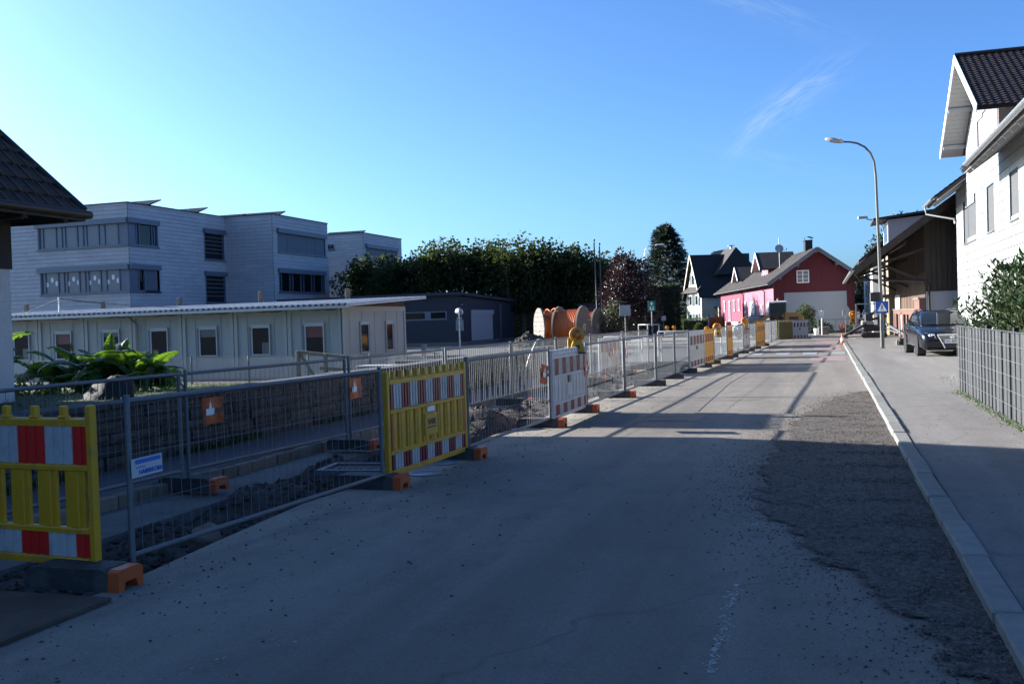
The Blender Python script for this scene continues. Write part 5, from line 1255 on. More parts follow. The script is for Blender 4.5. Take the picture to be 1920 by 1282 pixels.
o = copy_tree(fp, None, 'fence panel in front of the yellow green barricade'); q_ = onz(1500, 640); o.location = (p.x + .6, p.y - .25, 0); o.rotation_euler = (0, 0, .0); o.scale = (.5, 1, 1)
# white board standing on the back line, and pale pipe railings
p = onx(1174, 686, -5.9); o = copy_tree(b2, None, 'pale white barricade in the back row by the railings'); o.location = (-6.0, 27.0, -.1); o.rotation_euler = (0, 0, math.atan2(1, .05)); o.scale = (1.0, 1, 1)
M_pipe = mat('pale pipe', (.24, .245, .25), .45, .3, var=.1)
def railing(label, pts, h, mid=True):
    t = thing('pipe_railing', label, 'railing', (pts[0][0], pts[0][1], 0)); o0 = Vector((pts[0][0], pts[0][1], 0)); P_ = [Vector((a, b, 0)) - o0 for a, b in pts]
    up = Vector((0, 0, h)); MB().tube([P_[0] + Vector((0, 0, h - .12))] + [p_ + up for p_ in P_] + [P_[-1] + Vector((0, 0, h - .12))], .03, 8).build('top_rail', M_pipe, t)
    if mid: MB().tube([p_ + Vector((0, 0, h * .5)) for p_ in P_], .022, 7).build('mid_rail', M_pipe, t)
    for p_ in P_: MB().tube([p_, p_ + up], .03, 8).build('post', M_pipe, t)
    return t
a, b = ony(1133, 632, 36), ony(1240, 634, 36)
railing('pale pipe railing in front of the large sign back', [(a.x, 36), ((a.x * 2 + b.x) / 3, 36), ((a.x + b.x * 2) / 3, 36), (b.x, 36)], a.z)
a, b = ony(1194, 621, 46), ony(1236, 628, 46); railing('white pipe handrail behind the works near the soil heap', [(a.x, 46.5), ((a.x + b.x) / 2, 46), (b.x, 46)], 1.25)
a = ony(1290, 625, 40); railing('low grey railing behind the second white barricade', [(a.x - 1.2, 40), (a.x, 40), (a.x + 1.3, 40)], 1.0)
# bent pipe left of the white barricade
p = ony(1014, 635, 24); t = thing('bent_pipe', 'thin bent pale pipe leaning behind the back fence', 'pipe', (p.x, 24, 0)); z_ = p.z
MB().tube([(-.55, 0, .0), (-.32, 0, z_ * .6), (-.1, 0, z_ * .97), (0, 0, z_), (.04, 0, z_ - .06), (.06, .0, .1)], .022, 7).build('tube', M_pipe, t)
# feet at every joint
for y, lab in ((5.32, 'nearest rubber foot, under the cut yellow barricade'), (9.12, 'rubber foot between nearest fence panel and lettered yellow barricade'), (11.23, 'rubber foot at the far end of the lettered yellow barricade'), (14.62, 'rubber foot at the near end of the nearest white barricade'), (16.92, 'rubber foot under the amber lamp end of the white barricade'),
               (20.05, 'first rubber foot beyond the amber lamp'), (23.34, 'second rubber foot beyond the amber lamp'), (25.93, 'third rubber foot beyond the amber lamp'), (28.3, 'rubber foot at the near end of the second white barricade'), (31.25, 'rubber foot between second white and orange yellow barricade'), (33.3, 'rubber foot at the far end of the orange yellow barricade'),
               (36.65, 'rubber foot under the narrow orange yellow barricade'), (38.05, 'rubber foot just beyond the narrow orange yellow barricade'), (41.55, 'rubber foot at the near side of the small distant barricade'), (43.75, 'rubber foot at the far side of the small distant barricade'), (46.5, 'rubber foot of the fence opposite the dark parked car'), (50.5, 'rubber foot near the far zebra end of the fence')): put_foot(fxp(y) + .03, y, lab)
for (a, b, lab) in back: put_foot(bxp(a) + .2, a + .07, 'rubber foot at the near end of the ' + ' '.join(lab.replace('back row fence panel', 'back fence').split()[:8]), z=-.085)
# orange boards with white castle and black T hung on the fences
def orange_board(label, loc, rz, tilt=0.0, s=1.0, roll=0.0):
    t = thing('orange_board', label, 'hanging board', loc, rz, 'orange boards hung on the fences'); t.rotation_euler = (tilt, roll, rz); t.scale = (s * 1.08, s, s * .70)
    q = MB(); v = []
    for i in range(7):
        for j in range(5): x = -.15 + .3 * i / 6; z = -.2 + .4 * j / 4; v.append((x, -.012 * math.sin(i * 1.1) - .006 * math.sin(j * 1.6), z))
    f = [(i * 5 + j, (i + 1) * 5 + j, (i + 1) * 5 + j + 1, i * 5 + j + 1) for i in range(6) for j in range(4)]; n_ = len(v)
    q.add(v + [(a, b + .004, c) for a, b, c in v], f + [tuple(n_ + k for k in g[::-1]) for g in f]); q.fixn = False; q.build('board', K['orange'], t)
    e = [(-.13, -.06), (-.02, -.06), (.0, .04), (-.025, .04), (-.035, .02), (-.045, .05), (-.06, .15), (-.08, .05), (-.09, .02), (-.10, .04), (-.13, .035)]
    MB().prism(e, -.030, -.026, 'xz').build('castle_emblem', K['white'], t)
    MB().prism([(.0, .04), (.13, .04), (.13, -.03), (.075, -.03), (.055, -.15), (.04, -.03), (.0, -.03)], -.0305, -.0265, 'xz').build('letter_shape', K['black'], t)
    return t
def on_line(fn, px, py):
    lo, hi = 1.0, 60.0
    for _ in range(50):
        m_ = (lo + hi) / 2; w = ony(px, py, m_)
        if w.x < fn(m_): hi = m_      # ray has crossed the line
        else: lo = m_
    return ony(px, py, m_)
def fdir(fn, y): return math.atan2(1.0, fn(y + .5) - fn(y - .5))
w = on_line(bxp, 392, 769); orange_board('nearest orange board with white castle, on the back fence', (w.x + .045, w.y, w.z), fdir(bxp, w.y), s=1.05)
w = on_line(bxp, 661, 728); orange_board('orange board at the joint of the back fence, left of the lettered barricade', (w.x + .045, w.y, w.z), fdir(bxp, w.y), s=1.0)
w = on_line(fxp, 1015, 702); orange_board('tilted orange board left of the nearest white barricade', (w.x + .045, w.y, w.z), fdir(fxp, w.y), .1, 1.0, .15)
w = on_line(fxp, 1093, 691); orange_board('orange board just right of the nearest white barricade', (w.x + .03, w.y + .1, w.z), fdir(fxp, w.y), s=.9)
w = on_line(bxp, 1147, 660); orange_board('small orange board in the back row left of the pale barricade', (w.x + .045, w.y, w.z), fdir(bxp, w.y), s=.9)
w = on_line(bxp, 1171, 660); orange_board('small orange board in the back row at the pale barricade', (w.x + .06, w.y, w.z), fdir(bxp, w.y), s=.9)
# white and blue name plate on the nearest panel
w = on_line(fxp, 268, 872); ns = thing('name_plate', 'white plate with blue band and blue lettering on the nearest fence panel', 'name plate', (w.x + .03, w.y, w.z), fdir(fxp, w.y)); ns.rotation_euler = (0, -.03, fdir(fxp, w.y))
W_ = .30; H2 = .084
MB().bbox(-W_ / 2, W_ / 2, -.006, .0, -H2 + .02, H2 - .02, .003).build('plate', mat('sign white', (.42, .425, .43), .4, var=.03), ns)
MB().box(-W_ / 2 + .035, W_ / 2 - .02, -.0085, -.0065, .025, H2 - .030).build('blue_band', mat('bright blue', (.01, .12, .42), .4), ns)
text('HABERKORN', .040, K['blue'], ns, (.035, -.0075, -.034), (PI / 2, 0, 0), bold=.0015); MB().box(-W_ / 2 + .04, -.02, -.0085, -.0065, -.002, .004).build('blue_line', K['blue'], ns)
# warning lamps
def warning_lamp():
    t = thing('warning_lamp', 'x', 'warning lamp', group='amber warning lamps')
    MB().prism([(-.12, 0), (.12, 0), (.105, .13), (.07, .20), (-.07, .20), (-.105, .13)], -.07, .07, 'xz').build('battery_case', K['yellow'], t)
    MB().bbox(-.14, .14, -.08, .08, -.03, -.001, .01).build('base_plate', K['black'], t); MB().box(-.035, .035, -.074, -.0705, .06, .13).build('switch_plate', K['black'], t)
    T = Matrix.Translation((0, 0, .31)) @ Matrix.Rotation(PI / 2, 4, 'X')
    MB().lathe([(.0, .062), (.04, .06), (.05, .052), (.085, .05), (.108, .03), (.115, 0), (.108, -.03), (.085, -.05), (.05, -.052), (.04, -.06), (.0, -.062)], 24, T=T).build('lens', K['amber'], t)
    q = MB(); q.lathe([(.112, -.045), (.138, -.045), (.138, .045), (.112, .045)], 24, T=T); q.build('lens_ring', K['amber_yellow'], t)
    MB().lathe([(.001, .068), (.024, .066), (.03, .05)], 10, T=T).build('bulb_boss', K['amber_yellow'], t)
    return t
wl = warning_lamp(); nwl = 0
def put_lamp(loc, rz, lab, s=1.0):
    global nwl
    o = place(wl, nwl, loc, rz, lab); o.scale = (s, s, s); nwl += 1; return o
yl = 16.4; a = on_line(fxp, 1082, 660); put_lamp((fxp(yl) , yl, ony(1082, 660, yl).z), .3, 'largest amber warning lamp on top of the nearest white barricade', .95)
for (px, py, fn, rz, lab, s) in ((1345, 627, fxp, .4, 'amber warning lamp above the narrow orange yellow barricade', 1.25), (1397, 613, fxp, .2, 'distant amber lamp left of the yellow loader', 1.3)):
    w = on_line(fn, px, py); put_lamp((w.x, w.y, w.z - .06), rz, lab, s * .8)
w = ony(1326, 627, 52); put_lamp((w.x, 52, w.z), 0, 'amber lamp in front of the small distant cable drum', .95)
for px, lab in ((1251, 'left one of two small amber lamps by the clipped shrubs'), (1264, 'right one of two small amber lamps by the clipped shrubs')): w = ony(px, 622, 72); put_lamp((w.x, 72, w.z), 0, lab, 1.0)
w = ony(1600, 605, 66); put_lamp((w.x, 66, w.z), 0, 'amber lamp at the white barricade right of the red house', 1.7)
# boards that carry those lamps
p = onz(1251, 628); w0, w1 = ony(1246, 622, 72.2), ony(1270, 622, 72.2); t = thing('barrier_board', 'white barrier board under the two small amber lamps', 'barrier board', (w0.x, 72.1, 0)); MB().bbox(0, w1.x - w0.x, -.02, .02, w0.z - .3, w0.z - .04, .01).build('board', K['white'], t)
for x in (.1, w1.x - w0.x - .1): MB().tube([(x, 0, 0), (x, 0, w0.z - .3)], .03, 6).build('leg', K['galv'], t)
w = ony(1326, 627, 52); t = thing('beacon_post', 'short yellow guide post under the lamp near the distant drum', 'guide post', (w.x, 52, 0)); MB().bbox(-.1, .1, -.04, .04, 0, w.z - .06, .02).build('post', K['amber_yellow'], t)
w = ony(1071, 646, 19.5); t = thing('guide_post', 'yellow crenellated post seen edge-on behind the amber lamp', 'guide post', (w.x, 19.5, 0)); MB().bbox(-.07, .07, -.03, .03, 0, ony(1071, 636, 19.5).z, .01).build('post', K['yellow'], t)
for k in (-.045, 0, .045): MB().bbox(k - .014, k + .014, -.03, .03, ony(1071, 636, 19.5).z + .001, ony(1071, 632, 19.5).z, .004).build('peg', K['yellow'], t)
w = onx(1367, 640, -4.6); t = thing('beacon_board', 'upright red white and yellow beacon board behind the fence', 'beacon board', (-5.4, w.y * 5.4 / 4.6, 0)); MB().bbox(-.16, .16, -.02, .02, .1, 1.2, .01).build('board', K['white'], t)
for k, m_ in ((.2, 'amber_yellow'), (.62, 'sheet_red'), (.95, 'sheet_red')): MB().box(-.14, .14, -.026, -.021, k, k + .2).build('stripe', K[m_], t)
# grate frame lying in the trench
p = onz(690, 887, -.05); t = thing('drain_frame', 'pale steel drain frame lying on the soil by the lettered barricade', 'drain frame', (p.x - .1, p.y, .0), .1)
q = MB()
for a, b, c, d in ((-.42, .42, -.3, -.24), (-.42, .42, .24, .3), (-.42, -.36, -.24, .24), (.36, .42, -.24, .24)): q.box(a, b, c, d, -.02, .03)
q.build('frame', K['wire'], t); MB().box(-.36, .36, -.24, .24, -.015, .005).build('lid', K['rubber'], t)
q = MB()
for k in range(5): q.lathe([(.04, .006), (.04, .012), (.001, .012)], 8, T=Matrix.Translation((-.26 + k * .13, 0, 0)))
q.build('lid_holes', K['black'], t)
tag(boulder('cobble', (-5.0, 7.15, -.10), .11, .10, .13, 9, mat('brown cobble', (.19, .15, .115), .85, var=.25, scale=6, bump=.5)), 'large brown cobble lying in the soil behind the nearest fence panel', 'stone')
# ------------------------------------------------------------------ right: white house, timber barn, slatted fence, laurel, lamps
M_wpan = mat('white facade panels', (.25, .25, .245), .55, var=.03, scale=3, rand=.035)
M_wcut = mat('white facade cut panels', (.25, .25, .245), .55, var=.03, scale=3)
FX = 5.3; HB = .06
wh = thing('house', 'tall white panelled house with gabled dormer on the right edge', 'house', (FX, 45.4, 0))
YF, YN = 45.4, 21.0
def wl(Y): return Y - 45.4
# body and dormer body, 4 cm behind the panels
MB().box(.045, 12, wl(YN), -.05, -.3, 6.55).build('wall', mat('dark joint backing', (.06, .06, .06), .8), wh)
dY0, dY1 = 34.7, 42.1; dm = (36.74 + 36.6) / 2; dC = (dY0 + dY1) / 2 - .2; dC = 38.0
MB().prism([(wl(dY0), 5.5), (wl(dY1), 5.5), (wl(dY1), 8.35), (wl(dC), 10.15), (wl(dY0), 8.35)], .05, 7.5, 'yz').build('dormer_wall', mat('pinkish render', (.40, .33, .32), .85, var=.1), wh)
MB().box(.03, 7.4, wl(dY0) - .045, wl(dY0) - .002, 5.6, 8.3).build('cheek', bpy.data.materials['pinkish render'], wh)
M_dgl = glassmat('dark reflecting pane', (.02, .021, .022), .35, .08)
# windows (y0,y1,z0,z1) in world Y
wins = []
def wrect(a, b): p, q = onx(*a, FX), onx(*b, FX); return [min(p.y, q.y), max(p.y, q.y), min(p.z, q.z), max(p.z, q.z)]
wins = [wrect((1806, 380), (1831, 448)), wrect((1850, 352), (1864, 432)), wrect((1893, 325), (1910, 408)), wrect((1832, 225), (1850, 290))]
wins[1][0] = wins[1][1] - 1.45; wins[2][0] = wins[2][1] - 1.35
for w in wins:
    zc = (w[2] + w[3]) / 2; 
wins += [[27.4, 28.8, 4.1, 5.5], [23.5, 24.9, 4.1, 5.5]]
def split_rect(r, h):
    y0, y1, z0, z1 = r; a, b, c, d = h
    if b <= y0 or a >= y1 or d <= z0 or c >= z1: return [r]
    o = []
    if a > y0: o.append((y0, a, z0, z1))
    if b < y1: o.append((b, y1, z0, z1))
    yy0, yy1 = max(a, y0), min(b, y1)
    if c > z0: o.append((yy0, yy1, z0, c))
    if d < z1: o.append((yy0, yy1, d, z1))
    return o
PH, PW = .30, 1.2
base_panel = MB().bbox(-.0, .03, -PW / 2 + .009, PW / 2 - .009, .010, PH - .010, .004)
pm0 = base_panel.build('panel', M_wpan, wh); npan = 0
cut = MB()
def in_wall(y, z):
    if z <= 6.5: return True
    if dY0 <= y <= dY1: return z < 8.35 + min(y - dY0, dY1 - y) / (dC - dY0) * 1.8
    return False
for r_ in range(33):
    z0 = HB + r_ * PH; y = YN - (r_ % 3) * .4
    while y < YF:
        full = (max(y, YN), min(y + PW, YF), z0, z0 + PH); y += PW
        if z0 > 6.4:      # dormer face: clip to its width, gable pitch
            t0 = max(0, (z0 + PH - 8.35) / 1.8 * (dC - dY0)); full = (max(full[0], dY0 + t0), min(full[1], dY1 - t0 * (dY1 - dC) / (dC - dY0)), z0, z0 + PH)
            if full[1] - full[0] < .05 or z0 > 10: continue
        if full[1] - full[0] < .02: continue
        ps = [full]
        for h in wins: ps = [s for p_ in ps for s in split_rect(p_, h)]
        whole = len(ps) == 1 and abs(ps[0][1] - ps[0][0] - PW) < 1e-3
        if whole and npan < 290 and z0 > 1.6 and full[0] > 29.5:
            o = pm0 if npan == 0 else pm0.copy()
            if npan: C.objects.link(o); o.parent = wh
            o.location = (rng.uniform(-.002, .002), wl((full[0] + full[1]) / 2), z0); npan += 1
        else:
            for p_ in ps:
                if p_[1] - p_[0] > .02 and p_[3] - p_[2] > .02: cut.box(.0 + rng.uniform(-.003, .003), .03, wl(p_[0]) + .006, wl(p_[1]) - .006, p_[2] + .006, p_[3] - .006)
cut.build('cut_panels', M_wcut, wh, 'stuff')
for i, w in enumerate(wins):
    y0, y1, z0, z1 = wl(w[0]), wl(w[1]), w[2], w[3]; q = MB()
    q.box(-.005, .20, y0 - .03, y0 - .001, z0, z1).box(-.005, .2, y1 + .001, y1 + .03, z0, z1).box(-.005, .2, y0 - .03, y1 + .03, z1 + .001, z1 + .03)
    q.box(.13, .19, y0, y0 + .07, z0 + .03, z1).box(.13, .19, y1 - .07, y1, z0 + .03, z1).box(.13, .19, y0 + .07, y1 - .07, z1 - .07, z1).box(.13, .19, y0 + .07, y1 - .07, z0 + .03, z0 + .10)
    if i in (1, 2): q.box(.13, .19, (y0 + y1) / 2 - .03, (y0 + y1) / 2 + .03, z0 + .1, z1 - .07)
    f_ = q.build('window', K['alu'], wh); MB().box(.16, .17, y0 + .07, y1 - .07, z0 + .1, z1 - .07).build('pane', M_dgl if i in (1, 2) else K['glass'], f_)
    MB().box(-.07, .2, y0 - .05, y1 + .05, z0 - .03, z0 + .0).build('sill', K['zinc'], f_)
    if i in (0, 3):
        q = MB(); zz = z1 - .02; zb = z0 + (.42 if i == 0 else .1)
        while zz > zb: q.add([(.04, y0 + .02, zz), (.11, y0 + .02, zz - .05), (.11, y1 - .02, zz - .05), (.04, y1 - .02, zz), (.04, y0 + .02, zz - .006), (.11, y0 + .02, zz - .056), (.11, y1 - .02, zz - .056), (.04, y1 - .02, zz - .006)], [(0, 1, 2, 3), (4, 7, 6, 5), (0, 3, 7, 4), (1, 5, 6, 2)]); zz -= .075
        q.build('blind', K['alu'] if i == 0 else K['white'], f_)
# roofs with real tile relief
def tile_field(q, T, w, L, cw=.22, cl=.22, seed=0):
    r = np.random.default_rng(seed); nc, nr = int(w / cw), int(L / cl) + 1
    for i in range(nr):
        for j in range(nc):
            x, y = i * cl, j * cw; h = r.uniform(-.006, .006); a, b = x - .03, min(x + cl + .02, L)
            q.add([(a, y, .045 + h), (a, y + cw * .5, .015 + h), (a, y + cw, .045 + h), (b, y + cw, .012), (b, y + cw * .5, -.01), (b, y, .012), (a, y, .0), (a, y + cw, .0)], [(0, 1, 4, 5), (1, 2, 3, 4), (6, 7, 2, 1, 0)], 0, False, T)
M_rtile = mat('dark red brown tiles', (.011, .0065, .0065), .55, var=.3, scale=4, dirt=(.02, .012, .011), dscale=3, damt=.4)
p1, p2 = 38.0, 4.2 - FX                                           # eave distance from the facade
mth = R(36); ml = 9.4
q = MB(); T = Matrix.Translation((p2, wl(YN) - .8, 5.98)) @ Matrix.Rotation(-mth, 4, 'Y')
for a, b in ((0, wl(dY0) - wl(YN) + .8), (wl(dY1) - wl(YN) + .8, wl(YF) - wl(YN) + 1.5)): q.box(0, ml, a, b, -.14, -.02, T=T)
q.box(2.6, ml, wl(dY0) - wl(YN) + .8, wl(dY1) - wl(YN) + .8, -.14, -.02, T=T)
T2 = Matrix.Translation((p2 + 2 * ml * math.cos(mth), wl(YN) - .8, 5.98)) @ Matrix.Rotation(PI + mth, 4, 'Y') 
q.box(0, ml, 0, wl(YF) - wl(YN) + 1.5, .02, .14, T=T2)
rf = q.build('roof', M_rtile, wh)
q = MB(); tile_field(q, T @ Matrix.Translation((0, wl(dY1) - wl(YN) + .8, 0)), 3.9, ml, seed=1); tile_field(q, T @ Matrix.Translation((0, .0, 0)), wl(dY0) - wl(YN) + .8, 4.2, seed=2); q.fixn = False; q.build('roof_tiles', M_rtile, rf, 'stuff')
M_soff = mat('grey painted soffit boards', (.34, .34, .35), .7, var=.06)
def boards_under(q, T, L, w, n, z0, z1):
    for k in range(n): q.box(L * k / n + .006, L * (k + 1) / n - .006, 0, w, z0, z1, T=T)
q = MB(); boards_under(q, T @ Matrix.Translation((0, wl(dY1) - wl(YN) + .8, 0)), 1.4, 4.1, 8, -.165, -.142); boards_under(q, T, 1.4, wl(dY0) - wl(YN) + .8, 8, -.165, -.142); q.build_each('soffit_board', M_soff, rf)
q = MB()
for k in range(26):
    yy = wl(YN) + k * .95
    if dY0 - 45.4 - .1 < yy < dY1 - 45.4 + .1: continue
    q.beam(T @ Vector((.05, yy - wl(YN) + .8, -.22)), T @ Vector((1.5, yy - wl(YN) + .8, -.22)), .09, .12)
q.build_each('rafter_end', M_soff, rf)
def gutter(a, b, r_, parent, m=K['zinc'], hooks=True):
    q = MB(); a, b = Vector(a), Vector(b); d = (b - a).normalized(); n_ = 9; x = Vector((d.y, -d.x, 0)); V = []
    for e in (a, b):
        for k in range(n_): t = PI + PI * k / (n_ - 1); V.append(e + x * math.cos(t) * r_ + Vector((0, 0, math.sin(t) * r_)))
        for k in range(n_): t = 2 * PI - PI * k / (n_ - 1); V.append(e + x * math.cos(t) * (r_ - .012) + Vector((0, 0, math.sin(t) * (r_ - .012))))
    m_ = 2 * n_; q.add(V, [(k, (k + 1) % m_, m_ + (k + 1) % m_, m_ + k) for k in range(m_)] + [tuple(range(m_ - 1, -1, -1)), tuple(range(m_, 2 * m_))], 0, False)
    if hooks:
        L = (b - a).length; k = .4
        while k < L: p_ = a + d * k; q.box(p_.x - r_ - .01, p_.x + r_ + .01, p_.y - .015, p_.y + .015, p_.z - .005, p_.z + .012); k += .8
    return q.build('gutter', m, parent)
gutter((p2 - .06, wl(YN) - .8, 5.95), (p2 - .06, wl(33.0), 5.95), .085, wh); gutter((p2 - .06, wl(dY1) + .6, 5.95), (p2 - .06, wl(YF) + .7, 5.95), .085, wh)
MB().tube([(p2 - .06, wl(YF) + .45, 5.88), (p2 - .02, wl(YF) + .4, 5.6), (-.1, wl(YF) - .1, 5.30), (-.06, wl(YF) - .12, 5.1)], .045, 8).build('downpipe', K['zinc'], wh)
# gabled dormer roof with deep overhang towards the street
apex = 10.33; ez_ = 7.66; hw = 5.0; dth = math.atan2(apex - ez_, hw); dl = hw / math.cos(dth); xo = 4.5 - FX
rd = MB()
Tn = Matrix.Translation((xo, wl(dC) - hw, ez_)) @ Matrix.Rotation(dth, 4, 'X')
Tf = Matrix.Translation((xo, wl(dC) + hw, ez_)) @ Matrix.Scale(-1, 4, (0, 1, 0)) @ Matrix.Rotation(dth, 4, 'X')
for T_ in (Tn, Tf): rd.box(0, 8.0, 0, dl, -.12, -.02, T=T_)
rdo = rd.build('dormer_roof', M_rtile, wh)
SW = Matrix(((0, 1, 0, 0), (1, 0, 0, 0), (0, 0, 1, 0), (0, 0, 0, 1)))
q = MB(); tile_field(q, Tn @ SW, 7.9, dl, seed=3); tile_field(q, Tf @ SW, 7.9, dl, seed=4); q.fixn = False; q.build('roof_tiles', M_rtile, rdo, 'stuff')
q = MB(); q.tube([(xo, wl(dC), apex + .04), (xo + 8, wl(dC), apex + .04)], .09, 8); q.build('ridge_tiles', M_rtile, rdo)
q = MB()
for T_ in (Tn, Tf): q.box(-.035, -.003, -.02, dl, -.2, .05, T=T_)
q.build('verge_board', K['white'], wh)
q = MB()
for T_ in (Tn, Tf): boards_under(q, T_ @ SW, dl, .78, 22, -.145, -.121)
q.build_each('soffit_board', M_soff, rdo)
q = MB()
for T_ in (Tn, Tf):
    for s_ in (.35, 2.6): q.beam(T_ @ Vector((.02, s_ + .4, -.22)), T_ @ Vector((.82, s_ + .4, -.22)), .12, .15)
q.build_each('purlin_end', M_soff, wh)

# ---- timber barn with brick lower wall
YB = 47.0; XB = 4.2
M_bdark = mat('dark weathered boards', (.036, .027, .021), .9, var=.4, scale=3, stretch=(5, 5, .5), bump=.3, dirt=(.06, .048, .04), dscale=1.5, damt=.5)
M_bbrown = mat('brown boards', (.085, .05, .034), .85, var=.35, scale=3, stretch=(5, 5, .5), bump=.3, dirt=(.06, .04, .03), dscale=2, damt=.5)
bn_ = thing('barn', 'timber barn of dark upright boards with brick lower wall and deep eave', 'barn', (XB, YB, 0))
def bx(px, py, y=YB): p = ony(px, py, y); return (p.x - XB, p.z)
e0 = bx(1600, 505, 46.2); e1 = bx(1790, 365, 46.2); slope_ = (e1[1] - e0[1]) / (e1[0] - e0[0])
rz_ = lambda x: e0[1] + (x - e0[0]) * slope_
wx = 12.0; xr = 6.2
zlow = bx(1742, 545)[1]
LB = 19.5
MB().prism([(.05, -.3), (wx, -.3), (wx, rz_(xr) - (wx - xr) * slope_ - .1), (xr, rz_(xr) - .15), (.05, rz_(.05) - .12)], .03, LB, 'xz').build('core', mat('barn core', (.03, .027, .024), .95), bn_)
q = MB(); x = 0.0
while x < 7.5:
    w = rng.uniform(.15, .24); zt = (rz_(x) if x < xr else rz_(xr) - (x - xr) * slope_) - .16; q.box(x, x + w - .012, -.03 + rng.uniform(-.012, .004), .028, zlow + .02, zt); x += w
q.build('gable_boards', M_bdark, bn_, 'stuff')
MB().box(.0, 7.5, -.02, .028, -.2, zlow).build('white_plinth', mat('pale blue white render', (.30, .31, .335), .8, var=.05), bn_)
MB().box(-.02, 7.5, -.06, .03, zlow - .03, zlow + .03).build('drip_board', M_bdark, bn_)
def bz(px, py): p = onx(px, py, XB); return p.y - YB, p.z
zb_top = 1.55; zb_br = bz(1735, 510)[1]
q = MB(); y = .0
while y < 18.6:
    w = rng.uniform(.15, .24); q.box(-.03 + rng.uniform(-.012, .004), .028, y, min(18.6, y + w - .012), zb_top + .02, zb_br); y += w
q.build('side_boards', M_bbrown, bn_, 'stuff')
q = MB(); y = .0
while y < 18.6:
    w = rng.uniform(.15, .24); q.box(-.02 + rng.uniform(-.008, .004), .028, y, min(18.6, y + w - .012), zb_br + .02, rz_(0) - .1); y += w
q.build('upper_side_boards', mat('shaded brown boards', (.055, .037, .027), .9, var=.4, scale=3, stretch=(5, 5, .5), bump=.3), bn_, 'stuff')  # eave shadow put into a darker colour for the boards above
# brick wall: courses as geometry texture, openings as recesses
M_brick = mat('red brick', (.15, .06, .044), .85, var=.2, scale=12)
def brickify(m, c2, mort):
    N = m.node_tree.nodes; Lk = m.node_tree.links; b = N['Principled BSDF']; last = b.inputs['Base Color'].links[0].from_socket
    tcn = N.new('ShaderNodeTexCoord'); sx = N.new('ShaderNodeSeparateXYZ'); Lk.new(tcn.outputs['Object'], sx.inputs[0]); ad = N.new('ShaderNodeMath'); Lk.new(sx.outputs['X'], ad.inputs[0]); Lk.new(sx.outputs['Y'], ad.inputs[1]); cb_ = N.new('ShaderNodeCombineXYZ'); Lk.new(ad.outputs[0], cb_.inputs[0]); Lk.new(sx.outputs['Z'], cb_.inputs[1])
    br = N.new('ShaderNodeTexBrick'); Lk.new(cb_.outputs[0], br.inputs['Vector']); br.inputs['Scale'].default_value = 1; br.inputs['Brick Width'].default_value = .25; br.inputs['Row Height'].default_value = .075; br.inputs['Mortar Size'].default_value = .008
    Lk.new(last, br.inputs['Color1']); br.inputs['Color2'].default_value = c2 + [1]; br.inputs['Mortar'].default_value = mort + [1]; Lk.new(br.outputs[0], b.inputs['Base Color'])
    bp = N.new('ShaderNodeBump'); bp.inputs['Distance'].default_value = .01; bp.inputs['Strength'].default_value = .6; bp.invert = True; Lk.new(br.outputs['Fac'], bp.inputs['Height']); Lk.new(bp.outputs[0], b.inputs['Normal'])
brickify(M_brick, [.12, .05, .036], [.12, .1, .085])
br_h = zb_top; op = []
for px in ((1682.5, 1686), (1688, 1692), (1695, 1698.5), (1702, 1707), (1709, 1713)):
    a = bz(px[1], 600)[0]; b = bz(px[0], 600)[0]; op.append((a, b))
q = MB(); ys_ = [0.0]; zs0, zs1 = .25, 1.22
cur = 2.6; segs = []
op = sorted(op)
for a, b in op:
    a, b = max(a, 2.7), min(b, 17.6)
    if a > cur: segs.append((cur, a)); cur = b
segs.append((cur, 18.6))
for a, b in segs: q.box(-.22, -.045, a, b, -.25, zb_top)
for a, b in op: q.box(-.219, -.045, max(a, 2.7), min(b, 17.6), zs1 + .1, zb_top - .001); q.box(-.219, -.045, max(a, 2.7), min(b, 17.6), -.25, zs0 - (.4 if b > 16 else 0))
q.box(-.28, -.045, 0.0, 2.6, 1.55, 2.02); q.box(-.28, -.045, 0.0, .75, -.25, 1.549); q.box(-.28, -.045, 2.2, 2.6, -.25, 1.549)
q.build('brick_wall', M_brick, bn_)
MB().box(-.33, -.04, -.05, 2.68, 2.021, 2.08).build('wall_capping', K['timber'], bn_); MB().box(-.27, -.03, 2.69, 18.6, zb_top + .001, zb_top + .05).build('wall_capping', K['timber'], bn_)
for k, (a, b) in enumerate(op):
    a, b = max(a, 2.7), min(b, 17.6); q = MB(); n_ = 8; c_ = (a + b) / 2; r_ = (b - a) / 2
    q.add([(-.16, a, zs0), (-.16, b, zs0), (-.16, b, zs1)] + [(-.16, c_ + r_ * math.cos(PI * i / n_), zs1 + .1 * math.sin(PI * i / n_)) for i in range(n_ + 1)] + [(-.16, a, zs1)], [tuple(range(n_ + 5))])
    q.build('window', K['glass'] if k != 2 else K['white'], bn_)
f_ = MB().box(-.14, -.10, .75, 2.2, -.1, 1.54).build('door', mat('pale blue door', (.42, .50, .55), .5), bn_); MB().box(-.16, -.141, .95, 1.35, .1, 1.4).build('pane', K['white'], f_); MB().box(-.165, -.141, 1.42, 1.5, 0, 1.54).build('door_post', K['timber'], f_)
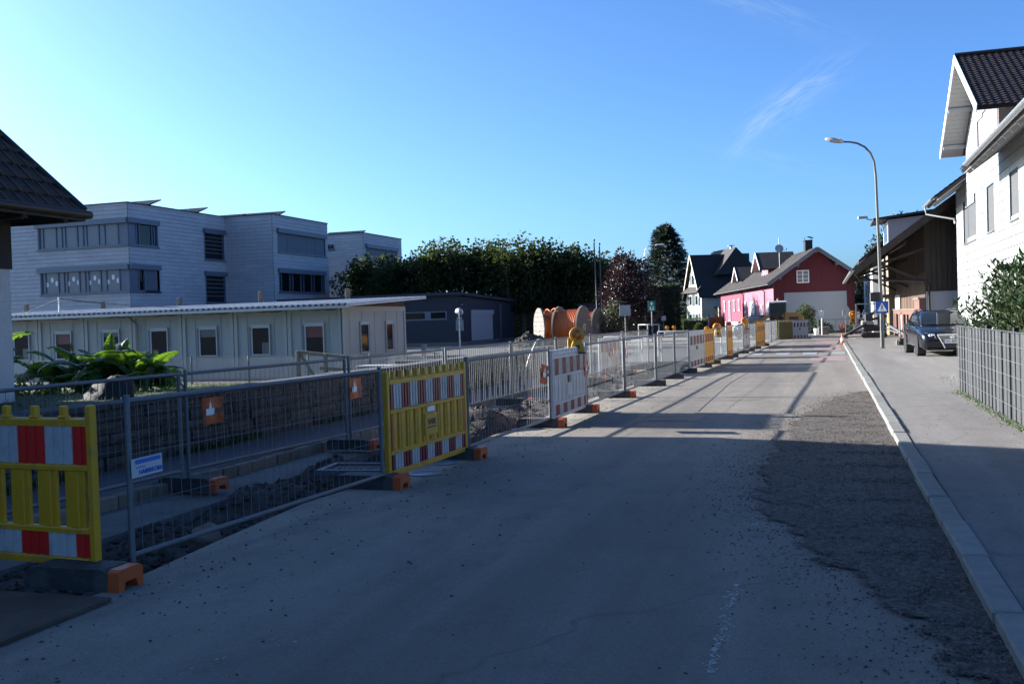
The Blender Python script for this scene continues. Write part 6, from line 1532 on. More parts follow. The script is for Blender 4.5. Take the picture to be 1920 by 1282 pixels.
# lapped pale boards beside the brick, struts, roof
q = MB()
for k in range(3): q.box(-.12, -.04, 14.4, 18.4, 1.62 + k * .27, 1.88 + k * .27)
q.build('pale_boards', mat('pale boards', (.36, .33, .27), .8, var=.15), bn_)
th_ = math.atan(slope_); rl = (xr - e0[0]) / math.cos(th_)
T = Matrix.Translation((e0[0], -.8, e0[1])) @ Matrix.Rotation(-th_, 4, 'Y')
q = MB(); q.box(0, rl, 0, LB + 1.2, -.10, -.02, T=T); T3 = Matrix.Translation((2 * xr - e0[0], -.8, e0[1])) @ Matrix.Scale(-1, 4, (1, 0, 0)) @ Matrix.Rotation(-th_, 4, 'Y'); q.box(0, rl, 0, LB + 1.2, -.10, -.02, T=T3)
rfb = q.build('roof', K['brownroof'], bn_)
q = MB(); tile_field(q, T, LB + 1.2, rl, .34, .36, 7); q.fixn = False; q.build('roof_tiles', K['brownroof'], rfb, 'stuff')
q = MB(); q.box(0, rl, -.03, .0, -.26, .04, T=T); q.build('verge_board', M_bdark, rfb)
q = MB()
for k in range(18): q.box(0, 3.4, .2 + k * 1.15, .32 + k * 1.15, -.26, -.105, T=T)
q.build_each('rafter', M_bdark, rfb)
for yy in (.1, 9.2, 18.4):
    q = MB(); q.beam((0, yy, 2.75), (e0[0] + .9, yy, rz_(e0[0] + .9) - .3), .11, .13, up=(0, 1, 0)); q.beam((.0, yy, rz_(0) - 1.35), (e0[0] + .4, yy, rz_(e0[0] + .4) - .28), .11, .12, up=(0, 1, 0)); q.build('strut', M_bdark, bn_)
q = MB(); q.beam((e0[0] + .9, -.6, rz_(e0[0] + .9) - .36), (e0[0] + .9, LB, rz_(e0[0] + .9) - .36), .16, .18); q.build('eave_purlin', M_bdark, bn_)
gutter((e0[0] - .07, -.7, e0[1] - .05), (e0[0] - .07, LB, e0[1] - .05), .075, bn_, K['zinc'], False)
MB().tube([(e0[0] + .05, -.15, e0[1] - .1), (e0[0] + .25, -.15, e0[1] - .45), (.0, -.12, e0[1] - .62), (.12, -.1, e0[1] - .85), (.12, -.1, .1)], .05, 8).build('downpipe', K['black'], bn_)
# flat roofed dormer on the barn roof
a, b = ony(1665, 412, 57), ony(1735, 398, 57); dz = thing('roof_dormer', 'pale flat roofed dormer on the barn roof behind the tall lamp', 'dormer', (a.x, 57, a.z)); d0 = 3.4
MB().prism([(0, 0), (0, -1.75), (3.2, -.2), (3.2, .25)], .0, d0, 'xz').build('wall', mat('grey pink render', (.33, .30, .31), .85), dz)
MB().box(-.03, -.002, .05, d0 - .05, -1.45, -.05).build('white_front', K['white'], dz)
for k in (0.35, 1.9): f_ = MB().box(-.05, -.031, k, k + 1.1, -1.2, -.2).build('window', K['alu'], dz); MB().box(-.06, -.051, k + .08, k + 1.02, -1.1, -.3).build('pane', K['glass'], f_)
q = MB(); q.add([(-.75, -.25, -.02), (3.4, -.25, .42), (3.4, d0 + .3, .42), (-.75, d0 + .3, -.02), (-.75, -.25, .10), (3.4, -.25, .54), (3.4, d0 + .3, .54), (-.75, d0 + .3, .10)], [(0, 1, 2, 3), (4, 5, 6, 7), (0, 1, 5, 4), (1, 2, 6, 5), (2, 3, 7, 6), (3, 0, 4, 7)]); q.build('roof', K['darkroof'], dz)
# houses beyond the barn
bgx = 3.8; y0, y1 = onx(1680, 470, bgx).y, onx(1655, 480, bgx).y
an = thing('annex', 'sunlit beige rendered annex with ladders beyond the timber barn', 'building', (bgx, 66.6, 0)); M_beige = mat('beige render', (.18, .15, .105), .85, var=.12, scale=1, dirt=(.30, .26, .20), dscale=1.2, damt=.5)
MB().box(0, 6, .05, 7.6, -.4, 5.2).build('wall', M_beige, an)
for k in (.6, 2.4, 4.6): MB().box(-.03, -.002, k, k + .9, 0, 2.1 if k > 1 else 2.4).build('door', mat('ochre door', (.50, .28, .10), .7) if k == .6 else K['timber'], an)
for k in (1.6, 4.0): f_ = MB().box(-.03, -.002, k, k + .8, 3.0, 4.2).build('window', K['white'], an); MB().box(-.04, -.031, k + .1, k + .7, 3.1, 4.1).build('pane', K['glass'], f_)
MB().box(-.6, 0, -.0, 7.6, 2.45, 2.55).build('canopy', K['timber'], an)
q = MB()
for k in (1.9, 3.4, 5.6): q.tube([(-.1, k, 0), (-.1, k + .35, 4.4)], .03, 5)
for zz in (2.8, 3.5, 4.3): q.tube([(-.08, .1, zz), (-.08, 7.4, zz + .05)], .012, 4)
q.build('cables', K['timber'], an)
MB().box(-.5, 6, .0, 7.7, 5.2, 5.34).build('roof', K['brownroof'], an)
wt = thing('white_house', 'bright white rendered house end beyond the beige annex', 'house', (3.2, 74.5, 0)); MB().box(0, 6, 0, 17, -.4, 5.1).build('wall', K['white'], wt)
for k in (3, 7, 11): f_ = MB().box(-.03, -.002, k, k + 1.0, 2.6, 3.8).build('window', K['alu'], wt); MB().box(-.045, -.031, k + .1, k + .9, 2.7, 3.7).build('pane', K['glass'], f_)
q = MB(); q.prism([(-.9, 4.9), (3, 8), (6.9, 4.9), (6.9, 5.1), (3, 8.25), (-.9, 5.1)], -.5, 17.5, 'xz'); q.build('roof', K['brownroof'], wt)

# ---- slatted stone fence with welded wire
sf = thing('slatted_fence', 'grey slatted stone fence in welded wire beside the pavement', 'fence', (2.40, 20.5, .065))
M_slat = mat('grey stone slat', (.044, .045, .047), .9, var=.25, scale=14, bump=.7, bscale=50, rand=.18); M_slat2 = mat('dark stone slat', (.022, .023, .025), .9, var=.25, scale=14, bump=.7, bscale=50, rand=.15)
sm_ = MB().bbox(-.03, .06, -.092, .092, .0, 1.20, .006).build('slat', M_slat, sf); sd_ = MB().bbox(-.008, .05, -.072, .072, .0, 1.19, .006).build('slat', M_slat2, sf); y = -.12; k = 0
while y > -11.5:
    src_, w = (sm_, .19) if k % 2 == 0 else (sd_, .135)
    o = src_ if k < 2 else src_.copy()
    if k > 1: C.objects.link(o); o.parent = sf
    o.location = (rng.uniform(-.008, .008), y, rng.uniform(-.01, .01)); o.rotation_euler = (rng.uniform(-.004, .004), 0, rng.uniform(-.05, .05)); o.scale = (1, rng.uniform(.95, 1.04), 1); y -= .168; k += 1
q = MB()
for zz in (.02, .22, .42, .62, .82, 1.02, 1.215): q.tube([(-.05, .02, zz), (-.05, -11.6, zz)], .0042, 5)
q.build('horizontal_wire', K['wire'], sf)
q = MB(); y = 0
while y > -11.6: q.tube([(-.045, y, 0), (-.045, y, 1.23)], .002, 4, caps=False); y -= .2
q.build('vertical_wire', K['wire'], sf)
for k in range(5): MB().bbox(.10, .17, -.06 - k * 2.5 - .05, -.06 - k * 2.5 + .05, -.1, 1.26, .006).build('post', K['black'], sf)
# ---- cherry laurel
M_lau = leafmat('laurel leaf', (.015, .032, .009), .12, .4, var=.35, scale=2.5, tcol=(.05, .09, .012), spec=.3)
la = thing('laurel_bush', 'glossy green cherry laurel bush behind the slatted fence', 'bush', (3.3, 18.6, .06)); P = []; A = []; st = MB(); r = np.random.default_rng(3)
for k in range(680):
    x0, y0 = r.uniform(-.62, .9), r.uniform(-4.8, 1.5); edge_ = max(0, (y0 + .4) / 1.9)
    top = (2.22 - .95 * edge_ ** 1.5) * r.uniform(.72, 1.06) - .15 * max(0, abs(x0) - .4); lean = Vector((r.normal(-.05, .2), r.normal(.08, .2) + .18 * edge_, 0)); bz0 = r.uniform(.2, .8) * top
    p0, p1 = Vector((x0, y0, bz0)), Vector((x0, y0, top)) + lean; st.tube([p0, p1], [.008, .004], 3, caps=False)
    m_ = r.integers(12, 22)
    for i in range(m_):
        s = (i + 1) / m_; p = p0.lerp(p1, s); a = i * 2.4 + r.uniform(-.4, .4); up_ = .35 + .9 * s ** 2; P.append(tuple(p)); A.append((math.cos(a) + r.normal(0, .2), math.sin(a) + r.normal(0, .2), up_ + r.normal(0, .25)))
P, A = np.array(P), np.array(A)
st.build('stems', mat('green stem', (.06, .07, .03), .7), la); leaves('foliage', P, A, r.uniform(.11, .18, len(P)), r.uniform(.04, .06, len(P)), M_lau, la, droop=.25)
# ---- street lamps
lp = thing('street_lamp', 'tall curved grey street lamp on the pavement carrying the crossing sign', 'street lamp', (2.14, 42.45, .065)); y_ = 42.45
def lpp(px, py): p = ony(px, py, y_); return (p.x - 2.14, 0, p.z - .065)
ctr = [(0, 0, -.1), (0, 0, 1.2), (-.05, 0, 4.0)] + [lpp(*t) for t in ((1642, 330), (1639, 304), (1632, 287), (1622, 276), (1608, 269), (1594, 266.5), (1578, 266))]
MB().tube(ctr, [.085, .082, .062, .05, .046, .043, .040, .038, .036, .035], 10).build('mast', mat('weathered lamp mast', (.08, .083, .08), .5, .4, var=.2, dirt=(.10, .11, .08), dscale=3, damt=.5), lp)
h0, h1 = Vector(lpp(1582, 266)), Vector(lpp(1547, 261)); ax = (h0 - h1)
q = MB(); prof = [(.0, .03), (.12, .085), (.45, .105), (.8, .09), (1.0, .055)]; V = []
for t, r_ in prof:
    c_ = h1 + ax * t
    for k in range(10): a = 2 * PI * k / 10; V.append((c_.x, c_.y + math.cos(a) * r_ * 1.5, c_.z + math.sin(a) * r_))
F = [(i * 10 + k, i * 10 + (k + 1) % 10, (i + 1) * 10 + (k + 1) % 10, (i + 1) * 10 + k) for i in range(4) for k in range(10)] + [tuple(range(9, -1, -1)), tuple(range(40, 50))]
q.add(V, F, 0, True); q.build('lamp_head', mat('lamp head grey', (.30, .31, .32), .4, .3), lp); MB().bbox(h1.x + .12, h1.x + .62, -.1, .1, h1.z - .10, h1.z - .03, .02).build('lens', mat('lamp lens', (.45, .45, .42), .15), lp)
MB().bbox(-.12, .12, -.12, .12, -.06, .02, .01).build('base_plate', K['galv'], lp); MB().box(-.05, .05, -.09, -.075, .7, 1.15).build('access_door', K['galv'], lp)
cs = thing('crossing_sign', 'blue pedestrian crossing sign with white triangle on the tall lamp', 'traffic sign', (ony(1654, 576, 42.3).x, 42.33, ony(1654, 576, 42.3).z)); s_ = .24
MB().bbox(-s_, s_, -.012, .0, -s_, s_, .004).build('plate', K['blue'], cs); MB().prism([(-.185, -.16), (.185, -.16), (0, .185)], -.0165, -.0125, 'xz').build('triangle', K['white'], cs)
q = MB(); q.lathe([(.022, 0), (.022, .003), (.001, .003)], 10, T=Matrix.Translation((.0, -.0168, .085)) @ Matrix.Rotation(PI / 2, 4, 'X'))
for a, b, w in (((.0, .062), (-.004, -.01), .034), ((-.004, -.01), (.045, -.12), .022), ((-.004, -.01), (-.05, -.115), .022), ((0, .052), (.05, .0), .016), ((0, .052), (-.045, .005), .016)):
    q.beam((a[0], -.018, a[1]), (b[0], -.018, b[1]), w, .003, up=(0, 0, 1) if False else (0, 1, 0))
q.build('walking_figure', K['black'], cs)
q = MB(); q.box(-.06, .06, .0, .2, .1, .13).box(-.06, .06, .0, .2, -.13, -.1); q.build('clamp', K['zinc'], cs)
p = ony(1640, 557, 43.0); tl_ = thing('signal_box', 'black signal box seen from behind, left of the tall lamp above the crossing sign', 'signal', (p.x, 42.5, p.z)); q = MB(); q.bbox(-.2, .17, -.14, .10, -.19, .19, .02); q.build('housing', K['black'], tl_); MB().box(.17, .42, -.03, .03, -.05, .05).build('arm', K['black'], tl_); MB().lathe([(.12, 0), (.13, .14)], 14, T=Matrix.Translation((-.02, .1, 0)) @ Matrix.Rotation(-PI / 2, 4, 'X')).build('visor', K['black'], tl_)
y_ = 66.0
b = ony(1659, 620, y_); l2 = thing('street_lamp', 'farther grey street lamp behind the tall one, level with the barn eave', 'street lamp', (b.x, y_, 0))
def l2p(px, py): p = ony(px, py, y_); return (p.x - b.x, 0, p.z)
MB().tube([(0, 0, 0), l2p(1659, 500), l2p(1658, 440), l2p(1655, 424), l2p(1647, 415), l2p(1636, 412.5), l2p(1625, 411)], [.08, .06, .05, .045, .04, .036, .034], 8).build('mast', K['zinc'], l2)
h0, h1 = Vector(l2p(1627, 411)), Vector(l2p(1608, 409)); MB().bbox(h1.x, h0.x, -.13, .13, h1.z - .06, h1.z + .10, .04).build('lamp_head', bpy.data.materials['lamp head grey'], l2)
# ------------------------------------------------------------------ end of the street: red and pink house, cream house
M_redb = mat('dark red boards', (.085, .004, .012), .75, var=.15, scale=3, stretch=(4, 4, .5)); M_pinkb = mat('pink red boards', (.20, .035, .07), .7, var=.12, scale=2, stretch=(3, 3, .5)); M_pinkr = mat('pale pink render', (.28, .09, .13), .8, var=.06)
M_whr = mat('white render', (.40, .40, .40), .85, var=.04); M_fasc = mat('grey fascia', (.11, .115, .13), .6)
rh = thing('red_house', 'long red gabled house with pink side, white lower walls and two dormers', 'house', (-3.75, 79.2, 0), R(13)); ang = R(13)
W_ = 6.05; Lr = 31.0; ze = 4.22; za = 6.42; ax_ = 3.15; sl2 = (za - ze) / ax_
MB().prism([(0, -.3), (W_, -.3), (W_, za - (W_ - ax_) * sl2 - .1), (ax_, za - .1), (0, ze - .05)], .04, Lr, 'xz').build('core', mat('house core', (.05, .02, .02), .9), rh)
q = MB(); x = 0
while x < W_ - .02:
    zt = (ze + x * sl2 if x < ax_ else za - (x - ax_) * sl2) - .08; q.box(x, min(W_, x + .17), -.02 - (.012 if int(x / .185) % 2 else 0), .038, -.3, zt); x += .185
q.build('front_boards', M_redb, rh, 'stuff')
def rl_(px, py):
    """point on the front plane of the house in its own coordinates"""
    n_ = Vector((math.sin(ang), -math.cos(ang), 0)); d = ray(px, py); t = (Vector((-3.75, 79.2, 0)) - EYEP).dot(n_) / d.dot(n_); w = EYEP + d * t - Vector((-3.75, 79.2, 0)); return w.x * math.cos(ang) + w.y * math.sin(ang), w.z
a, b, c_, d_ = rl_(1470, 549), rl_(1587, 546), rl_(1588, 573), rl_(1593, 579)
MB().prism([(a[0], -.3), (d_[0], -.3), (d_[0], d_[1]), (c_[0], c_[1]), (b[0], a[1]), (a[0], a[1])], -.06, -.034, 'xz').build('white_wall_panel', mat('bluish white wall', (.27, .285, .31), .8, var=.04), rh)
a, b = rl_(1493, 507), rl_(1517, 530); x0, x1, z0, z1 = a[0], b[0], b[1], a[1]; q = MB(); t = .07
for r4 in ((x0, x1, z0, z0 + t), (x0, x1, z1 - t, z1), (x0, x0 + t, z0 + t, z1 - t), (x1 - t, x1, z0 + t, z1 - t), ((x0 + x1) / 2 - .03, (x0 + x1) / 2 + .03, z0 + t, z1 - t)): q.box(r4[0], r4[1], -.09, -.034, r4[2], r4[3])
for k in (1, 2): q.box(x0 + t, x1 - t, -.085, -.036, z0 + (z1 - z0) * k / 3 - .015, z0 + (z1 - z0) * k / 3 + .015)
f_ = q.build('window', K['white'], rh); MB().box(x0 + t, x1 - t, -.05, -.04, z0 + t, z1 - t).build('pane', K['glass_soft'], f_)
# roof
ov = .62; thr = math.atan(sl2); T = Matrix.Translation((-ov, -.85, ze - ov * sl2)) @ Matrix.Rotation(-thr, 4, 'Y'); rl2 = (ax_ + ov) / math.cos(thr); ovr = W_ - ax_ + .7; rl3 = ovr / math.cos(thr)
T3 = Matrix.Translation((ax_ + ovr, -.85, za - ovr * sl2)) @ Matrix.Scale(-1, 4, (1, 0, 0)) @ Matrix.Rotation(-thr, 4, 'Y')
q = MB(); q.box(0, rl2, 0, Lr + 1.5, -.05, .06, T=T); q.box(0, rl3, 0, Lr + 1.5, -.05, .06, T=T3); rfr = q.build('roof', K['brownroof'], rh)
q = MB(); tile_field(q, T @ Matrix.Translation((0, 0, .06)), Lr + 1.5, rl2, .6, .36, 9); tile_field(q, T3 @ Matrix.Translation((0, 0, .06)), 3.0, rl3, .6, .36, 10); q.fixn = False; q.build('roof_tiles', K['brownroof'], rfr, 'stuff')
q = MB(); q.box(-.02, rl2, -.04, .0, -.17, .11, T=T); q.box(-.02, rl3, -.04, .0, -.17, .11, T=T3); q.build('fascia', M_fasc, rh)
q = MB()
for x in (.35, 1.7, ax_, 4.6, 5.8): zt = (ze + x * sl2 if x < ax_ else za - (x - ax_) * sl2); q.box(x - .1, x + .1, -.8, -.03, zt - .33, zt - .13)
q.build_each('purlin_end', M_fasc, rh)
gutter((-ov - .06, -.85, ze - ov * sl2), (-ov - .06, Lr + .6, ze - ov * sl2), .075, rh, K['zinc'], False)
# chimney
q = MB().box(ax_ - .28, ax_ + .28, 2.0, 2.7, za - .5, za + .75).box(ax_ - .32, ax_ + .32, 1.96, 2.74, za + .751, za + .81); ch_ = q.build('chimney', K['black'], rh)
q = MB(); q.add([(ax_ - .4, 1.9, za + .98), (ax_, 1.9, za + 1.1), (ax_ + .4, 1.9, za + .98), (ax_ - .4, 2.8, za + .98), (ax_, 2.8, za + 1.1), (ax_ + .4, 2.8, za + .98)], [(0, 1, 4, 3), (1, 2, 5, 4)])
for x in (-.25, .25): q.box(ax_ + x - .02, ax_ + x + .02, 2.3, 2.34, za + .81, za + 1.02)
q.build('cowl', K['zinc'], ch_)
# pink side with white lower wall, set in bays
bays = ((0, 3.2, M_pinkr, 1.95), (3.2, 8.0, M_pinkr, 1.0), (8.0, 14.5, M_pinkr, 1.4), (14.5, 30.9, M_pinkb, .85)); 
sd = {}
for i, (a, b, m_, zw) in enumerate(bays):
    q = MB(); y = a
    while y < b - .01: w = .3 if m_ is M_pinkb else 10; q.box(-.05 - (.012 if int(y / .3) % 2 else 0), -.0, y, min(b, y + w) - .004, zw, ze - .12); y += w
    q.build('side_boards' if m_ is M_pinkb else 'side_render', m_, rh); MB().box(-.075, .0, a, b - .003, -.3, zw - .003).build('lower_wall', M_whr, rh)
MB().box(-.10, -.0765, 8.6, 11.2, -.2, 2.6).build('white_bay', M_whr, rh); MB().box(-.10, -.0765, .5, 2.9, -.2, 2.4).build('white_bay', M_whr, rh)
for (y, z, w, h) in ((1.3, .75, 1.0, 1.0), (4.6, .8, .9, 1.5), (9.3, .5, 1.1, 1.2), (13, 1.7, .8, 1.0), (17, 1.9, .8, 1.1), (20.2, 1.9, .8, 1.1), (23.2, .9, 1.2, 2.0), (27.0, 1.9, .9, 1.1), (15.5, .1, .8, .7), (17.8, .1, .8, .7), (21.5, -.2, 2.6, 1.0), (28, -.2, 1, .95)):
    f_ = MB().box(-.15, -.1, y, y + w, z, z + h).build('window', K['white'], rh); MB().box(-.16, -.151, y + .09, y + w - .09, z + .09, z + h - .09).build('pane', K['glass_soft'] if h < 1.9 else K['alu'], f_)
for y in (3.3, 14.4, 30.6): MB().tube([(-ov, y, ze - ov * sl2 - .05), (-.16, y, ze - ov * sl2 - .45), (-.16, y, 0)], .05, 7).build('downpipe', K['black'], rh)
# two gabled dormers facing the lane
def dormer(y0, w, zr_, hz, xf, lab):
    yc = y0 + w / 2; zb = zr_ - hz; q = MB(); q.prism([(y0, zb - 1.2), (y0 + w, zb - 1.2), (y0 + w, zb), (yc, zr_ - .12), (y0, zb)], xf, ax_, 'yz'); q.build('dormer_wall', M_pinkr, rh)
    q = MB(); hw_ = w / 2 + .55; tt = math.atan2(hz, w / 2); dl_ = hw_ / math.cos(tt); ez2 = zr_ - hw_ * math.tan(tt)
    Ta = Matrix.Translation((xf - .75, yc - hw_, ez2)) @ Matrix.Rotation(tt, 4, 'X'); Tb = Matrix.Translation((xf - .75, yc + hw_, ez2)) @ Matrix.Scale(-1, 4, (0, 1, 0)) @ Matrix.Rotation(tt, 4, 'X')
    for t_ in (Ta, Tb): q.box(0, ax_ - xf + .75, 0, dl_, -.06, .06, T=t_)
    r_ = q.build('dormer_roof', K['darkroof'], rh); q = MB()
    for t_ in (Ta, Tb): q.box(-.035, -.003, 0, dl_, -.14, .09, T=t_)
    q.build('verge_board', M_whr, r_); q = MB(); q.box(-.0, .7, 0, dl_, -.085, -.061, T=Ta); q.box(0, .7, 0, dl_, -.085, -.061, T=Tb); q.build('soffit', mat('pink soffit', (.45, .33, .33), .8) if 'pink soffit' not in bpy.data.materials else bpy.data.materials['pink soffit'], r_)
    f_ = MB().box(xf - .04, xf - .003, yc - .55, yc + .55, zb - 1.0, zb - .05).build('dormer_window', K['white'], rh); MB().box(xf - .05, xf - .041, yc - .45, yc + .45, zb - .92, zb - .13).build('pane', K['glass_soft'], f_)
dormer(6.6, 3.2, 6.7, 1.1, .75, 'near'); dormer(19.5, 2.8, 6.1, .95, .8, 'far')
# roof pipe and satellite dish
p = Vector((1.35, 4.6, ze + 1.35 * sl2)); sdh = thing('satellite_dish', 'grey satellite dish on a pole on the red house roof', 'satellite dish', (0, 0, 0)); sdh.location = rh.matrix_basis @ p if False else Matrix.Translation((-3.75, 79.2, 0)) @ Matrix.Rotation(ang, 4, 'Z') @ p
hp = ony(1476, 466, 84).z - sdh.location.z
MB().tube([(0, 0, -.1), (0, 0, hp + .9)], .035, 7).build('pole', K['zinc'], sdh); MB().lathe([(.001, 0), (.15, .015), (.28, .06), (.34, .10)], 20, T=Matrix.Translation((-.02, -.08, hp)) @ Matrix.Rotation(R(78), 4, 'X') @ Matrix.Rotation(R(15), 4, 'Y')).build('dish', mat('dish grey', (.33, .34, .36), .5), sdh)
MB().tube([(.0, -.1, hp - .28), (.05, -.45, hp - .12)], .015, 5).build('feed_arm', K['zinc'], sdh); MB().lathe([(.05, 0), (.05, .12), (.03, .16)], 10, T=Matrix.Translation((.55, 0, hp - .1))).build('antenna', K['zinc'], sdh); MB().tube([(0, 0, hp - .15), (.55, 0, hp - .12)], .015, 5).build('cross_arm', K['zinc'], sdh)

# ---- cream house with steep dark roof
chx = ony(1316, 612, 118); cr = thing('cream_house', 'cream house with steep dark roof and dark shutters behind the hedge', 'house', (chx.x, 118, 0), R(26)); M_cream = mat('cream render', (.42, .39, .31), .85, var=.06, scale=1)
def rsq(q, x0, x1, y0, y1, z0, z1, m=0): q.box(x0, x1, y0, y1, z0, z1, m)
cw, cd, ez3, rz3 = 5.2, 5.4, 4.45, 8.75
q = MB(); q.prism([(0, -.2), (cd, -.2), (cd, ez3 - .75), (cd / 2, rz3 - .3), (0, ez3 - .75)], .02, cw, 'yz'); q.build('wall', M_cream, cr)
# roof planes: ridge along x, eaves in front and behind
rt = math.atan2(rz3 - ez3 + .25, cd / 2); q = MB(); rlen = (cd / 2 + .35) / math.cos(rt); Ta = Matrix.Translation((-.35, -.35, rz3 - (cd / 2 + .35) * math.tan(rt))) @ Matrix.Rotation(rt, 4, 'X'); Tb = Matrix.Translation((-.35, cd + .35, rz3 - (cd / 2 + .35) * math.tan(rt))) @ Matrix.Scale(-1, 4, (0, 1, 0)) @ Matrix.Rotation(rt, 4, 'X')
for t_ in (Ta, Tb): q.box(0, cw + 2.0, 0, rlen, -.05, .08, T=t_)
rr = q.build('roof', K['darkroof'], cr); q = MB()
for t_ in (Ta, Tb): q.box(-.04, -.003, 0, rlen, -.12, .1, T=t_)
q.build('verge_board', M_cream, rr)
q = MB(); q.prism([(cw - 3.2, rz3 - 2.5), (cw - .6, rz3 + .75), (cw + 2.2, rz3 - 2.2)], .4, 8.5, 'xz'); q.build('cross_roof', K['darkroof'], cr)
MB().box(cw - .7, cw - .5, 1.8, 2.2, rz3 + .6, rz3 + 1.0).box(cw - .95, cw - .25, 1.7, 2.3, rz3 + 1.001, rz3 + 1.06).build('chimney', K['zinc'], cr); MB().box(cw + .5, cw + 1.5, 1.6, 2.3, rz3 - 1.2, rz3 + .05).build('chimney', K['black'], cr)
q = MB(); q.add([(-.6, -.3, ez3 - .1), (-.6, cd + .3, ez3 - .1), (0.02, cd, ez3 + .55), (0.02, 0, ez3 + .55), (-.6, -.3, ez3 - .2), (-.6, cd + .3, ez3 - .2)], [(0, 1, 2, 3), (0, 4, 5, 1)]); q.build('skirt_roof', K['darkroof'], cr)
for z in (.5, 2.7, 5.15):
    for y in ((1.0, 3.2) if z < 5 else (2.1,)):
        f_ = MB().box(-.04, -.002, y, y + 1.0, z, z + 1.3).build('window', K['white'], cr); MB().box(-.055, -.041, y + .1, y + .9, z + .1, z + 1.2).build('pane', K['glass'], f_)
        for o_ in (-.56, 1.03): MB().box(-.08, -.042, y + o_, y + o_ + .5, z, z + 1.3).build('shutter', mat('blue green shutter', (.02, .045, .055), .6) if 'blue green shutter' not in bpy.data.materials else bpy.data.materials['blue green shutter'], f_)
MB().box(1.6, cw + 2, -1.4, .0, 2.35, 2.5).build('porch_roof', K['black'], cr); MB().box(1.6, 1.75, -1.35, -1.2, 0, 2.35).build('porch_post', M_cream, cr); MB().box(cw, cw + 3, .5, cd, -.2, 3.6).build('rear_wing', M_cream, cr); MB().tube([(.05, -.1, ez3 - .3), (.05, -.1, 0)], .06, 6).build('downpipe', K['zinc'], cr)
# violet-pink garage glimpsed between shrubs
p = ony(1118, 600, 74); pg = thing('pink_shed', 'dull pink shed wall glimpsed behind the flag poles', 'shed', (p.x, 74, 0)); MB().box(-1.2, 2.0, 0, 3, -.2, 2.6).build('wall', mat('dull pink', (.10, .055, .07), .9), pg); MB().box(-1.4, 2.2, -.2, 3.2, 2.601, 2.75).build('roof', K['darkroof'], pg)
# bush and small things at the end of the street
p = onz(1508, 628); M_bush = leafmat('bush leaf', (.026, .038, .014), .3, .5, tcol=(.10, .13, .025))
blob_tree('bush', 'green bush in front of the white panel of the red house', 'bush', (p.x, 75.5, 0), .4, [(0, 0, .95, .65, .6, .8), (.35, 0, 1.45, .45, .4, .55), (-.35, .1, 1.2, .45, .4, .6), (.0, .1, 1.8, .35, .3, .4)], M_bush, 2600, (.08, .16), (.04, .08), 31, up=.5, trunk_r=.05)
blob_tree('bush', 'low dark bush right of the green bush by the red house', 'bush', (ony(1530, 620, 76.5).x, 76.6, 0), .3, [(0, 0, .5, .8, .5, .5), (.8, 0, .35, .5, .4, .35)], M_hedge, 1200, (.08, .16), (.05, .09), 33, up=.3, trunk_r=.04)
blob_tree('bush', 'small dark bush at the foot of the white wall panel by the fence', 'bush', (ony(1590, 620, 76.5).x, 76.7, 0), .2, [(0, 0, .3, .55, .4, .32)], M_hedge, 600, (.07, .14), (.05, .08), 35, up=.3, trunk_r=.03)
p = ony(1541, 600, 71); ms = thing('street_mirror_sign', 'pair of white sign plates folded like a Y on a post', 'traffic sign', (p.x, 71, 0)); zt = ony(1541, 582, 71).z; zl_ = ony(1541, 597, 71).z
MB().tube([(0, 0, 0), (0, 0, zt)], .04, 7).build('post', K['white'], ms)
MB().prism([(-.20, zt), (-.02, zt - .06), (-.02, zl_ + .0), (-.16, zt - .28)], -.05, -.03, 'xz').build('plate', K['white'], ms); MB().prism([(.18, zt - .02), (.02, zt - .06), (.02, zl_ - .2), (.10, zl_ + .1)], -.05, -.03, 'xz').build('plate', K['white'], ms)
p = onz(1531, 628); fpn = thing('planter', 'white tapered planter at the foot of the folded sign', 'planter', (p.x, p.y, 0)); MB().lathe([(.13, 0), (.18, .45), (.16, .45), (.15, .4)], 14).build('pot', K['white'], fpn); MB().lathe([(.15, .40), (.001, .41)], 12).build('earth', K['soil'], fpn)
p = onz(1545, 627); MB0 = MB().bbox(-.35, .35, -.3, .3, 0, .55, .03); tag(MB0.build('concrete_block', mat('dark concrete', (.12, .12, .115), .9)), 'dark concrete block under the folded sign', 'block').location = (p.x, p.y + .1, 0)
# mesh fence closing the lane, with a small round sign
a, b = onz(1534, 628), onz(1600, 627); L = (b - a).length; cl_ = thing('mesh_barrier', 'thin mesh barrier across the end of the street', 'barrier', (a.x, 73, 0))
L = ony(1600, 605, 73).x - a.x
for x in (0, L * .5, L): MB().tube([(x, 0, 0), (x, 0, 1.05)], .025, 6).build('post', K['galv'], cl_)
for z in (1.03, .2): MB().tube([(0, 0, z), (L, 0, z)], .022, 6).build('rail', K['galv'], cl_)
q = MB(); x = .1; q.fixn = False
while x < L: q.tube([(x, 0, .2), (x, 0, 1.03)], .003, 3, caps=False, smooth=False); x += .1
q.build('wire_mesh', K['wire'], cl_, 'stuff')
p = ony(1579, 612, 72.9); rs = thing('round_sign', 'small round red and white sign on the mesh barrier', 'traffic sign', (p.x, 72.9, p.z)); T = Matrix.Rotation(PI / 2, 4, 'X'); MB().lathe([(.22, 0), (.22, .012), (.001, .012)], 20, T=T).build('plate', K['sheet_red'], rs); MB().lathe([(.15, .0121), (.15, .016), (.001, .016)], 20, T=T).build('disc', K['sheet_white'], rs); MB().box(-.03, .03, -.0195, -.0165, -.1, .1).build('symbol', K['black'], rs)
o = copy_tree(b2, None, 'white barricade with red stripes under the far right amber lamp'); p0_, p1_ = onz(1602, 630), onz(1628, 629); o.location = (ony(1602, 620, 66).x, 66, 0); o.rotation_euler = (0, 0, 0); o.scale = ((p1_ - p0_).length / 2.2, 1, 1)
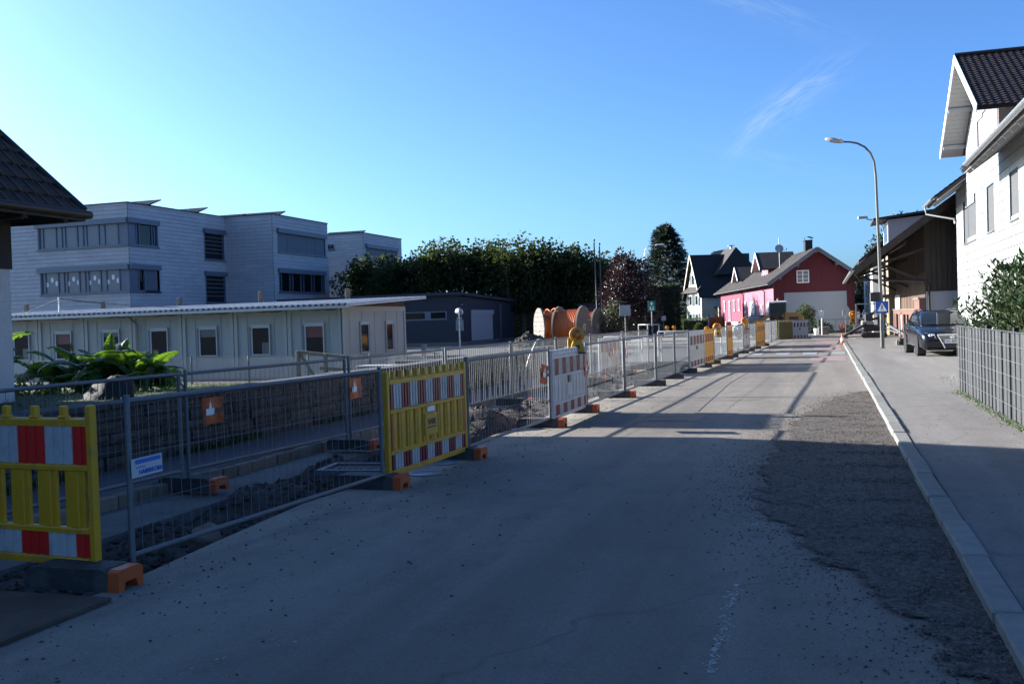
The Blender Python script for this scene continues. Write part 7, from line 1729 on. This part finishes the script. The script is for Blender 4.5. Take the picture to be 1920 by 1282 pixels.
p = onz(1580, 645); tcn_ = thing('traffic_cone', 'faded orange traffic cone on the pavement end', 'traffic cone', (p.x, p.y, .0)); MB().lathe([(.15, .02), (.15, .04), (.105, .05), (.09, .15)], 14).build('lower_cone', K['orange'], tcn_); MB().lathe([(.09, .15), (.065, .32)], 14).build('white_band', K['white'], tcn_); MB().lathe([(.065, .32), (.03, .52), (.001, .52)], 14).build('upper_cone', K['orange'], tcn_); MB().bbox(-.18, .18, -.18, .18, 0, .03, .01).build('base', K['rubber'], tcn_)

# ------------------------------------------------------------------ vehicles
M_carp = mat('black car paint', (.006, .007, .010), .22, .0, var=.1, spec=.4, coat=.35); M_tyre = mat('tyre', (.018, .018, .019), .85, var=.2); M_rim = mat('alloy rim', (.42, .43, .45), .3, .8, var=.1); M_chrome = mat('chrome', (.6, .6, .62), .15, .9, var=.05); M_lens = mat('headlight glass', (.45, .46, .48), .08, .3, var=.3, scale=12, spec=.8); M_carglass = mat('car glass', (.015, .018, .02), .03, 0, var=.1, spec=.8)
def loft(q, secs, mi=0, smooth=True, close_ends=True):
    """secs: list of closed rings with equal point counts"""
    n_ = len(secs[0]); V = [p for s in secs for p in s]; F = [(i * n_ + k, i * n_ + (k + 1) % n_, (i + 1) * n_ + (k + 1) % n_, (i + 1) * n_ + k) for i in range(len(secs) - 1) for k in range(n_)]
    if close_ends: F += [tuple(range(n_ - 1, -1, -1)), tuple(range((len(secs) - 1) * n_, len(secs) * n_))]
    q.add(V, F, mi, smooth)
def car_body(L, W, prof_low, prof_top, yfrac):
    """simple estate body: rings across, front at y=0"""
    secs = []
    for (y, zb, zs, zw, ws, wt) in prof_low:
        h = W / 2; secs.append([(-h * ws * .86, y, zb), (-h * ws, y, zb + .12), (-h * ws, y, zs), (-h * ws * .985, y, zw - .05), (-h * wt, y, zw), (0, y, zw + .025), (h * wt, y, zw), (h * ws * .985, y, zw - .05), (h * ws, y, zs), (h * ws, y, zb + .12), (h * ws * .86, y, zb)])
    return secs
def wheel(parent, x, y, r_, side, name='wheel'):
    T = Matrix.Translation((x, y, r_)) @ Matrix.Rotation(side * PI / 2, 4, 'Y'); q = MB(); q.lathe([(r_ * .62, -.10), (r_ * .93, -.105), (r_, -.07), (r_, .07), (r_ * .93, .105), (r_ * .66, .105)], 26, T=T); w = q.build(name, M_tyre, parent); q = MB(); q.lathe([(.001, .07), (.06, .085), (.07, .06)], 14, T=T); q.lathe([(r_ * .66, .10), (r_ * .60, .085), (r_ * .60, .02), (.001, .0)], 26, T=T)
    for k in range(8): a = 2 * PI * k / 8; q.beam(T @ Vector((.05 * math.cos(a), .05 * math.sin(a), .07)), T @ Vector((r_ * .62 * math.cos(a), r_ * .62 * math.sin(a), .085)), .05, .03)
    q.build('rim', M_rim, w); return w
cxp = onz(1722, 672); car = thing('estate_car', 'black estate car parked behind the slatted fence', 'car', (3.80, 34.35, .065), R(3.2)); W = 1.82
# rings: y, underside, sill/side height, shoulder, side width factor, top width factor
body = [(0.0, .42, .50, .58, .70, .62), (.03, .26, .52, .66, .84, .76), (.12, .22, .58, .74, .93, .86), (.30, .20, .62, .80, .975, .88), (.62, .20, .68, .88, 1.0, .88), (1.05, .22, .72, .945, 1.0, .88), (1.45, .22, .74, .985, 1.0, .90), (1.9, .22, .75, 1.0, 1.0, .92), (3.0, .22, .77, 1.02, 1.0, .92), (4.0, .24, .79, 1.03, .99, .91), (4.5, .26, .78, 1.02, .95, .88), (4.72, .34, .74, .98, .88, .82), (4.77, .42, .66, .90, .80, .74)]
q = MB(); loft(q, car_body(4.77, W, body, None, None)); bo = q.build('body', M_carp, car)
# cabin: glasshouse and roof
cab = [(1.15, .97, .97, .80, .78), (1.35, .97, 1.10, .82, .76), (1.95, .98, 1.405, .85, .66), (2.25, .985, 1.455, .86, .645), (3.2, 1.0, 1.465, .86, .65), (4.1, 1.01, 1.42, .84, .64), (4.35, 1.01, 1.36, .82, .63), (4.62, 1.01, 1.05, .80, .70)]
secs = [[(-W / 2 * wb, y, zb), (-W / 2 * (wb * .35 + wt * .65), y, zb + (zt - zb) * .72), (-W / 2 * wt, y, zt - .015), (-W / 4 * wt, y, zt + .012), (W / 4 * wt, y, zt + .012), (W / 2 * wt, y, zt - .015), (W / 2 * (wb * .35 + wt * .65), y, zb + (zt - zb) * .72), (W / 2 * wb, y, zb)] for (y, zb, zt, wb, wt) in cab]
q = MB(); loft(q, secs); q.build('cabin', M_carp, car)
# windscreen, side windows as panes proud of the cabin
def cabp(y, f, up=.006):
    """point across the cabin section: f -1..1 across"""
    i = max(k for k in range(len(cab)) if cab[k][0] <= y + 1e-6); i = min(i, len(cab) - 2); a, b = cab[i], cab[i + 1]; t = (y - a[0]) / (b[0] - a[0]); zt = a[2] + (b[2] - a[2]) * t; wt = a[4] + (b[4] - a[4]) * t; return Vector((W / 2 * wt * f, y, zt + (.012 if abs(f) < .5 else .012 - .027 * (abs(f) - .5) / .5)))
V = []; F = []; ys_ = [1.19, 1.35, 1.65, 1.95, 2.02]; fs_ = [-.93, -.5, 0, .5, .93]
for y in ys_:
    for f in fs_: p = cabp(y, f); V.append(p + Vector((0, -.012, .010)))
F = [(i * 5 + k, i * 5 + k + 1, (i + 1) * 5 + k + 1, (i + 1) * 5 + k) for i in range(4) for k in range(4)]; q = MB(); q.add(V, F, 0, True); q.build('windscreen', M_carglass, car)
for s in (-1, 1):
    for (y0, y1, y2, y3) in ((1.55, 2.10, 2.72, 2.72), (2.80, 2.80, 3.58, 3.58), (3.66, 3.66, 4.15, 4.32)):
        def sp2(y, f):
            i = max(k for k in range(len(cab)) if cab[k][0] <= y + 1e-6); i = min(i, len(cab) - 2); a, b = cab[i], cab[i + 1]; t = (y - a[0]) / (b[0] - a[0]); zb, zt, wb, wt = [a[k] + (b[k] - a[k]) * t for k in (1, 2, 3, 4)]; wm = wb * .35 + wt * .65; zm = zb + (zt - zb) * .72
            return Vector((s * (W / 2 * (wb + (wm - wb) * f / .72) + .008), y, zb + (zm - zb) * f / .72)) if f <= .72 else Vector((s * (W / 2 * (wm + (wt - wm) * (f - .72) / .28) + .008), y, zm + (zt - zm) * (f - .72) / .28))
        q = MB(); q.add([sp2(y0, .12), sp2(y3, .12), sp2(y2, .72), sp2(y2 - .05, .88), sp2(y1 + .05, .88), sp2(y1, .72)], [(0, 1, 2, 5), (5, 2, 3, 4)]); q.build('side_window', M_carglass, car)
    q = MB(); q.tube([(s * W / 2 * .60, 2.35, 1.47), (s * W / 2 * .60, 2.5, 1.515), (s * W / 2 * .60, 4.0, 1.50), (s * W / 2 * .60, 4.15, 1.44)], .018, 6); q.build('roof_rail', M_chrome, car)
    q = MB(); q.bbox(s * 1.0 - .10, s * 1.0 + .09, 1.50, 1.66, .98, 1.12, .03); q.tube([(s * .88, 1.60, 1.0), (s * .97, 1.58, 1.02)], .02, 6); q.build('mirror', M_carp, car)
    wheel(car, s * .80, .93, .325, s); wheel(car, s * .80, 3.64, .325, s)
    q = MB(); q.lathe([(.36, -.13), (.36, .13)], 24, T=Matrix.Translation((s * .80, .93, .335)) @ Matrix.Rotation(PI / 2, 4, 'Y')); q.lathe([(.36, -.13), (.36, .13)], 24, T=Matrix.Translation((s * .80, 3.64, .335)) @ Matrix.Rotation(PI / 2, 4, 'Y')); q.build_each('wheel_arch', K['black'], car)
    # headlight follows the front corner
    q = MB(); q.add([(s * .46, -.012, .60), (s * .80, .10, .58), (s * .885, .34, .64), (s * .885, .40, .74), (s * .76, .17, .765), (s * .50, .04, .715)], [(0, 1, 4, 5), (1, 2, 3, 4)]); q.fixn = False; hl = q.build('headlight', M_lens, car)
    MB().lathe([(.06, 0), (.065, .02), (.001, .035)], 14, T=Matrix.Translation((s * .62, .045, .67)) @ Matrix.Rotation(PI / 2, 4, 'X')).build('projector', M_chrome, hl)
    MB().bbox(s * .60 - .15, s * .60 + .15, .03, .07, .36, .42, .01).build('fog_lamp', M_lens, car); MB().box(s * .912 - .004, s * .912 + .004, 1.4, 3.2, .33, .35).build('side_strip', M_chrome, car)
    MB().box(s * .905 - .006, s * .905 + .006, 2.742, 2.756, .32, .98).build('door_gap', K['black'], car)
# shield grille, badge, plate, bumper lip
MB().prism([(-.42, .70), (.42, .70), (.26, .40), (.20, .27), (-.20, .27), (-.26, .40)], -.035, .06, 'xz').build('grille', K['black'], car)
q = MB()
for a, b in (((-.43, .70), (-.27, .40)), ((-.27, .40), (-.21, .27)), ((.43, .70), (.27, .40)), ((.27, .40), (.21, .27)), ((-.43, .70), (.43, .70))): q.beam((a[0], -.04, a[1]), (b[0], -.04, b[1]), .03, .025, up=(0, 1, 0))
for z in (.615, .66, .57): q.box(-.36, .36, -.042, -.036, z - .004, z + .004)
q.build('grille_trim', M_chrome, car)
bd_ = MB(); bd_.lathe([(.072, 0), (.072, .012), (.060, .012), (.060, .006), (.001, .006)], 20, T=Matrix.Translation((0, -.043, .625)) @ Matrix.Rotation(PI / 2, 4, 'X')); bdo = bd_.build('badge', M_chrome, car)
q = MB()
for pts in (((-.03, .05), (0, .006)), ((.03, .05), (0, .006)), ((-.052, .012), (-.028, -.048)), ((-.028, -.048), (0, -.006)), ((0, -.006), (.028, -.048)), ((.028, -.048), (.052, .012))): q.beam((pts[0][0], -.058, .625 + pts[0][1]), (pts[1][0], -.058, .625 + pts[1][1]), .011, .006, up=(0, 1, 0))
q.build('badge_letters', M_chrome, bdo)
pl_ = MB().bbox(-.26, .26, -.062, -.044, .425, .545, .004).build('number_plate', K['white'], car); MB().box(-.258, -.215, -.0645, -.0625, .428, .542).build('blue_strip', K['blue'], pl_)
text('DO 309EA', .112, K['black'], pl_, (.022, -.065, .484), (PI / 2, 0, 0), sx=.84, bold=.002); MB().bbox(-.013, .013, -.0645, -.0625, .47, .50, .003).build('crest', K['sheet_red'], pl_)
MB().bbox(-.74, .74, -.005, .1, .20, .25, .02).build('front_lip', M_carp, car); MB().box(-.2, .2, 1.30, 1.42, 1.16, 1.20).build('inner_mirror', K['black'], car) if False else None
MB().box(-.68, -.60, 1.545, 1.555, 1.21, 1.25).build('toll_sticker', mat('sticker', (.2, .4, .4), .5), car) if False else None
# second car, dark, partly hidden by the fence
p = ony(1396, 622, 66); c2 = thing('hatchback_car', 'dark hatchback parked before the pink house behind the fence', 'car', (p.x, 66, 0), R(-20)); q = MB(); loft(q, [[(x * .86, y_ * .86, z_) if False else (x, y_, z_) for (x, y_, z_) in s] for s in car_body(4.2, 1.72, None, None, None)] if False else car_body(4.2, 1.72, [(y * .88, a, b, c, d, e) for (y, a, b, c, d, e) in body], None, None)); q.build('body', M_carp, c2)
sc2 = [[(x * .95, y * .88, z * 1.0) for (x, y, z) in s] for s in secs]; q = MB(); loft(q, sc2); q.build('cabin', M_carglass, c2); q = MB(); q.bbox(-.55, .55, 1.85, 3.8, 1.455, 1.49, .03); q.build('roof_panel', M_carp, c2)
for s in (-1, 1):
    wheel(c2, s * .76, .85, .31, s); wheel(c2, s * .76, 3.2, .31, s); MB().bbox(s * .95 - .1, s * .95 + .08, 1.3, 1.44, .98, 1.1, .03).build('mirror', M_carp, c2); q = MB(); q.add([(s * .46, -.012, .60), (s * .78, .10, .58), (s * .84, .32, .66), (s * .74, .17, .755), (s * .50, .04, .715)], [(0, 1, 3, 4), (1, 2, 3)]); q.fixn = False; q.build('headlight', M_lens, c2)
    q = MB(); q.beam((s * .66, 1.05, 1.0), (s * .56, 1.75, 1.43), .05, .05); q.build('pillar', M_carp, c2)
# ---- wheel loader
M_load = mat('loader yellow', (.30, .15, .02), .5, var=.15, scale=3, dirt=(.12, .08, .04), dscale=2, damt=.6); M_ldark = mat('loader dark frame', (.03, .03, .032), .6, var=.2)
wlp = ony(1468, 620, 64.0); ld_ = thing('wheel_loader', 'yellow wheel loader with glazed cab behind the end barricades', 'wheel loader', (wlp.x - .25, 64.0, 0), 0); ld_.scale = (1.1, 1.1, 1.12)
q = MB(); q.prism([(.35, .75), (1.32, .62), (1.42, .95), (1.3, 1.25), (1.0, 1.42), (.4, 1.45)], -.55, .55, 'xz'); q.build('engine_hood', M_load, ld_); MB().box(.6, 1.1, -.56, -.552, .8, 1.2).build('grille', M_ldark, ld_)
MB().bbox(-1.3, 1.3, -.35, .35, .45, .75, .05).build('chassis', M_ldark, ld_)
q = MB()
for x, y in ((-.42, -.48), (-.42, .48), (.38, -.48), (.38, .48)): q.box(x - .04, x + .04, y - .04, y + .04, .78, 2.0)
q.box(-.46, .42, -.52, .52, .76, .95); cab_ = q.build('cab_frame', M_ldark, ld_); MB().bbox(-.52, .50, -.58, .58, 2.001, 2.08, .03).build('cab_roof', K['white'], ld_)
for r4 in ((-.375, .335, -.47, -.46), (-.375, .335, .46, .47)): MB().box(r4[0], r4[1], r4[2], r4[3], .96, 1.98).build('cab_window', M_carglass, ld_)
MB().box(-.45, -.44, -.43, .43, .96, 1.98).build('cab_window', M_carglass, ld_); MB().lathe([(.05, 2.082), (.05, 2.2), (.02, 2.24)], 10).build('beacon', K['amber'], ld_)
for sd_ in (-.38, .38): q = MB(); q.beam((-.5, sd_, 1.25), (-1.3, sd_, .95), .1, .16); q.beam((-1.3, sd_, .95), (-1.75, sd_, .5), .1, .14); q.build('lift_arm', M_load, ld_)
q = MB(); q.tube([(-.45, 0, .8), (-1.15, 0, 1.0)], .05, 8); q.build('cylinder', M_chrome, ld_); q = MB(); q.prism([(-1.7, .25), (-2.3, .15), (-2.35, .25), (-2.0, .35), (-1.9, .8), (-1.75, .85)], -.9, .9, 'xz'); q.build('bucket', M_load, ld_)
for x in (-.95, .85):
    for s in (-1, 1):
        T = Matrix.Translation((x, s * .62, .48)) @ Matrix.Rotation(-s * PI / 2, 4, 'X'); w_ = MB().lathe([(.26, -.16), (.45, -.16), (.48, -.1), (.48, .1), (.45, .16), (.26, .16)], 22, T=T).build('wheel', M_tyre, ld_); MB().lathe([(.27, .12), (.15, .08), (.001, .10)], 16, T=T).build('rim', M_load, w_)
# worker-less tracked lift on spread outriggers
M_lw = mat('lift white', (.32, .32, .32), .5, var=.08, dirt=(.3, .3, .3), dscale=3, damt=.4); M_lg = mat('lift grey', (.045, .05, .06), .55, var=.1)
p = ony(1642, 630, 59.0); lf = thing('tracked_lift', 'compact white and grey tracked lift standing on spread outriggers', 'lift', (p.x, 59.0, .0))
MB().bbox(-.7, .55, -.4, .4, .42, .78, .06).build('undercarriage', M_ldark, lf)
for s in (-1, 1): MB().prism([(-.65, .05), (.5, .05), (.62, .18), (.5, .34), (-.65, .34), (-.78, .18)], s * .38 - .1, s * .38 + .1, 'xz').build('track', K['rubber'], lf)
MB().bbox(-.75, -.1, -.3, .3, .785, 1.02, .05).build('hood', M_lw, lf); q = MB(); q.bbox(-.55, -.12, -.16, .16, 1.03, 1.48, .03); q.build('control_box', M_lg, lf); q = MB(); q.bbox(.12, .50, -.2, .2, .79, 1.7, .04); q.build('turret', M_lg, lf); MB().beam((.3, 0, 1.72), (-.55, 0, 1.12), .16, .18).build('boom', M_lw, lf); MB().beam((-.5, -.22, 1.0), (.6, -.22, 1.25), .13, .14).build('jib', M_ldark, lf)
q = MB()
for (a, b) in (((-1.0, .75), (-1.0, 1.95)), ((-1.0, 1.95), (.1, 1.95)), ((-1.0, 1.4), (-.4, 1.4)), ((.1, 1.95), (.1, 1.3))): 
    for y in (-.35, .35): q.beam((a[0], y, a[1]), (b[0], y, b[1]), .06, .06, up=(0, 1, 0))
q.build_each('basket_bar', M_lw, lf)
for (x, y) in ((-1.95, -2.0), (1.6, -1.9), (-1.7, 1.8), (1.7, 1.8)):
    sx = 1 if x > 0 else -1; sy = 1 if y > 0 else -1; q = MB(); q.beam((sx * .5, sy * .25, .85), (x * .92, y * .92, .18), .10, .12); q.beam((sx * .4, sy * .25, .60), (x * .7, y * .7, .30), .06, .07); q.build('outrigger', M_lg, lf); MB().lathe([(.16, .012), (.16, .05), (.05, .08), (.05, .2)], 14, T=Matrix.Translation((x * .93, y * .93, 0))).build('outrigger_pad', K['rubber'], lf)
# odds and ends by the barn
p = onz(1690, 664); 
o = MB().bbox(-.25, .25, -.2, .2, 0, .22, .02).build('stone_block', mat('pale stone', (.12, .115, .105), .9)); o.location = (ony(1692, 640, 46).x, 46, .065); tag(o, 'pale stone block at the corner of the brick wall by the car', 'block')
q = ony(1696, 620, 45.5); t = thing('hand_cart', 'dark upright hand cart against the brick wall behind the car', 'cart', (q.x, 45.6, .065)); MB().tube([(-.18, 0, .2), (-.15, .05, 1.1), (.15, .05, 1.1), (.18, 0, .2)], .025, 6).build('handle_frame', K['black'], t); MB().bbox(-.22, .22, -.2, .1, .18, .3, .02).build('load_plate', K['black'], t)
for s in (-1, 1): MB().lathe([(.14, -.03), (.14, .03)], 14, T=Matrix.Translation((s * .2, .1, .14)) @ Matrix.Rotation(PI / 2, 4, 'Y')).build('wheel', K['rubber'], t)
